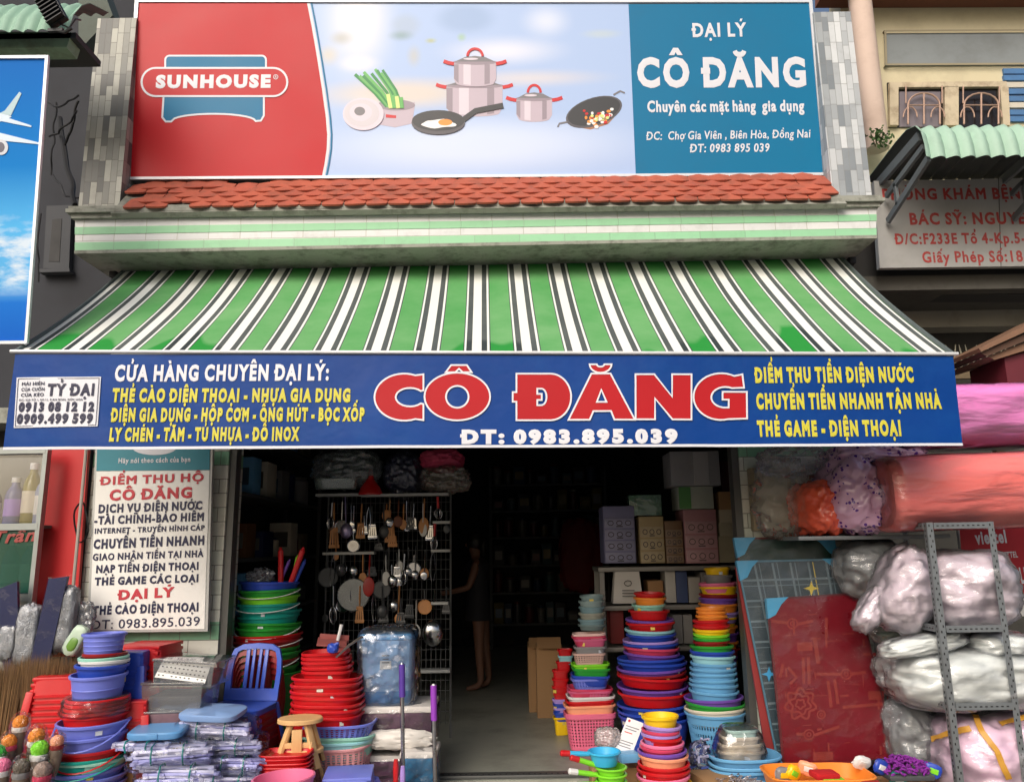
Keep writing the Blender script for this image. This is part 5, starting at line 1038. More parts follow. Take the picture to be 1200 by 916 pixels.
stack('basin', 'plastic basin', 'basin', 384, 5.3, [('red', 762, 27), ('red', 767, 27.5), ('red', 772, 28), ('red', 777.5, 28.5), ('red', 783, 29), ('red', 791, 40, dict(sy=.9)), ('red', 798, 40), ('red', 805, 40.5), ('red', 812, 41), ('red', 819, 41), ('red', 826, 41.5), ('red', 833, 42),
    ('peri', 843, 43, dict(x=397, holes=(44, 5, .45, .2, .8), H=.1)), ('mint', 857, 43, dict(x=398)), ('aqua', 862, 42, dict(x=398)), ((226, 160, 166), 868, 41, dict(x=397, cn='pink perforated', holes=(40, 16, .42, .06, .88)))],
    'basin stack by the storage bin', 'basins stacked beside the storage bin', e=3.2, sy=.85)
q = P(389, 758, 5.25); t = thing('dustpan', 'dull pink dustpan lying on top of the red basins', 'dustpan', q); b = M(); b.box((0, 0, .03), (.19, .15, .012), (.2, .1, .2), bev=.004); b.box((0, .06, .05), (.19, .012, .05), (.2, .1, .2), bev=.004); b.build('pan', mat((150, 84, 80), .4, 0, .2, 8, key='dusty_pan'), t, world=False); b = M(); b.tube([(.03, .03, .04), (.055, .02, .14)], .011, 8); b.build('handle', pl('white'), t, world=False)
q = P(390, 759, 5.16); b = M(); b.blob((0, 0, .0), (.036, .03, .03), .2, 4, 2, 3, 3); b.tube([(-.03, 0, .01), (.04, -.01, .03)], .01); o = b.build('plastic_clip', pl('blue'), world=False); o.location = q; tag(o, 'small bright blue plastic clip on the red basins', 'clip')
a, c_ = P(394, 770, 5.12), P(424, 746, 5.3); b = M(); b.tube([a, a.lerp(c_, .5) + Vector((0, 0, .012)), c_], [.008, .012, .014], 8, sq=.6); o = b.build('spatula', mat((130, 122, 118), .35, .6, .2, 9, key='dull_metal'), loc=a); tag(o, 'dull metal handle lying across the red basins towards the storage bin', 'utensil')
# wooden stools, red trays, blue stool
def wstool(lab, loc, rz):
    t = thing('wooden_stool', lab, 'stool', loc, 'small folded wooden stools'); m = PALEW; h = .27
    b = M(); b.lathe([(.12, h - .03), (.135, h - .024), (.135, h - .006), (.128, h), (.01, h)], 36, sy=.8); b.build('seat', m, t, world=False)
    for x in (-1, 1):
        b = M(); b.bar((x * .05, -.05, h - .03), (x * .125, -.1, 0), .045, .022, bev=.005); b.build('leg', m, t, world=False)
        b = M(); b.bar((x * .06, .06, h - .03), (x * .13, .1, 0), .04, .022, bev=.005); b.build('leg', m, t, world=False)
    b = M(); b.bar((-.09, -.08, .13), (.09, -.08, .13), .022, .03, bev=.004); b.bar((0, -.1, h - .05), (0, -.09, .09), .06, .02, bev=.004); b.build('stretcher', m, t, world=False); t.rotation_euler = (0, 0, rz); return t
q = P(352, 840, 4.95); wstool('small round wooden stool, upper of two beside the red basins', (q.x, 4.95, q.z - .27), .1); wstool('small round wooden stool, lower of two beside the red trays', (q.x + .01, 4.96, q.z - .44), -.15)
b = M(); b.box((0, 0, (q.z - .44) / 2), (.3, .3, q.z - .441), bev=.004); o = b.build('cardboard_box', CARD, world=False); o.location = (q.x, 4.98, 0); tag(o, 'brown carton under the wooden stools', 'box')
q = P(336, 880, 4.78); s = px(336, 880, 4.78)
b = M(); vessel_mesh(b, 28 * s, .035, 26 * s, 5, 1, .7, .008, .006); tr = b.build('shallow_tray', pl('red'), world=False); tr.location = (q.x, 4.78, q.z - .035); tag(tr, 'shallow red tray, topmost in the tray pile before the wooden stools', 'tray', 'shallow red trays before the wooden stools')
for k in range(1, 7): dup(tr, (q.x + rnd.uniform(-.006, .006), 4.78 + rnd.uniform(-.01, .01), q.z - .035 - k * .0215), (rnd.uniform(-.03, .03), rnd.uniform(-.03, .03), rnd.uniform(-.06, .06)), f"shallow red tray, {ORD[k]} in the tray pile before the wooden stools")
b = M(); q2 = q.z - .035 - 7 * .0215; b.box((0, 0, q2 / 2), (.3, .22, q2), bev=.004); o = b.build('cardboard_box', CARD, world=False); o.location = (q.x, 4.78, 0); tag(o, 'brown carton under the shallow red trays', 'box')
stack('basin', 'plastic basin', 'basin', 334, 4.5, [(('pink'), 909, 36, dict(tp=.85))], 'pile below the red trays', None)
q = P(409, 903, 4.72); stool('peri', 'periwinkle blue square stool at the bottom edge before the pink basket', (q.x, 4.72, q.z - .2), .135, .2, None, .12)

# ------------------------------------------------------------------ storage bin, purple boxes, mops
q = P(455, 822, 5.5); z1 = P(455, 740, 5.5).z; h = z1 - q.z; bt = thing('storage_bin', 'pale blue lidded storage bin in crinkled clear wrap on the purple boxes', 'bin', (q.x, 5.5, q.z))
b = M(); b.lathe([(.155, 0), (.16, .01), (.178, h - .04), (.178, h - .03), (.01, h - .03)], 44, e=6, sy=.8); b.build('bin_body', mat((126, 164, 206), .3, 0, .14, 3, .1, 8, key='bin_blue'), bt, world=False)
b = M(); b.lathe([(.18, h - .04), (.19, h - .036), (.19, h - .012), (.18, h), (.02, h + .004)], 44, e=6, sy=.8); b.build('lid', mat((74, 134, 184), .3, 0, .1, 3, key='lid_blue'), bt, world=False)
b = M(); b.box((0, -.136, h * .62), (.075, .004, .1), (-.09, 0, 0)); lb_ = b.build('paper_label', mat((200, 204, 206), .6, 0, .1, 10, key='bin_label'), bt, world=False); b = M()
for k in range(4): b.box((0, -.1395, h * .62 + .035 - k * .022), (.05 - .01 * (k % 2), .002, .006), (-.09, 0, 0))
b.build('print_line', mat((80, 84, 90), .7, key='print_grey'), lb_, world=False)
b = M(); b.lathe([(.162, .012), (.164, .016), (.168, h * .2), (.164, h * .2)], 44, e=6, sy=.8); b.build('bottom_band', mat((60, 118, 172), .3, 0, .2, 8, key='bin_band'), bt, world=False)
b = M(); b.blob((0, 0, h / 2 + .01), (.198, .165, h / 2 + .03), .03, 2.5, 4, 5, 7, fold=.12); b.build('wrapping', film_mat('bin_wrap', a0=.03, a1=.55, scale=6, bump=1), bt, world=False)
PUR = mat((84, 46, 76), .35, 0, .2, 3, .5, 12, key='plum_wrap', coat=.3)
def pbox(x, ytop, Y, w, d, h, m, lab, name='storage_box', rz=0):
    q = P(x, ytop, Y); t = thing(name, lab, 'box', (q.x, Y, q.z - h)); b = M(); b.box((0, 0, h * .46), (w, d, h * .92), bev=.015); b.build('body', m, t, world=False)
    b = M(); b.box((0, 0, h * .96), (w * 1.05, d * 1.05, h * .08 + .02), bev=.01); b.build('lid', pl((214, 210, 206)), t, world=False)
    b = M(); b.blob((0, 0, h / 2), (w * .54, d * .54, h * .54), .02, 2, 2, 4, 9, fold=.1); b.build('wrapping', FILMT, t, world=False); t.rotation_euler = (0, 0, rz); return t
q = P(465, 823, 5.5)
pbox(466, 823, 5.52, .5, .36, .25, PUR, 'plum wrapped box with white lid directly under the storage bin'); pbox(462, 878, 5.5, .5, .36, .2, PUR, 'plum wrapped box with white lid on the floor under another'); pbox(493, 876, 5.28, .22, .26, P(493, 876, 5.28).z, mat((28, 112, 158), .35, 0, .15, 3, .3, 12, key='teal_blue_wrap', coat=.3), 'bright blue wrapped box with white lid beside the mop poles')
q = P(466, 866, 5.27); b = M(); b.blob((0, 0, 0), (.23, .05, .06), .12, 2, 6, 4, 2.4, fold=.35); o = b.build('plastic_bag', mat((206, 202, 196), .4, 0, .08, 5, .5, 20, key='white_bag'), world=False); o.location = q; tag(o, 'white plastic bag squeezed between the two plum boxes', 'bag')
def mop(x0, y0, x1, Y, c, tip, lab, glen):
    a = P(x0, y0, Y); t = thing('mop_pole', lab, 'mop pole', (a.x, Y, 0), 'mop poles standing beside the plum boxes'); c_ = Vector((P(x1, 905, Y).x, Y - .03, 0))
    f = lambda k: a.lerp(c_, k); b = M(); b.tube([f(0), f(.012), f(.015)], [.008, .012, .012], 10); b.build('tip', tip, t)
    b = M(); b.tube([f(.012), f(glen)], .019, 12); b.build('grip', mat(c, .35, 0, .08, 6), t); b = M(); b.tube([f(glen), c_], .0125, 10); b.build('shaft', STEEL, t)
mop(471, 776, 474, 5.02, (84, 56, 150), STEEL, 'mop pole with dark purple grip before the storage bin', .25); mop(508, 801, 511, 4.92, (140, 60, 176), pl('white'), 'mop pole with violet grip and white tip beside the doorway', .3)
for x, y, lab, c in ((464, 889, 'red brush standing upright beside the dark purple mop pole', 'red'), (472, 897, 'lilac looped brush standing behind the red one', 'lilac')):
    q = P(x, y, 4.9); t = thing('scrub_brush', lab, 'brush', (q.x, 4.9, 0)); b = M(); b.tube([(0, 0, q.z - .13), (0, 0, q.z - .05), (0, 0, q.z)], [.014, .017, .012], 10); b.build('grip', pl(c), t, world=False); b = M(); b.box((0, 0, q.z - .145), (.13 if c == 'red' else .06, .06, .03), bev=.01); b.build('head', pl('red' if c == 'red' else 'blue'), t, world=False); b = M(); b.lathe([(.03, 0), (.03, q.z - .16)], 12); b.build('stem', pl('dgrey'), t, world=False)
# ================================================================== INTERIOR
# hanging grid of utensils
GY = 6.6
rk = thing('display_rack', 'white wire grid rack hung with kitchen utensils inside the shop', 'rack', (P(455, 700, GY).x, GY, 0))
WIRE = mat((120, 122, 122), .4, .5, .1, 6, key='wire_white'); xa_, xb_ = P(382, 680, GY).x, P(528, 680, GY).x; zt_ = P(455, 578, GY).z
b = M()
for k in range(27): x = xa_ + (xb_ - xa_) * k / 26; b.tube([(x, GY, .1), (x, GY, zt_)], .0024 if k % 13 else .008, 4)
for k in range(24): z = .12 + (zt_ - .12) * k / 23; b.tube([(xa_, GY - .004, z), (xb_, GY - .004, z)], .0024, 4)
for x in (xa_, xb_): b.tube([(x, GY, 0), (x, GY, .12)], .01, 6)
b.build('wire_grid', WIRE, rk)
SHW = mat((168, 170, 168), .5, .2, .1, 6, dirt=.3, key='rack_shelf')
for x0, x1, y in ((372, 432, 580), (424, 526, 580), (508, 528, 612), (506, 528, 645), (506, 526, 706), (486, 528, 785), (380, 440, 648)):
    b = M(); p = P(x0, y, GY - .05); q = P(x1, y, GY - .05); b.box(((p.x + q.x) / 2, GY - .06, (p.z + q.z) / 2), (q.x - p.x, .12, .022), bev=.003); b.build('shelf', SHW, rk)
CHR = mat((190, 192, 196), .18, 1, .08, 10, key='chrome'); UW = mat((190, 132, 80), .5, 0, .25, 4, key='utensil_wood', stretch=(6, 6, 1))
def uc(x, y): return (340 + x / 3.818, 520 + y / 3.818)
UN = [0]
def utensil(kind, x, y0, y1, lab, m=None, hm=None, w=None, cat=None):
    u0, v0 = uc(x, y0); u1, v1 = uc(x, y1); Y = GY - .09 - .008 * (UN[0] % 3); UN[0] += 1
    a = P(u0, v0, Y); z1 = P(u0, v1, Y).z; h = a.z - z1; t = thing(kind, lab, cat or 'utensil', (a.x, Y, a.z), 'utensils hanging on the wire grid'); m = m or CHR; hm = hm or m
    s = px(u0, v0, Y) / 3.818 * (w or 44) / 2
    if kind in ('ladle', 'spoon', 'wooden_spoon', 'rice_paddle'):
        hl = h - 2 * s * (1.25 if kind != 'rice_paddle' else 1.7)
        b = M(); b.tube([(0, 0, 0), (0, 0, -hl * .45), (0, 0, -hl)], [.010, .014, .009], 8, sq=.5); b.build('handle', hm, t, world=False)
        b = M(); k = 1.25 if kind != 'rice_paddle' else 1.7; b.blob((0, 0, -hl - s * k), (s, s * (.6 if kind == 'ladle' else .16), s * k), 0, 1, 0, 3, 2); b.build('bowl' if kind != 'rice_paddle' else 'blade', m, t, world=False)
    elif kind in ('slotted_spatula', 'turner'):
        hl = h * .55; b = M(); b.tube([(0, 0, 0), (0, 0, -hl * .6), (0, 0, -hl)], [.011, .016, .010], 8, sq=.5); b.build('handle', hm, t, world=False)
        b = M(); hb = h - hl
        for i in range(4): xx = (i - 1.5) * s * .5; b.bar((xx * .75, 0, -hl - hb * .12), (xx * 1.06, 0, -h + .012), s * .34, .006, up=(0, 1, 0))
        b.box((0, 0, -h + .014), (s * 2.1, .007, .028), bev=.003); b.box((0, 0, -hl - hb * .1), (s * 1.5, .007, hb * .2), bev=.003); b.build('blade', m, t, world=False)
    elif kind == 'skimmer':
        hl = max(.01, h - 2 * s); b = M(); b.tube([(0, 0, 0), (0, 0, -hl)], .007, 6); b.build('handle', hm, t, world=False)
        b = M(); c = [(s * math.cos(R(a_)), 0, -hl - s + s * math.sin(R(a_))) for a_ in range(0, 360, 15)]; b.tube(c, .005, 6, closed=True)
        b.lathe([(s * .98, 0), (s * .9, .012), (s * .5, .03), (.002, .036)], 24, c=(0, 0, -hl - s), rot=Matrix.Rotation(R(-90), 3, 'X')); b.build('mesh_bowl', m, t, world=False)
    elif kind == 'whisk':
        hl = h * .5; b = M(); b.tube([(0, 0, 0), (0, 0, -hl)], [.011, .009], 8); b.build('handle', hm, t, world=False); b = M()
        for k in range(5):
            an = k * math.pi / 5; b.tube([(s * math.sin(R(q)) * math.cos(an) * (.3 + .7 * math.sin(R(q))), s * math.sin(R(q)) * math.sin(an), -hl - (h - hl) * (1 - math.cos(R(q))) / 2) for q in range(0, 181, 20)] + [(-s * math.sin(R(q)) * math.cos(an) * (.3 + .7 * math.sin(R(q))), -s * math.sin(R(q)) * math.sin(an), -hl - (h - hl) * (1 - math.cos(R(q))) / 2) for q in range(160, 0, -20)], .0022, 4, closed=True)
        b.build('loop_wire', CHR, t, world=False)
    elif kind == 'tongs':
        for sg in (-1, 1): b = M(); b.tube([(0, 0, 0), (sg * s * .5, 0, -h * .3), (sg * s * .7, 0, -h * .7), (sg * s * .3, 0, -h)], [.006, .009, .009, .006], 6, sq=.5); b.build('arm', m, t, world=False)
    t.rotation_euler = (0, rnd.uniform(-.05, .05), rnd.uniform(-.25, .25)); return t
RDP = pl('red'); GRP = mat((70, 72, 74), .4, .3, .1, 6, key='dull_dark'); WHP = pl((196, 196, 192))
U = [('slotted_spatula', 197, 262, 466, 'wooden slotted spatula hanging at the grid end near the basket stack', UW, None, 44), ('wooden_spoon', 206, 400, 520, 'wooden spoon hanging below the first wooden spatula', UW, None, 26), ('ladle', 247, 236, 424, 'steel ladle with violet bowl next to the first wooden spatula', mat((150, 140, 176), .3, .7, key='violet_steel'), None, 54),
     ('spoon', 286, 276, 400, 'slim steel spoon right of the violet ladle', CHR, None, 20), ('skimmer', 282, 400, 484, 'round steel strainer under the slim spoon', CHR, None, 54), ('turner', 332, 320, 404, 'short steel turner between slim spoon and flat turner', CHR, None, 26), ('turner', 366, 276, 424, 'flat steel turner under the red funnel', CHR, GRP, 40),
     ('turner', 395, 404, 476, 'small dark turner low under the flat turner', GRP, None, 40), ('slotted_spatula', 447, 250, 440, 'wooden slotted spatula in the middle of the grid', UW, None, 48), ('wooden_spoon', 432, 268, 345, 'short wooden spoon beside the middle wooden spatula', UW, None, 40), ('wooden_spoon', 486, 252, 372, 'dark wooden spoon behind the middle spatula', mat((112, 64, 42), .5, 0, .2, 4, key='dark_wood'), None, 40),
     ('slotted_spatula', 462, 350, 460, 'second wooden spatula half hidden by the middle one', UW, None, 40), ('spoon', 521, 256, 392, 'bright steel spoon beside the dark wooden spoon', CHR, None, 30), ('turner', 555, 266, 382, 'bright steel turner next to the bright spoon', CHR, None, 36), ('rice_paddle', 601, 244, 404, 'wooden rice paddle near the doorway end of the grid', UW, None, 44),
     ('whisk', 660, 236, 338, 'red handled steel whisk at the doorway end', CHR, RDP, 40), ('whisk', 648, 345, 480, 'red handled whisk hanging below the other', CHR, RDP, 34), ('rice_paddle', 358, 478, 682, 'long red plastic paddle low on the grid', pl((170, 40, 34)), None, 50), ('rice_paddle', 487, 470, 592, 'white plastic rice paddle below the middle spatula', WHP, None, 40),
     ('ladle', 530, 462, 590, 'small steel ladle beside the white paddle', CHR, None, 30), ('ladle', 563, 455, 608, 'steel ladle second from the white paddle', CHR, None, 34), ('wooden_spoon', 602, 510, 606, 'small wooden spoon with green tip low on the grid', UW, pl('green'), 40), ('tongs', 640, 470, 612, 'steel tongs low at the doorway end of the grid', CHR, None, 34), ('ladle', 455, 540, 642, 'tilted steel ladle under the white paddle', CHR, None, 44), ('spoon', 484, 600, 640, 'tiny steel spoon below the white paddle', CHR, None, 30),
     ('skimmer', 168, 478, 640, 'dark wire skimmer low at the basket end', GRP, None, 84), ('skimmer', 285, 596, 742, 'large round steel skimmer in clear wrap', mat((130, 134, 136), .25, .8, .1, 8, key='big_skim'), None, 140), ('skimmer', 412, 560, 690, 'grey round skimmer beside the red paddle', GRP, None, 76), ('rice_paddle', 565, 698, 880, 'long white plastic spoon hanging lowest by the bin', mat((150, 150, 146), .4, key='grey_white'), None, 42),
     ('ladle', 645, 650, 905, 'long steel ladle with big round bowl hanging lowest', CHR, None, 92), ('turner', 420, 690, 800, 'dark turner in the lowest row by the bin', GRP, None, 44), ('turner', 497, 690, 805, 'dark slotted turner in the lowest row, nearer the ladle', GRP, None, 44), ('spoon', 160, 700, 800, 'dull spoon in the lowest row at the basket end', GRP, None, 30), ('skimmer', 600, 650, 760, 'brownish strainer behind the lowest spoon', UW, GRP, 60), ('turner', 700, 640, 760, 'dull turner at the doorway edge of the grid', GRP, None, 36), ('whisk', 240, 490, 580, 'dull whisk between dark skimmer and red paddle', GRP, None, 40), ('tongs', 435, 470, 560, 'dark tongs between red and white paddles', GRP, None, 30), ('spoon', 700, 300, 400, 'dull spoon at the doorway edge above the others', GRP, None, 30)]
XR = random.Random(77); XT = [('spoon', CHR, 30), ('ladle', CHR, 40), ('turner', CHR, 36), ('slotted_spatula', UW, 40), ('wooden_spoon', UW, 36), ('whisk', CHR, 36), ('tongs', CHR, 30), ('turner', GRP, 42), ('skimmer', CHR, 60), ('ladle', GRP, 46), ('rice_paddle', WHP, 36)]
XN = {'spoon': 'steel spoon', 'ladle': 'ladle', 'turner': 'turner', 'slotted_spatula': 'wooden slotted spatula', 'wooden_spoon': 'wooden spoon', 'whisk': 'steel whisk', 'tongs': 'steel tongs', 'skimmer': 'round skimmer', 'rice_paddle': 'white paddle'}
for rn, (y, x0, n) in (('upper', (262, 180, 11)), ('middle', (478, 190, 10)), ('lower', (640, 180, 9))):
    for i in range(n):
        k, m_, w_ = XT[(i * 3 + len(rn)) % len(XT)]; x_ = x0 + i * 46 + XR.uniform(-12, 12); U.append((k, x_, y + XR.uniform(-8, 20), y + XR.uniform(110, 170), f"{'dark' if m_ == GRP else 'smaller'} {XN[k]} tucked behind, {NTH[i]} along the grid's {rn} row", m_, None, w_))
for a in U: utensil(a[0], a[1], a[2], a[3], a[4], a[5], a[6], a[7])
# things on top of the rack
def bagblob(name, u, v, Y, rx, rz, ry, m, lab, cat='bag', seed=1, fold=.4, e=2.6, amp=.12, sub=5, fq=2.0, group=None, rot=None, flat=None):
    q = P(u, v, Y); s = px(u, v, Y); b = M(); b.blob((0, 0, 0), (rx * s, ry, rz * s), amp, fq, seed, sub, e, fold=fold, rot=rot, flat=flat); o = b.build(name, m, world=False, sharp=180); o.location = q; return tag(o, lab, cat, group)
DKB = film_mat('dark_bag', (112, 122, 122), .55, .92, .2, 1, 6)
bagblob('plastic_bag', 408, 550, 6.62, 38, 22, .18, DKB, 'greenish clear bag of packages on top of the utensil rack', seed=3)
bagblob('plastic_bag', 474, 556, 6.7, 22, 26, .16, film_mat('navy_bag', (44, 48, 70), .8, .98, .25, 1, 6), 'dark navy bag between the red funnel and the pink bundle', seed=5)
bagblob('cloth_bundle', 518, 540, 6.66, 24, 13, .16, mat((190, 62, 96), .6, 0, .3, 6, .4, 20, key='pink_cloth'), 'pink bundle in clear wrap on top of the rack near the doorway', 'bundle', 6)
bagblob('plastic_bag', 522, 562, 6.6, 28, 16, .16, film_mat('tan_bag', (120, 112, 96), .55, .9, .2, 1, 6), 'tan clear bag below the pink bundle', seed=8)
q = P(395, 574, 6.55); t = thing('glass_tray', 'clear glass tray packed on the rack under the greenish bag', 'tray', q); b = M(); vessel_mesh(b, .19, .09, .17, 5, 1, .6, .01); b.build('tray_body', film_mat('glass_dish', (170, 190, 184), .35, .6, .08, .3, 5), t, world=False); b = M(); b.box((0, 0, .045), (.3, .16, .06), bev=.01); b.build('content', GRP, t, world=False)
q = P(434, 580, 6.52); t = thing('funnel', 'glossy red funnel standing upside down on the utensil rack', 'funnel', q); b = M(); b.lathe([(.1, 0), (.103, .01), (.085, .06), (.03, .13)], 28); b.build('cone', pl((190, 26, 28), .2), t, world=False); b = M(); b.lathe([(.028, .13), (.016, .22), (.012, .22)], 16); b.build('spout', pl((190, 26, 28), .2), t, world=False)
# shelves along the far walls
DKS = mat((84, 86, 88), .6, .3, .12, 4, dirt=.3, key='dark_shelf'); er = random.Random(33)
def shelf_unit(lab, x0, x1, y0, y1, zs, zt, loc):
    t = thing('shelf_unit', lab, 'shelf', loc)
    for x in (x0, x1):
        for y in (y0, y1): b = M(); b.box((x, y, zt / 2), (.035, .035, zt)); b.build('post', DKS, t, world=False)
    for z in zs: b = M(); b.box(((x0 + x1) / 2, (y0 + y1) / 2, z), (x1 - x0 - .002, y1 - y0 - .002, .03)); b.build('shelf_board', DKS, t, world=False)
    return t
def goods(kind, lab, cat, c, d, col, group):
    t = thing(kind, lab, cat, c, group)
    if kind == 'canister':
        b = M(); b.lathe([(d[0] / 2 * .92, 0), (d[0] / 2, .01), (d[0] / 2, d[2] * .86), (d[0] / 2 * .8, d[2] * .9)], 18); b.build('body', pl(col), t, world=False); b = M(); b.lathe([(d[0] / 2 * .82, d[2] * .88), (d[0] / 2 * .82, d[2]), (.01, d[2] + .004)], 18); b.build('lid', pl(er.choice([(90, 26, 26), (100, 100, 100), (36, 50, 90), (70, 70, 72)])), t, world=False)
    else:
        b = M(); b.box((0, 0, d[2] / 2), d, bev=.006); b.build('carton', mat(PC[col] if isinstance(col, str) else col, .6, 0, .12, 8), t, world=False); b = M(); b.box((0, -d[1] / 2 - .0015, d[2] * .5), (d[0] * .7, .003, d[2] * .45)); b.build('print_panel', pl(er.choice([(110, 108, 104), (120, 100, 40), (96, 30, 30), (60, 84, 104), (96, 92, 84)])), t, world=False)
    return t
# left wall shelf, seen through the doorway gap (px 265-345)
lx = IL + .22
shelf_unit('dark shelf along the shop side wall beyond the round baskets', 0, .38, 0, 2.6, [.5, .95, 1.42, 1.95, 2.45], 2.6, (IL + .02, 6.15, 0))
k = 0
for zi, z in enumerate((.965, 1.435, 1.965, 2.465)):
    for j in range(6):
        w = er.uniform(.2, .32); h = er.uniform(.16, .36); goods(er.choice(['carton_box', 'canister', 'carton_box']), f"small packed item, {NTH[j]} along the {['lowest', 'second', 'third', 'top'][zi]} board of the side shelf", 'goods', (IL + .2, 6.38 + j * .43, z), (er.uniform(.16, .26), w, h), er.choice(['dgrey', 'brown', 'grey', 'cream', 'navy', 'lblue', (120, 110, 90)]), 'goods on the side wall shelf')
# back wall shelf (px 575-700)
bx0 = P(575, 650, 11.9).x; bx1 = P(712, 650, 11.9).x
shelf_unit('tall dark shelf against the far wall of the shop', 0, bx1 - bx0, 0, .36, [.35, .8, 1.2, 1.62, 2.02, 2.42], 2.7, (bx0, 11.92, 0))
for zi, z in enumerate((.365, .815, 1.215, 1.635, 2.035, 2.435)):
    n = 8; j = 0; x = .04
    while x < bx1 - bx0 - .14:
        w = er.uniform(.11, .2); goods(er.choice(['carton_box', 'canister']), f"small packed item, {NTH[j]} along the {['lowest', 'second', 'third', 'fourth', 'fifth', 'top'][zi]} board of the far shelf", 'goods', (bx0 + x + w / 2, 12.06, z), (w, .2, er.uniform(.16, .33)), er.choice([(70, 70, 74), (90, 84, 70), (96, 84, 30), (40, 60, 84), (60, 84, 90), (84, 24, 24), (50, 50, 52), (110, 108, 104), (36, 36, 40)]), 'goods on the far wall shelf'); x += w + er.uniform(.01, .05); j += 1
# red garment-like bag hanging near, cartons on the floor, a dark fridge at the back
b = M(); q = P(680, 650, 11.4); b.blob((0, 0, 0), (.3, .1, .5), .08, 2, 4, 4, 3, fold=.3); o = b.build('hanging_bag', mat((120, 24, 28), .6, 0, .15, 4, key='dark_red_cloth'), world=False); o.location = q; tag(o, 'dark red bag hanging before the far wall shelf', 'bag')
for (u0, u1, v0, Y, lab) in ((627, 640, 757, 7.5, 'brown carton standing on the floor, farther from the basket stack'), (637, 652, 757, 7.25, 'brown carton standing on the floor behind the small baskets')):
    x0_, x1_ = P(u0, 800, Y).x, P(u1, 800, Y).x; z = P(u0, v0, Y).z; t = thing('carton_box', lab, 'box', ((x0_ + x1_) / 2, Y + .2, 0)); b = M(); b.box((0, 0, z / 2), (x1_ - x0_ + .12, .4, z), bev=.004); b.build('carton', CARD, t, world=False); b = M(); b.box((0, -.2, z + .03), (x1_ - x0_ + .1, .16, .006), (.5, 0, 0)); b.build('flap', CARD, t, world=False)
# ---- the woman in the dark doorway
def person():
    t = thing('person', 'person in dark short clothes standing in the dim shop and reaching towards the utensils', 'person', (P(562, 805, 8.7).x, 8.7, 0))
    def skin(verts, edges, rads):
        me = bpy.data.meshes.new('skin'); me.from_pydata(verts, edges, []); o = bpy.data.objects.new('skin', me); COL.objects.link(o); md = o.modifiers.new('s', 'SKIN'); md.use_smooth_shade = True
        for v, r in zip(me.skin_vertices[0].data, rads): v.radius = r if isinstance(r, tuple) else (r, r)
        me.skin_vertices[0].data[0].use_root = True; o.modifiers.new('u', 'SUBSURF').levels = 2
        dg = bpy.context.evaluated_depsgraph_get(); m2 = bpy.data.meshes.new_from_object(o.evaluated_get(dg)); bpy.data.objects.remove(o); bpy.data.meshes.remove(me); return m2
    V = [(0, 0, .86), (0, 0, 1.02), (-.01, 0, 1.18), (-.02, -.0, 1.3), (-.03, 0, 1.39), (-.045, -.01, 1.46), (-.05, -.01, 1.55),
         (0, -.08, .82), (.0, -.085, .45), (.02, -.085, .09), (-.02, -.085, .045), (-.14, -.085, .02), (.03, .08, .82), (.06, .085, .45), (.10, .085, .09), (.07, .085, .045), (-.05, .085, .02),
         (-.02, -.16, 1.3), (-.1, -.19, 1.07), (-.31, -.17, 1.02), (-.37, -.17, 1.02), (-.41, -.19, 1.03), (-.40, -.15, 1.0), (-.02, .16, 1.3), (.02, .2, 1.05), (-.03, .2, .84), (-.04, .2, .77), (-.05, .2, .71)]
    E = [(0, 1), (1, 2), (2, 3), (3, 4), (4, 5), (5, 6), (0, 7), (7, 8), (8, 9), (9, 10), (10, 11), (0, 12), (12, 13), (13, 14), (14, 15), (15, 16), (3, 17), (17, 18), (18, 19), (19, 20), (20, 21), (20, 22), (3, 23), (23, 24), (24, 25), (25, 26), (26, 27)]
    Rr = [(.12, .15), (.10, .12), (.10, .13), (.10, .13), .045, .07, .075, .085, .055, .036, .036, .022, .085, .055, .036, .036, .022, .05, .038, .026, .03, .012, .01, .05, .038, .026, .03, .016]
    SK = mat((122, 86, 68), .55, 0, .06, 6, key='skin')
    me = skin(V, E, Rr); me.materials.append(SK); o = bpy.data.objects.new('body', me); COL.objects.link(o); o.parent = t
    CL = mat((34, 34, 40), .8, 0, .15, 8, key='dark_cloth')
    b = M(); b.lathe([(.02, 1.385), (.09, 1.37), (.155, 1.31), (.15, 1.2), (.135, 1.05), (.16, .9), (.175, .72), (.16, .72), (.02, .9)], 28, c=(-.01, 0, 0), sx=.82, sy=1.1); b.build('dress', CL, t, world=False)
    b = M(); b.blob((-.035, 0, 1.555), (.1, .095, .115), .06, 3, 2, 4, 2); b.blob((.05, 0, 1.5), (.04, .05, .1), .1, 3, 5, 3, 2); b.build('hair', mat((18, 15, 14), .5, 0, .2, 20, key='black_hair'), t, world=False)
    b = M()
    for s in (-1, 1): b.blob((-.128, s * .032, 1.545), (.008, .012, .008), 0, 1, 0, 2, 2, 1)
    b.blob((-.137, 0, 1.52), (.014, .012, .02), 0, 1, 0, 2, 2, 0); b.blob((-.126, 0, 1.49), (.006, .022, .007), 0, 1, 0, 2, 2, 2); b.build('face', [SK, mat((20, 16, 14), .3, key='eye_dark'), mat((150, 70, 66), .5, key='lip')], t, world=False)
person()
# shutter track along the threshold
b = M(); a = P(525, 910, 5.5); b.box(((LX + RX) / 2, 5.50, .012), (RX - LX, .09, .02), bev=.004); tr_ = b.build('threshold_track', mat((104, 106, 106), .45, .7, .15, 6, dirt=.4, key='track_metal'), shop)
b = M()
for k in range(96): x = LX + .03 + (RX - LX - .06) * k / 95; b.lathe([(.006, .0222), (.006, .0235), (.001, .0236)], 8, c=(x, 5.485, 0))
b.build('track_stud', mat((30, 30, 30), .7, key='track_dark'), tr_)
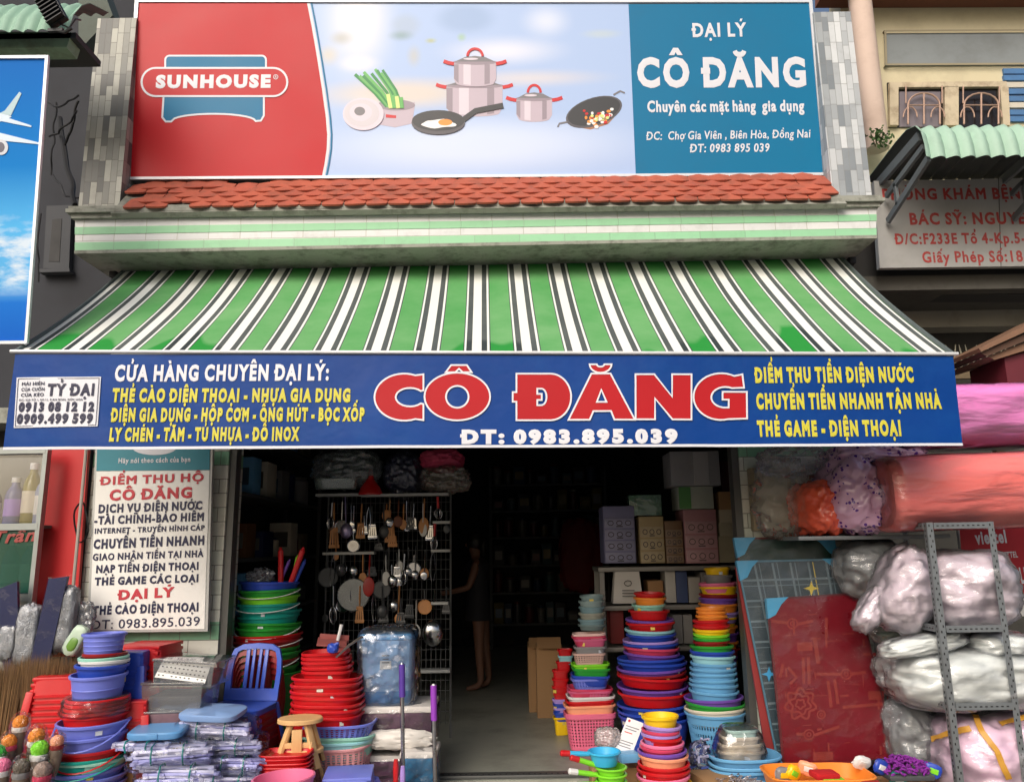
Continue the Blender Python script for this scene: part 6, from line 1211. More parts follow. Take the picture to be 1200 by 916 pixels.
# ================================================================== GOODS BESIDE THE DOORWAY, RIGHT HAND
def c8(x, y): return (680 + x / 4.164, 520 + y / 4.164)
SY = 6.5
sx0, sx1 = P(706, 700, SY).x, RX + .3
z1_, z2_, z3_ = P(780, 663, SY).z, P(780, 708, SY).z, P(780, 756, SY).z
gs = thing('shelf_unit', 'grey metal shelf carrying drawer cabinets just inside the doorway', 'shelf', ((sx0 + sx1) / 2, SY, 0)); GS = mat((128, 126, 122), .5, .4, .12, 5, dirt=.3, key='grey_shelf')
for x in (sx0, sx1 - .05):
    for y in (SY, SY + .42): b = M(); b.box((x, y, z1_ / 2), (.04, .03, z1_ - .03)); b.build('post', GS, gs)
for z in (z1_ - .02, z2_ - .02, z3_ - .02): b = M(); b.box(((sx0 + sx1) / 2, SY + .2, z), (sx1 - sx0 + .06, .5, .035), bev=.003); b.build('shelf_board', GS, gs)
def cabinet(x0, x1, yt, yb, n, c, lab, d=.34, Y=SY + .04, clear=None, grp='small drawer cabinets on the grey shelf'):
    a = P(x0, yb, Y); q = P(x1, yb, Y); h = P(x0, yt, Y).z - a.z; w = q.x - a.x; t = thing('drawer_cabinet', lab, 'drawers', ((a.x + q.x) / 2, Y, a.z), grp)
    m = mat(c, .45, 0, .1, 6); fm = mat(tuple(min(235, x * .8 + 40) for x in c), .4, 0, .25, 40)
    b = M(); b.box((0, d / 2, h / 2), (w, d, h), bev=.006); b.build('cabinet_body', m, t, world=False); top = .2 * h if n > 2 else 0; hh = (h - top) / n
    DK = mat((74, 68, 72), .6, key='motif_dark')
    for k in range(n):
        z = hh * (k + .5); b = M(); b.box((0, -.004, z), (w * .93, .016, hh * .84), bev=.004); dr = b.build('drawer', fm, t, world=False); b = M()
        for j in range(3): xx = (j - 1) * w * .28; zz = z; ring_ = [(xx + w * .09 * math.cos(R(g)), -.0135, zz + hh * .2 * math.sin(R(g))) for g in range(0, 360, 40)]; b.tube(ring_, .003, 4, closed=True)
        b.bar((-w * .1, -.016, z - hh * .3), (w * .1, -.016, z - hh * .3), .01, .008); b.build('motif', DK, dr, world=False)
    return t
cabinet(709, 746, 593, 660, 4, (122, 122, 158), 'lilac grey drawer cabinet nearest the doorway on the grey shelf')
cabinet(751, 780, 605, 660, 3, (168, 148, 110), 'beige drawer cabinet between the lilac and the brown one')
cabinet(781, 802, 610, 660, 4, (116, 88, 64), 'narrow brown drawer cabinet beside the beige one')
cabinet(804, 843, 597, 660, 3, (166, 120, 128), 'dusty pink drawer cabinet with flower print')
def carton(x0, x1, yt, yb, Y, c, lab, d=.3, name='carton_box', band=None, m=None):
    a = P(x0, yb, Y); q = P(x1, yb, Y); h = P(x0, yt, Y).z - a.z; w = q.x - a.x; t = thing(name, lab, 'box', ((a.x + q.x) / 2, Y, a.z)); b = M(); b.box((0, d / 2, h / 2), (w, d, h), bev=.005); b.build('carton', m or mat(c, .65, 0, .14, 7, dirt=.2), t, world=False)
    if band: b = M(); b.box((w * band[0], -.002, h * .5), (w * band[1], .005, h * .96)); b.build('side_band', mat(band[2], .5, 0, .1, 6), t, world=False)
    return t
gt_ = carton(738, 776, 580, 604, SY + .05, (84, 120, 104), 'green pack of glasses on top of the beige drawers', .24, 'glass_pack', m=film_mat('green_pack', (110, 150, 130), .6, .95, .15, .6, 10)); carton(796, 837, 570, 596.5, SY + .05, (176, 182, 170), 'white and green box on top of the pink drawers', .3, band=(-.32, .34, (92, 150, 88)))
carton(787, 845, 529, 569.5, SY + .04, (152, 152, 156), 'grey box in clear wrap on top of the white and green box', .34, band=(.12, .3, (176, 176, 178)))
for k, (yt, yb, c) in enumerate(((576, 597, (150, 116, 76)), (597, 612, (168, 158, 138)), (612, 628, (152, 146, 128)), (628, 659, (140, 132, 112)))): carton(843.5, 880, yt, yb, SY + .06, c, f"cream and brown carton, {ORD[k]} of the pile beside the pink drawers", .3)
carton(846, 872, 540, 575.5, SY + .2, (70, 34, 32), 'dark maroon box behind the grey wrapped one', .2)
# middle and lower boards
q = P(735, 706, SY + .02); s = px(735, 706, SY); t = thing('paper_bag', 'white paper bag with printed emblem on the shelf behind the tubs', 'bag', q); b = M(); b.lathe([(19 * s, 0), (19 * s, .01), (15 * s, 40 * s), (14.6 * s, 40 * s), (18 * s, .01)], 4, sx=1.3, sy=.75, ph=0); b.build('bag_body', mat((196, 192, 186), .7, 0, .06, 4, .1, 8, key='bag_paper'), t, world=False)
b = M(); b.tube([(.03 * math.cos(R(g)), -.092, .16 + .022 * math.sin(R(g))) for g in range(0, 360, 45)], .003, 4, closed=True)
for k in range(3): b.bar((-.05, -.098 + .0, .06 + k * .022), (.05, -.098, .06 + k * .022), .004, .006)
b.build('emblem', mat((80, 78, 78), .7, key='bag_ink'), t, world=False)
for (x0, x1, yt, c, lab) in ((760, 778, 680, (150, 112, 72), 'small tan carton on the shelf beside the white paper bag'), (781, 793, 668, (178, 176, 170), 'white carton on the shelf next to the tan one'), (793.5, 807, 669, (56, 72, 112), 'dark blue carton on the shelf behind the tubs'), (808, 822, 676, (150, 146, 140), 'grey carton on the shelf beside the dark blue one'), (823, 838, 670, (120, 118, 116), 'dull grey carton on the shelf behind the yellow bowls')): carton(x0, x1, yt, 706, SY + .03, c, lab, .22)
for (x0, x1, yt, c, lab) in ((716, 732, 714, (120, 34, 34), 'dark red carton on the lower shelf board'), (790, 801, 720, (128, 128, 128), 'grey carton on the lower shelf board behind the tubs'), (802, 813, 720, (136, 134, 130), 'pale grey carton on the lower board next to the grey one')): carton(x0, x1, yt, 754, SY + .03, c, lab, .22)

# stacks
SQ = dict(e=4.5, sy=.72)
stack('bowl', 'wrapped bowl', 'bowl', 693, 6.25, [((132, 156, 158), 697, 14, dict(cn='dull teal')), ((140, 160, 160), 703, 15, dict(cn='dull teal')), ((120, 150, 158), 710, 15, dict(cn='dull teal')), ((150, 152, 140), 717, 15.5, dict(cn='dull grey')), ((120, 150, 158), 724, 16, dict(cn='dull teal')), ((110, 130, 130), 731, 16, dict(cn='dull teal', H=.045))], 'stack atop the square baskets', 'wrapped bowls atop the square baskets', floor=P(693, 738.5, 6.25).z)
stack('square_basket', 'square basket', 'basket', 691, 6.2, [((226, 190, 184), 741, 19.5, dict(cn='pale pink')), ('rose', 744, 19.5), ('dpink', 747, 19), ('grey', 756, 19), ((206, 170, 160), 764, 19, dict(cn='faded pink', holes=(40, 4, .4, .2, .8))), ('lime', 776, 22), ('green', 781, 22), ('blue', 789, 22.5), ('peri', 793, 22, dict(holes=(44, 5, .45, .15, .8))), ('rose', 804, 26), ('dpink', 807, 26, dict(holes=(44, 5, .45, .2, .8))), ('white', 813, 28), ('red', 818, 28), ('peach', 823, 30), ((222, 106, 138), 833, 30, dict(cn='pink', holes=(52, 9, .45, .1, .84), rim=.035, tp=.8))],
    'basket stack by the doorway', 'square baskets stacked by the doorway', **SQ)
stack('small_basket', 'small basket', 'basket', 657, 6.65, [('red', 760, 9, dict(x=664)), ('aqua', 767, 9, dict(x=664)), ('red', 774, 9, dict(x=662)), ('red', 784, 10), ('red', 794, 10), ('red', 803, 10), ('red', 811, 10), ('lilac', 818, 10), ('blue', 823, 10), ('lilac', 828, 10), ('blue', 833, 10), ('yellow', 839, 10)], 'slim stack beside the cartons', 'small baskets in the slim stack', e=4, sy=.9)
stack('tub', 'round tub', 'tub', 763, 6.1, [('red', 694, 18), ('orange', 699, 19), ('mint', 707, 19.5), ('red', 714, 24), ('purple', 724, 28), ('red', 728, 28.5), ('aqua', 736, 29), ('blue', 741, 29), ('lilac', 748, 32), ('blue', 752, 32), ('rose', 757, 32), ('purple', 763, 32.5), ('blue', 769, 39), ('blue', 774, 40), ('purple', 780, 40), ('dred', 785, 40), ('red', 790, 41), ('purple', 801, 41.5), ('red', 809, 41.5), ('blue', 822, 42), ('blue', 829, 42), ('blue', 836, 42)][:22],
    'tall tub stack', 'round tubs in the tall stack', hf=.3)
stack('bowl', 'plastic bowl', 'bowl', 842, 6.25, [('yellow', 665, 15), ('grey', 673, 17), ('pink', 682, 22), ('yellow', 687, 22), ('dred', 695, 22.5), ('purple', 700, 22.5), ('orange', 706, 23), ('lilac', 716, 23), ('yellow', 722, 22), ('orange', 732, 22), ('purple', 740, 22), ('orange', 750, 22), ('dred', 758, 22), ('purple', 768, 22)], 'stack behind the pale blue pails', 'bowls stacked behind the pale blue pails')
stack('pail', 'plastic pail', 'pail', 835, 5.8, [('orange', 711, 17), ('orange', 715.5, 17.5), ('orange', 720, 18), ('red', 725, 21), ('red', 731, 21), ('yellow', 736, 21), ('lime', 741, 21), ('green', 746, 21), ('dred', 750, 21), ('green', 755, 25), ('blue', 761, 25.5), ('aqua', 767, 26), ('lblue', 775, 26), ('lblue', 781, 26.5), ('lblue', 787, 27), ('lblue', 794, 27.5), ('lblue', 800, 28), ('lblue', 807, 28.5), ('purple', 815, 34), ('green', 821, 34.5), ('cream', 827, 35), ('lblue', 832, 35, dict(holes=(60, 4, .5, .1, .8), tp=.74))],
    'stack before the folded tables', 'pails stacked before the folded tables', jit=.003)
stack('pail', 'plastic pail', 'pail', 777, 4.9, [('yellow', 837, 21.5, dict(x=775)), ('lilac', 848, 22, dict(x=775)), ('rose', 853, 22, dict(x=775)), ('lilac', 857, 22.5, dict(x=775)), ('red', 861, 22.5, dict(x=775)), ('pink', 868, 25, dict(x=776)), ('rose', 872, 25, dict(x=776)), ('purple', 877, 28.5), ('peach', 882, 29), ('red', 892, 30), ('red', 899, 31), ('pink', 906, 31), ('yellow', 914, 31)], 'stack beside the dippers', 'pails stacked beside the dippers')
# dippers
def dipper(x, y, hw, c, hc, lab, ang, n=1):
    q = P(x, y, 4.75); s = px(x, y, 4.75); h = .075; t = thing('dipper', lab, 'dipper', (q.x, 4.75, q.z - h), 'plastic water dippers in front of the threshold'); b = M(); vessel_mesh(b, hw * s, h, hw * s * .8, rim=.01); b.build('bowl', pl(c, .3), t, world=False)
    d = Vector((-math.cos(ang), -.25, math.sin(ang))); b = M(); a = d * hw * s * .98 + Vector((0, 0, h - .02)); b.tube([a, a + d * .05, a + d * .12], [.012, .015, .014], 10); b.build('handle', pl(c, .3), t, world=False); b = M(); b.tube([a + d * .118, a + d * .165, a + d * .17], [.0165, .017, .012], 10); b.build('handle_tip', pl(hc), t, world=False); return t
dipper(708, 879, 18, 'sky', 'red', 'bright blue dipper with red handle tip behind the lime ones', .1); dipper(716, 897, 17, 'lime', 'red', 'uppermost lime green dipper before the threshold', .35); dipper(716, 905, 17, 'lime', 'white', 'middle lime green dipper under the uppermost', .2); dipper(716, 913, 17, 'lime', 'cream', 'lowest lime green dipper at the bottom edge', .05)
b = M(); q = P(714, 914, 4.8); b.box((0, 0, (q.z - .1) / 2), (.3, .26, q.z - .1), bev=.004); o = b.build('cardboard_box', CARD, world=False); o.location = (q.x, 4.8, 0); tag(o, 'brown carton under the water dippers', 'box')
pf = Fr((720, 879), (740, 884), 5.05, n=(0, -1, .3)); t = thing('card_package', 'white printed card package leaning between dippers and front pails', 'package', pf.w(0, 0)); b = M(); b.prism(pf, [(720, 879), (740, 885), (754.5, 847), (735.5, 840)], -.02, 0); b.build('card_sheet', mat((226, 226, 228), .5, 0, .03, 4, key='card_white'), t)
b = M(); b.prism(pf, arc(737.5, 844, 1.6, 1.6, n=10), 0, .001, 0)
for k, (u, v, l, c) in enumerate(((734, 849, 15, 1), (733, 852, 13, 1), (732, 856, 9, 0), (728, 866, 14, 1), (727, 869, 12, 1), (726, 872, 13, 1))): b.prism(pf, [(u, v), (u + l, v + l * .33), (u + l - .3, v + 1 + l * .33), (u - .3, v + 1)], 0, .001, c)
b.build('print', [mat((200, 40, 44), .6, key='ink_red'), mat((120, 122, 128), .6, key='ink_grey')], t)
q = P(712, 864, 5.1); bagblob('clear_packet', 712, 864, 5.1, 15, 11, .06, film_mat('packet', (190, 180, 178), .5, .95, .2, .6, 14), 'clear packet of small goods beside the white card package', 'packet', 4, .4)
b = M(); q = P(736, 886, 5.0); b.box((0, 0, 0), (.12, .1, .05), (0, 0, .2), bev=.006); o = b.build('small_box', pl('lblue'), world=False); o.location = q; tag(o, 'small pale blue box under the white card package', 'box')
b = M(); q = P(720, 884, 5.1); b.box((0, 0, (q.z - .06) / 2), (.3, .2, q.z - .06), bev=.004); o = b.build('cardboard_box', CARD, world=False); o.location = (q.x, 5.14, 0); tag(o, 'brown carton under the white card package', 'box')
# bowls and basins before the boards
stack('bowl', 'square bowl', 'bowl', 866, 5.2, [((168, 200, 196), 852, 19, dict(cn='pale aqua')), ((196, 186, 170), 859, 23, dict(cn='beige')), ((190, 180, 164), 867, 26, dict(cn='beige')), ((200, 190, 174), 875, 27.5, dict(cn='beige', H=.07))], 'stack before the tables', 'wrapped square bowls before the folded tables', e=3.6, sy=.85, floor=P(866, 886, 5.2).z)
stack('basin', 'wavy basin', 'basin', 872, 5.16, [('lblue', 882, 42, dict(H=.075)), ('lblue', 889, 42, dict(H=.075)), ('lblue', 896, 42, dict(H=.075)), ('lblue', 903, 42, dict(H=.075))], 'basin pile before the tables', 'pale blue basins before the folded tables', e=2.6, sy=.85)
q = P(866, 868, 5.2); s = px(866, 868, 5.2); b = M(); b.lathe([(29 * s, -15 * s), (30 * s, -9 * s), (27.5 * s, 0), (25 * s, 9 * s), (20.5 * s, 16 * s), (17 * s, 18 * s)], 44, e=3.2, sy=.88, wav=lambda a, i: .025 * math.sin(a * 9 + i * 1.7)); o = b.build('wrapping_film', FILM, world=False); o.location = q; tag(o, 'crinkled clear film round the beige square bowls', 'film')
q = P(820, 886, 5.2); t = thing('peg_bag', 'net bag of small blue and lavender pegs beside the pale blue basins', 'bag', q); b = M()
for k in range(60): b.box((er.gauss(0, .03), er.gauss(0, .03), er.gauss(0, .045)), (.012, .012, .05), (er.uniform(0, 3), er.uniform(0, 3), er.uniform(0, 3)), er.randint(0, 1))
b.build('peg', [pl((66, 84, 150)), pl((170, 172, 206))], t, world=False); b = M(); b.blob((0, 0, 0), (.065, .06, .095), .1, 2, 3, 4, 2.4, fold=.2); b.build('net_bag', FILMT, t, world=False)
for x, y, w, lab in ((838, 908, .17, 'low open carton at the bottom edge below the peg bag'),): q = P(x, y, 5.0); b = M(); b.box((0, 0, q.z / 2), (w * 1.3, .3, q.z), (0, 0, .2), bev=.004); o = b.build('cardboard_box', CARD, world=False); o.location = (q.x, 5.0, 0); tag(o, lab, 'box')
q = P(868, 912, 4.85); t = thing('scouring_pad_pack', 'pack of silver scouring curls at the bottom edge before the basins', 'pack', q); b = M()
for k in range(60): p = Vector((er.gauss(0, .07), er.gauss(0, .04), er.gauss(-.01, .012))); b.tube([p + Vector((.012 * math.cos(j * 1.3 + k), .012 * math.sin(j * 1.1), .004 * j - .01)) for j in range(6)], .0025, 4)
b.build('curl', mat((190, 186, 190), .25, .8, .2, 30, key='silver_curl'), t, world=False); b = M(); b.box((0, 0, -.05), (.3, .2, .03), bev=.004); b.build('tray_base', mat((206, 204, 206), .6, key='white_tray'), t, world=False)
b = M(); b.box((0, 0, (q.z - .066) / 2), (.34, .24, q.z - .066), bev=.004); o = b.build('cardboard_box', CARD, world=False); o.location = (q.x, 4.85, 0); tag(o, 'brown carton under the silver scouring curls', 'box')

# folded tables leaning side by side
def table(pts, Y, m, pat, lab, n=(0, -1, .10), corners=(0, 1), trim=None, th=.03):
    f = Fr(pts[0], pts[1], Y, n=n); t = thing('folded_table', lab, 'table', f.w(0, 0)); b = M(); b.prism(f, pts, -th, 0); b.build('table_top', m, t)
    if trim: b = M(); ring(b, f, pts, 2.4, -th + .002, .003); b.build('edge_trim', trim, t)
    CB2 = pl((70, 150, 190)); A = [Vector(p) for p in pts]
    for k in corners:                               # wrapped corner protectors on the upper corners
        p = A[3 - k] if k < 2 else A[k - 2]; nx_ = (A[2 - k] - p if k == 0 else A[3] - p) ; nx_ = nx_.normalized(); dn = (A[0 if k == 0 else 1] - p).normalized(); b = M(); o_ = p - nx_ * 1.2 - dn * 1.2
        b.prism(f, [tuple(o_), tuple(o_ + dn * 24), tuple(o_ + dn * 20 + nx_ * 9), tuple(o_ + dn * 8 + nx_ * 17), tuple(o_ + nx_ * 26)], -th - .006, .006); b.build('corner_protector', CB2, t)
    if pat: pat(f, t)
    c = sum(A, Vector((0, 0))) / 4; b = M(); b.prism(f, [tuple(c + (p - c) * 1.01) for p in A], .004, .0075); b.build('wrapping', film_mat('table_wrap', a0=.0, a1=.22, scale=4.5, rough=.12, bump=.6, g=.35), t); return t
def flowers(f, t):
    b = M(); k = [0]
    def L3(pts, w=2.0): k[0] += 1; b.prism(f, stroke(pts, w), .0004, .0012 + .00004 * k[0])
    def crop(p): return [(840 + x / 2.572, 560 + y / 2.572) for x, y in p]
    for cx, cy, r in ((228, 438, 15), (390, 590, 15), (278, 772, 15), (315, 712, 12)): L3(crop([(cx + r * math.cos(R(a)), cy + r * math.sin(R(a))) for a in range(0, 361, 30)]), 1.6); L3(crop([(cx + r * .4 * math.cos(R(a)), cy + r * .4 * math.sin(R(a))) for a in range(0, 361, 45)]), 1.4)
    for r, n, w in ((42, 7, 2.6), (28, 6, 2.2), (13, 5, 2)): L3(crop([(252 + (r + r * .16 * math.sin(R(a * n))) * math.cos(R(a)), 680 + (r + r * .16 * math.sin(R(a * n))) * math.sin(R(a))) for a in range(0, 361, 8)]), w)
    for p in ([(165, 430), (213, 436)], [(243, 440), (290, 430)], [(300, 590), (375, 590)], [(405, 590), (450, 584)], [(335, 610), (345, 690)], [(355, 606), (365, 680)], [(240, 770), (262, 772)], [(294, 774), (370, 748)], [(380, 690), (500, 680)], [(260, 540), (262, 620)], [(276, 540), (278, 620)], [(330, 480), (330, 420)], [(440, 530), (520, 530)], [(215, 570), (240, 600), (220, 620)], [(200, 560), (190, 600)]): L3(crop(p), 3.4)
    for x, y, w, h in ((265, 508, 45, 26), (480, 655, 45, 26), (320, 838, 60, 26), (300, 520, 12, 80)): L3(crop([(x - w / 2, y), (x + w / 2, y - 2)]), h / 2.572)
    fr_ = random.Random(4)
    for _ in range(34): x, y = fr_.uniform(185, 500), fr_.uniform(400, 840); x = min(x + (y - 400) * .06, 520); l = fr_.uniform(12, 50); h_ = fr_.random() < .5; L3(crop([(x, y), (x + (l if h_ else 2), y + (-2 if h_ else l))]), fr_.choice([.8, 1.2, 2.2]))
    b.build('printed_motif', mat((128, 42, 36), .4, 0, .25, 20, key='gold_motif'), t)
def tartan(f, t):
    b = M(); k = 0; A = [Vector(p) for p in ((914, 898), (1030, 888), (990, 655), (864, 658))]
    at_ = lambda u, v: tuple(A[3].lerp(A[2], u).lerp(A[0].lerp(A[1], u), v))
    for i in range(1, 6):
        for w, o, c in ((2.4, -.012, 0), (.9, .03, 1 if i == 4 else 0)): k += 1; u = i / 6 + o; b.prism(f, stroke([at_(u, .01), at_(u, .99)], w), .0004, .001 + .00005 * k, c)
    for i in range(1, 10):
        for w, o in ((2.4, -.008), (.9, .02)): k += 1; v = i / 10 + o; b.prism(f, stroke([at_(.01, v), at_(.99, v)], w), .0004, .001 + .00005 * k, 0)
    for u, v, c in ((.64, .14, 1), (.08, .55, 2)):
        k += 1; x, y = at_(u, v); b.prism(f, [(x + r * math.cos(R(a)), y + r * math.sin(R(a))) for a, r in ((q * 45, 9 if q % 2 == 0 else 3) for q in range(8))], .0004, .001 + .00005 * k, c)
    b.build('printed_check', [mat((96, 112, 120), .45, key='check_grey'), mat((196, 176, 70), .45, key='check_yellow'), mat((60, 150, 200), .45, key='check_blue')], t)
DG2 = mat((24, 50, 44), .35, 0, .2, 3, key='table_dark_green'); DT = mat((52, 66, 74), .35, 0, .12, 2, key='table_slate'); MR = mat((108, 10, 26), .28, 0, .16, 2, .04, 4, dirt=.2, dirtc=(120, 40, 44), key='table_red')
table([(915, 905), (1032, 900), (976, 629), (861, 631)], 5.31, DG2, None, 'dark green folded table with pale blue corners, behind the checked one', trim=pl((96, 40, 40)))
table([(914, 903), (1032, 893), (988, 655), (864, 658)], 5.25, DT, tartan, 'slate grey folded table with pale checks and a yellow star', trim=pl((70, 110, 130)))
table([(919, 902), (1052, 893), (1004.5, 695), (899, 702)], 5.16, MR, flowers, 'dark red folded table with gold motif in front of the checked one', corners=(0,), trim=mat((84, 20, 26), .4, key='dark_trim'))
b = M(); f = Fr((905, 903), (912, 903), 5.28, n=(0, -1, .1)); b.prism(f, [(901, 903), (911, 903), (878, 690), (862, 664)], -.02, 0); o = b.build('table_edge', mat((128, 34, 34), .5, 0, .15, 4, key='red_edge'), loc=f.w(0, 0)); o.name = 'red_plank'; tag(o, 'thin dark red plank edge between pale blue pails and the checked table', 'plank')

# slotted steel rack
RY0, RY1 = 4.6, 5.62; rx0, rx1 = P(1101, 740, RY0).x, P(1181, 735, RY0).x
zs = [P(1108, 828, RY0).z, P(1100, 737, RY0).z, P(1085, 616, RY0).z]
sr = thing('slotted_rack', 'grey slotted angle steel rack loaded with bags and foam rolls', 'rack', ((rx0 + rx1) / 2, RY0, 0)); HOLE = mat((26, 28, 30), .8, key='slot_hole')
def angle(a, c, name='post', flip=1):
    a = Vector(a); c = Vector(c); d = (c - a).normalized(); vert = abs(d.z) > .9
    b = M()
    if vert: b.bar(a + Vector((flip * .018, 0, 0)), c + Vector((flip * .018, 0, 0)), .036, .003, up=(0, 1, 0)); b.bar(a + Vector((0, .02, 0)), c + Vector((0, .02, 0)), .003, .036, up=(0, 1, 0))
    else: b.box((a + c) / 2, (abs(c.x - a.x) + .003, abs(c.y - a.y) + .003, .036)); b.box((a + c) / 2 + Vector((.016 if abs(d.y) > .5 else 0, .016 if abs(d.x) > .5 else 0, .0165)), (abs(c.x - a.x) + (.03 if abs(d.y) > .5 else 0), abs(c.y - a.y) + (.03 if abs(d.x) > .5 else 0), .003))
    o = b.build(name, GALV, sr); L_ = (c - a).length; n = int(L_ / .03); h = M()
    for k in range(n):
        p = a + d * (.02 + k * .03)
        if vert:
            h.box(p + Vector((flip * .018 + (.006 if k % 2 else -.006), -.0025, 0)), (.006, .002, .013)); h.box(p + Vector((-flip * .0026, .02, 0)), (.002, .006, .013))
        elif abs(d.x) > .5: h.box(p + Vector((0, -.0026, 0)), (.013, .002, .006))
        else: h.box(p + Vector((-.0026, 0, 0)), (.002, .013, .006))
    if h.v: h.build('slot_pattern', HOLE, o)
zt2 = zs[2] + .02
for x, fl in ((rx0, 1), (rx1, -1)):
    for y in (RY0, RY1): angle((x, y, 0), (x, y, zt2), 'post', fl)
for z in zs:
    b = M(); b.box(((rx0 + rx1) / 2, (RY0 + RY1) / 2, z), (rx1 - rx0 - .01, RY1 - RY0 - .01, .012)); b.build('shelf_board', GALV, sr)
    angle((rx0 + .04, RY0 - .004, z), (rx1 - .04, RY0 - .004, z), 'shelf_rail'); angle((rx0 - .004, RY0 + .04, z), (rx0 - .004, RY1, z), 'shelf_rail')
def bagm(key, c, bumpy=.9, sc=5, spec=.7, tr=0.0, rough=.22):
    if key in MATS: return MATS[key]
    m, t, bs = newmat(key); L = t.links.new; tc = nd(t, 'TexCoord'); n = nd(t, 'TexNoise', noise_type='RIDGED_MULTIFRACTAL', i_Scale=sc, i_Detail=7, i_Roughness=.6, i_Distortion=1.2); L(tc.outputs['Object'], n.inputs['Vector']); n2 = nd(t, 'TexNoise', i_Scale=sc * .5, i_Detail=4); L(tc.outputs['Object'], n2.inputs['Vector'])
    mr = nd(t, 'MapRange'); L(n.outputs[0], mr.inputs[0]); mr.inputs['From Min'].default_value = .7; mr.inputs['From Max'].default_value = 2.0
    mx = nd(t, 'Mix', data_type='RGBA'); L(n2.outputs[0], mx.inputs['Factor']); l = lin(c); mx.inputs['A'].default_value = tuple(x * .72 for x in l[:3]) + (1,); mx.inputs['B'].default_value = tuple(min(1, x * 1.1) for x in l[:3]) + (1,)
    m2 = nd(t, 'Mix', data_type='RGBA'); L(mr.outputs[0], m2.inputs['Factor']); L(mx.outputs['Result'], m2.inputs['A']); m2.inputs['B'].default_value = lin(tuple(min(240, x * .5 + 118) for x in c)); L(m2.outputs['Result'], bs.inputs['Base Color'])
    bs.inputs['Roughness'].default_value = rough; bs.inputs['Specular IOR Level'].default_value = spec; bs.inputs['Coat Weight'].default_value = .4; bs.inputs['Coat Roughness'].default_value = .12
    if tr: bs.inputs['Alpha'].default_value = 1 - tr
    bm = nd(t, 'Bump', i_Strength=bumpy, i_Distance=.03); L(n.outputs[0], bm.inputs['Height']); L(bm.outputs[0], bs.inputs['Normal']); MATS[key] = m; return m
B1, B2, B3, B4 = bagm('bag_mauve', (176, 166, 176), .35, 3.2), bagm('bag_silver', (190, 194, 192), .35, 3), bagm('bag_pink', (214, 182, 204), .35, 3), bagm('bag_smoke', (104, 110, 112), .5, 4)
RX_ = lambda a, ax='Y': Matrix.Rotation(R(a), 3, ax)
def layers(key, c, dark, sc=7):
    """a packed block of thin folded plastic bags"""
    if key in MATS: return MATS[key]
    m, t, bs = newmat(key); L = t.links.new; tc = nd(t, 'TexCoord'); mp = nd(t, 'Mapping'); L(tc.outputs['Object'], mp.inputs[0]); mp.inputs['Scale'].default_value = (.35, .35, 1)
    w = nd(t, 'TexNoise', noise_type='RIDGED_MULTIFRACTAL', i_Scale=sc, i_Detail=5, i_Distortion=1.4); L(mp.outputs[0], w.inputs['Vector'])
    mr = nd(t, 'MapRange'); L(w.outputs[0], mr.inputs[0]); mr.inputs['From Min'].default_value = .5; mr.inputs['From Max'].default_value = 1.9
    mx = nd(t, 'Mix', data_type='RGBA'); L(mr.outputs[0], mx.inputs['Factor']); mx.inputs['A'].default_value = lin(dark); mx.inputs['B'].default_value = lin(c); L(mx.outputs['Result'], bs.inputs['Base Color']); bs.inputs['Roughness'].default_value = .35
    bm = nd(t, 'Bump', i_Strength=.35, i_Distance=.03); L(w.outputs[0], bm.inputs['Height']); L(bm.outputs[0], bs.inputs['Normal']); MATS[key] = m; return m
OUTER = film_mat('pack_film', (240, 240, 244), .12, .9, .13, 1.0, 12, (.7, .7, 1.4), 1.15)
def packbag(u, v, Y, rx, rz, ry, c, dark, key, lab, seed, e=3, rot=None, flat=None):
    q = P(u, v, Y); s = px(u, v, Y); t = thing('plastic_bag', lab, 'bag', q, 'packed bags on the slotted rack'); k = .94
    b = M(); b.blob((0, 0, 0), (rx * s * k, ry * k, rz * s * k), .1, 1.3, seed, 5, e, fold=.16, rot=rot, flat=flat); b.build('packed_content', layers(key, c, dark), t, world=False, sharp=180)
    b = M(); b.blob((0, 0, 0), (rx * s, ry, rz * s), .11, 1.3, seed, 5, e, fold=.2, rot=rot, flat=flat); b.build('wrapping', OUTER, t, world=False, sharp=180); return t
MV, MD, SV, SDk, SMK, SMD, PK_, PKD = (240, 232, 240), (208, 194, 206), (242, 244, 242), (212, 218, 216), (160, 166, 168), (112, 118, 120), (244, 220, 234), (224, 190, 212)
packbag(1122, 692, 4.95, 52, 47, .32, MV, MD, 'pack_mauve', 'big mauve clear bag on the upper rack board, held by the post', 11, 3.4, flat=.95)
packbag(1060, 690, 4.9, 32, 52, .2, MV, MD, 'pack_mauve', 'mauve clear bag hanging over the rack side above the red table', 12, 2.8, RX_(24))
packbag(1022, 712, 4.92, 14, 32, .1, MV, MD, 'pack_mauve', 'drooping end of a mauve bag roll touching the red table corner', 14, 2.8, RX_(38))
packbag(1020, 668, 5.3, 42, 36, .22, SMK, SMD, 'pack_smoke', 'smoky grey bag behind the mauve bags beside the checked table', 15, 2.6)
packbag(1124, 790, 4.95, 90, 36, .34, SV, SDk, 'pack_silver', 'big silvery bag on the middle rack board', 16, 3.2, flat=.95)
packbag(1080, 754, 4.78, 50, 11, .12, SV, SDk, 'pack_silver', 'flat silvery roll of film lying on the big silvery bag', 17, 3, RX_(-8))
packbag(1164, 752, 4.85, 38, 14, .2, SV, SDk, 'pack_silver', 'silvery bag end on the middle board beside the thin post', 22, 3)
packbag(1046, 738, 5.1, 24, 18, .14, (112, 156, 124), (56, 92, 70), 'pack_green', 'greenish bag peeping out above the silvery bag', 18, 2.6)
pinkbag = packbag(1160, 886, 4.9, 66, 52, .3, PK_, PKD, 'pack_pink', 'pale pink bag bound with yellow tape on the lowest board', 19, 3.4)
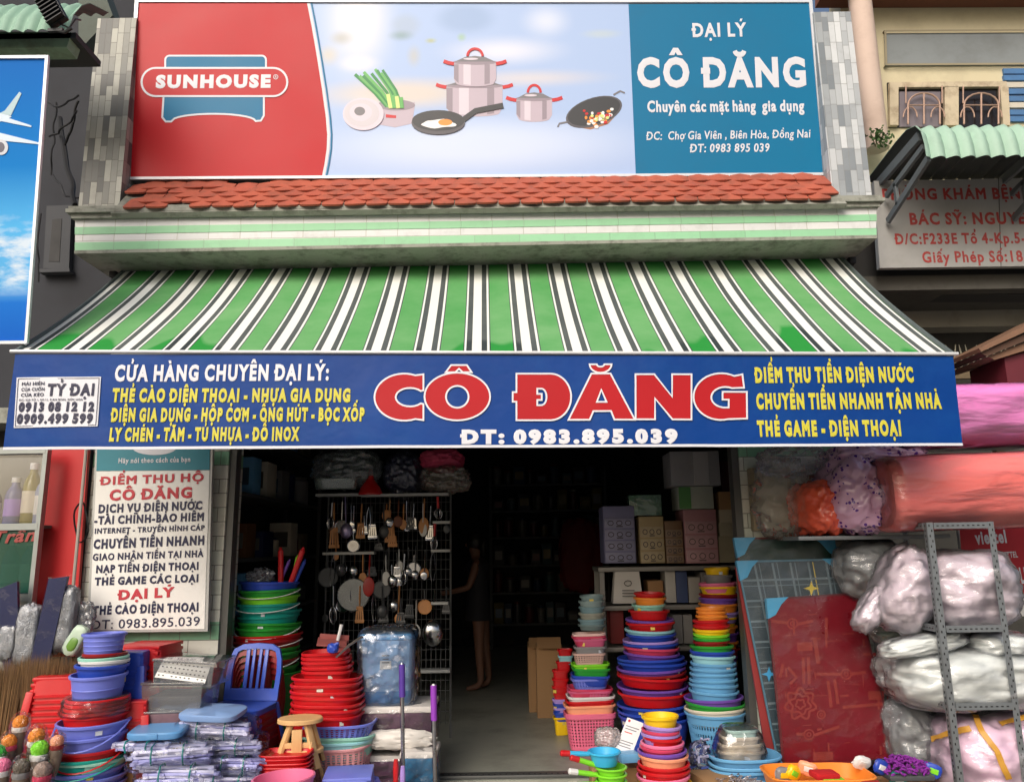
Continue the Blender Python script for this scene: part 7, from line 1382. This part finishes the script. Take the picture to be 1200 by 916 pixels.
packbag(1068, 862, 5.15, 30, 44, .2, SMK, SMD, 'pack_smoke', 'smoky grey bag beside the pink one under the rack', 20, 2.6)
TP = mat((190, 140, 50), .45, 0, .12, 6, key='amber_tape')
for pts, lab in (([(1143, 838), (1150, 856), (1168, 880), (1184, 916)], 'amber tape strap running down the pale pink bag'), ([(1092, 866), (1115, 858), (1140, 852)], 'amber tape strap across the pale pink bag beside the post'), ([(1172, 848), (1196, 842), (1210, 838)], 'short amber tape strap high on the pale pink bag')):
    b = M(); bw = [c for c in pinkbag.children if c.name.startswith('wrapping')][0]; tree = BVHTree.FromPolygons([v.co + pinkbag.location for v in bw.data.vertices], [tuple(f.vertices) for f in bw.data.polygons]); p = []
    for i in range(len(pts) - 1):
        for k in range(8):
            u, v = Vector(pts[i]).lerp(Vector(pts[i + 1]), k / 8); h = tree.ray_cast(EYE, ray(u, v).normalized())
            if h[0] is not None: p.append((h[0], h[1]))
    vs = []
    for k, (q, nn) in enumerate(p):
        tt = (p[min(k + 1, len(p) - 1)][0] - p[max(k - 1, 0)][0]).normalized(); sd_ = tt.cross(nn).normalized() * .016; vs += [q + nn * .004 - sd_, q + nn * .004 + sd_, q + nn * .007 + sd_, q + nn * .007 - sd_]
    fs = []
    for k in range(len(p) - 1): a = 4 * k; fs += [(a + c, a + (c + 1) % 4, a + 4 + (c + 1) % 4, a + 4 + c) for c in range(4)]
    if len(p) < 2: continue
    b.add(vs, fs); p = [x[0] for x in p]
    o = b.build('tape_strap', TP, loc=p[0]); tag(o, lab, 'strap')
# foam rolls on top of the rack
def foam(key, c, sc=(2.2, 4.5, 4.5)):
    if key in MATS: return MATS[key]
    m, t, bs = newmat(key); L = t.links.new; tc = nd(t, 'TexCoord'); mp = nd(t, 'Mapping'); L(tc.outputs['Object'], mp.inputs[0]); mp.inputs['Scale'].default_value = sc; mp.inputs['Rotation'].default_value = (0, R(18), 0)
    n = nd(t, 'TexNoise', noise_type='RIDGED_MULTIFRACTAL', i_Scale=2.6, i_Detail=6, i_Distortion=.8); L(mp.outputs[0], n.inputs['Vector']); mr = nd(t, 'MapRange'); L(n.outputs[0], mr.inputs[0]); mr.inputs['From Min'].default_value = .9; mr.inputs['From Max'].default_value = 2.1; mr.inputs['To Max'].default_value = .55
    mx = nd(t, 'Mix', data_type='RGBA'); L(mr.outputs[0], mx.inputs['Factor']); mx.inputs['A'].default_value = lin(c); mx.inputs['B'].default_value = lin(tuple(min(238, x * .6 + 92) for x in c)); L(mx.outputs['Result'], bs.inputs['Base Color']); bs.inputs['Roughness'].default_value = .3; bs.inputs['Coat Weight'].default_value = .25
    bm = nd(t, 'Bump', i_Strength=.3, i_Distance=.02); L(n.outputs[0], bm.inputs['Height']); L(bm.outputs[0], bs.inputs['Normal']); MATS[key] = m; return m
def foamroll(u0, u1, v, rz, Y, ry, c, key, lab, rot=0, e=3.4):
    a, q = P(u0, v, Y), P(u1, v, Y); s = px((u0 + u1) / 2, v, Y); L_ = (q.x - a.x) / 2; t = thing('foam_roll', lab, 'foam roll', ((a.x + q.x) / 2, Y, (a.z + q.z) / 2), 'foam rolls on top of the rack'); b = M()
    pr = []; n = 40
    for i in range(n + 1):
        x = -L_ + 2 * L_ * i / n; ed = min(1, (L_ - abs(x)) / .05); pr.append((math.sqrt(max(.0, 1 - (1 - ed) ** 2)) * .12 + .88 if ed < 1 else 1, x))
    pr = [(.001, -L_ + .02), (.5, -L_ + .008)] + pr + [(.5, L_ - .008), (.001, L_ - .02)]
    b.lathe(pr, 48, e=e, sx=ry, sy=rz * s, rot=Matrix.Rotation(R(90), 3, 'Z') @ Matrix.Rotation(R(90), 3, 'X') if False else Matrix(((0, 0, 1), (1, 0, 0), (0, 1, 0))), wav=lambda a_, i: .012 * noise.noise(Vector((math.cos(a_) * 2, math.sin(a_) * 2, i * .22 + u0))) + .012 * math.sin(a_ * 3 + i * .05))
    b.build('foam_block', foam(key, c), t, world=False, sharp=50)
    b2 = M(); b2.lathe([(p * 1.02, z * 1.01) for p, z in pr], 48, e=e, sx=ry, sy=rz * s, rot=Matrix(((0, 0, 1), (1, 0, 0), (0, 1, 0))), wav=lambda a_, i: .012 * math.sin(a_ * 5 + i * .4) + .01 * noise.noise(Vector((a_ * 2, i * .3, u0)))); b2.build('wrapping', film_mat('roll_film', (240, 226, 226), .03, .5, .14, .9, 7, (.35, 1, 1.6), 1.0), t, world=False, sharp=180)
    b = M(); b.lathe([(1.0, -.06), (.55, -.008), (.16, .03), (.07, .06), (.12, .10), (.16, .12)], 36, sx=ry * .9, sy=rz * s * .9, c=(-L_ + .02, 0, 0), rot=Matrix(((0, 0, -1), (1, 0, 0), (0, 1, 0))), wav=lambda a_, i: .1 * math.sin(a_ * 8 + i)); b.build('gathered_end', FILM, t, world=False); t.rotation_euler = (0, R(rot), 0); return t
foamroll(1026, 1330, 574, 43, 4.9, .27, (232, 126, 122), 'foam_salmon', 'big salmon pink foam roll in clear wrap on top of the rack', -1.2)
foamroll(1040, 1196, 490, 37, 5.05, .24, (222, 138, 200), 'foam_pink', 'bright pink foam roll lying above the salmon one behind the valance', -.6)
LIL = None
def lilac_print():
    m = bagm('bag_lilac', (200, 160, 190), .7, 4); t = m.node_tree; L = t.links.new; bs = t.nodes['Principled BSDF']; src = bs.inputs['Base Color'].links[0].from_socket
    tc = nd(t, 'TexCoord'); v = nd(t, 'TexVoronoi', feature='F1', i_Scale=34, i_Randomness=1); L(tc.outputs['Object'], v.inputs['Vector']); n = nd(t, 'TexNoise', i_Scale=7, i_Detail=2); L(tc.outputs['Object'], n.inputs['Vector'])
    a = nd(t, 'Math', operation='LESS_THAN'); L(v.outputs['Distance'], a.inputs[0]); a.inputs[1].default_value = .36; b_ = nd(t, 'Math', operation='GREATER_THAN'); L(n.outputs[0], b_.inputs[0]); b_.inputs[1].default_value = .5; c = nd(t, 'Math', operation='MULTIPLY'); L(a.outputs[0], c.inputs[0]); L(b_.outputs[0], c.inputs[1])
    mx = nd(t, 'Mix', data_type='RGBA'); L(c.outputs[0], mx.inputs['Factor']); L(src, mx.inputs['A']); mx.inputs['B'].default_value = lin((84, 42, 130)); L(mx.outputs['Result'], bs.inputs['Base Color']); return m
LIL = lilac_print()
bagblob('foam_pack', 998, 580, 5.15, 36, 44, .3, LIL, 'lilac foam pack with purple print at the salmon roll end', 'foam pack', 31, .3, 3.2, .08, rot=RX_(8))
bagblob('foam_pack', 1020, 541, 5.2, 52, 20, .3, LIL, 'lilac printed foam pack squeezed under the valance above the salmon roll', 'foam pack', 33, .3, 3.4, .08)
bagblob('foam_pack', 956, 596, 5.25, 24, 30, .28, bagm('bag_orange', (226, 92, 64), .7, 4), 'orange foam pack beside the lilac printed one', 'foam pack', 35, .3, 3.4, .08)
bagblob('plastic_bag', 918, 582, 5.35, 34, 44, .14, film_mat('hang_bag', (230, 228, 224), .1, .7, .14, 1, 8, g=.8), 'clear bag hanging on the pier beside the orange foam pack', seed=36, fold=.6)
bagblob('plastic_bag', 928, 540, 5.3, 36, 18, .14, film_mat('hang_bag', (230, 228, 224), .1, .7, .14, 1, 8, g=.8), 'crumpled clear bag just under the valance beside the lilac pack', seed=37, fold=.6)
carton(884, 932, 548, 622, 5.42, (140, 128, 104), 'dull brown box pile hidden behind the hanging clear bag', .07, band=(.0, .8, (150, 148, 130)))
b = M(); a = P(926, 628, 5.2); q = P(1098, 620, 5.2); zt_p = P(985, 630, 5.2).z; b.box(((a.x + q.x) / 2, 5.2, zt_p), (q.x - a.x, .3, .025), bev=.003); o = b.build('support_plank', GALV, loc=((a.x + q.x) / 2, 5.2, zt_p)); tag(o, 'grey plank from rack to pier carrying the orange and lilac foam packs', 'plank')
# red phone-shop board behind the rack
vf2 = Fr((1140, 722), (1230, 718), 5.72); t = thing('phone_shop_board', 'red and white phone shop board with white lettering behind the rack', 'sign', vf2.w(0, 0)); b = M(); b.prism(vf2, [(1136, 724), (1240, 720), (1232, 606), (1122, 612)], -.03, 0); b.build('board', mat((208, 208, 206), .5, 0, .05, 3, dirt=.15, key='board_white'), t)
b = M(); b.prism(vf2, [(1130, 698), (1238, 694), (1231, 608), (1124, 614)], 0, .002); b.build('red_field', mat((176, 20, 38), .45, 0, .06, 3, key='board_red'), t)
b = M(); text(b, vf2, 'viettel', (1144, 637), (1181, 635), 14, .04, .003); text(b, vf2, 'VIETTEL', (1172, 653.5), (1193, 652.5), 6.5, .03, .003); text(b, vf2, 'APPLE', (1179, 684), (1207, 682), 17, .04, .003)
for k in range(6): b.prism(vf2, [(1096 + k * 5, 634), (1099 + k * 5, 634), (1098 + k * 5, 622), (1095 + k * 5, 622)], .002, .004) if False else None
b.build('lettering', VW, t)
# colourful odds and ends at the lower edge
q = P(957, 903, 4.75); s = px(957, 903, 4.75); t = thing('sponge_tray', 'orange tray with red sides holding sponges at the bottom edge', 'tray', (q.x, 4.75, 0)); b = M(); h = q.z; b.box((0, 0, (h - .09) / 2), (.5, .28, h - .09), bev=.004, mat=1); vs0 = len(b.v); m_ = M(); vessel_mesh(m_, .29, .09, .27, 5, 1, .6, .01); b.add([(x, y, z + h - .09) for x, y, z in m_.v], m_.f, 0); b.build('tray_body', [pl('orange'), CARD], t, world=False)
b = M(); b.box((0, -.17, h - .05), (.55, .012, .09), bev=.004); b.build('side_panel', pl('dred'), t, world=False)
for u, v, c, w, lab in ((966, 907, 'red', .15, 'red sponge lying in the orange tray'), (973, 913, 'lime', .14, 'lime green sponge lying on the red one in the tray')):
    q = P(u, v, 4.68); b = M(); b.box((0, 0, 0), (w, .09, .035), (.1, .05, .2), bev=.014); o = b.build('sponge', mat(PC[c], .9, 0, .2, 60, .8, 120, key='sponge_' + c), world=False); o.location = q; tag(o, lab, 'sponge')
for u, v, c, rot, lab in ((930, 905, 'yellow', (.2, .5, .6), 'small yellow packet standing in the orange tray'), (946, 900, 'peach', (.3, .2, -.4), 'small peach packet in the orange tray behind the sponges'), (918, 907, 'grey', (.1, .1, .3), 'grey packet in the orange tray corner'), (1010, 893, 'white', (.6, .3, .3), 'white foil packet behind the orange tray'), (1032, 898, 'blue', (.2, .4, .5), 'blue cloth pack beside the purple mop'), (1092, 902, 'blue', (.1, .3, -.3), 'blue cloth pack between the purple mop and the rack post'), (1052, 912, 'teal', (.1, 0, .2), 'teal sponge pack before the purple mop')):
    q = P(u, v, 4.8); t = thing('small_packet', lab, 'packet', q, 'small packets at the lower edge'); b = M(); b.blob((0, 0, 0), (.05, .02, .04), .12, 2.5, u, 3, 3.4, fold=.25, rot=Matrix.Rotation(rot[2], 3, 'Z') @ Matrix.Rotation(rot[1], 3, 'Y') @ Matrix.Rotation(rot[0], 3, 'X')); b.build('pouch', pl(c), t, world=False); b = M(); b.box((0, -.02, .0), (.05, .012, .03), rot, bev=.004); b.build('label_panel', pl(er.choice(['white', 'yellow', 'lime'])), t, world=False)
b = M(); q = P(1060, 900, 4.82)
for k in range(240):
    a = er.uniform(0, 6.28); r = er.uniform(0, 1) ** .5; p = Vector((math.cos(a) * r * .14, math.sin(a) * r * .1, .06 * (1 - r * r) + er.uniform(-.02, .01))); d = Vector((er.uniform(-1, 1), er.uniform(-1, 1), er.uniform(-.2, .8))).normalized() * .028; b.tube([p, p + d * .6, p + d + Vector((0, 0, -.008))], [.006, .0065, .004], 5)
t = thing('dust_mop', 'shaggy purple microfibre mop head lying at the foot of the red table', 'mop', q); b.build('strand', mat((122, 34, 140), .85, 0, .25, 30, key='purple_chenille'), t, world=False); b = M(); b.box((0, 0, -.03), (.26, .18, .03), bev=.01); b.build('mop_plate', pl('dgrey'), t, world=False)
b = M(); q = P(1055, 916, 4.86); b.box((0, 0, (q.z - .03) / 2), (.6, .3, max(.05, q.z - .03)), bev=.004); o = b.build('cardboard_box', CARD, world=False); o.location = (q.x, 4.95, 0); tag(o, 'brown carton under the purple mop head', 'box')
a, c_ = P(1020, 893, 4.9), P(1054, 889, 5.0); b = M(); b.tube([a, c_], .015, 10); o = b.build('black_pipe', pl('black'), loc=a); tag(o, 'short black pipe lying behind the purple mop head', 'pipe')
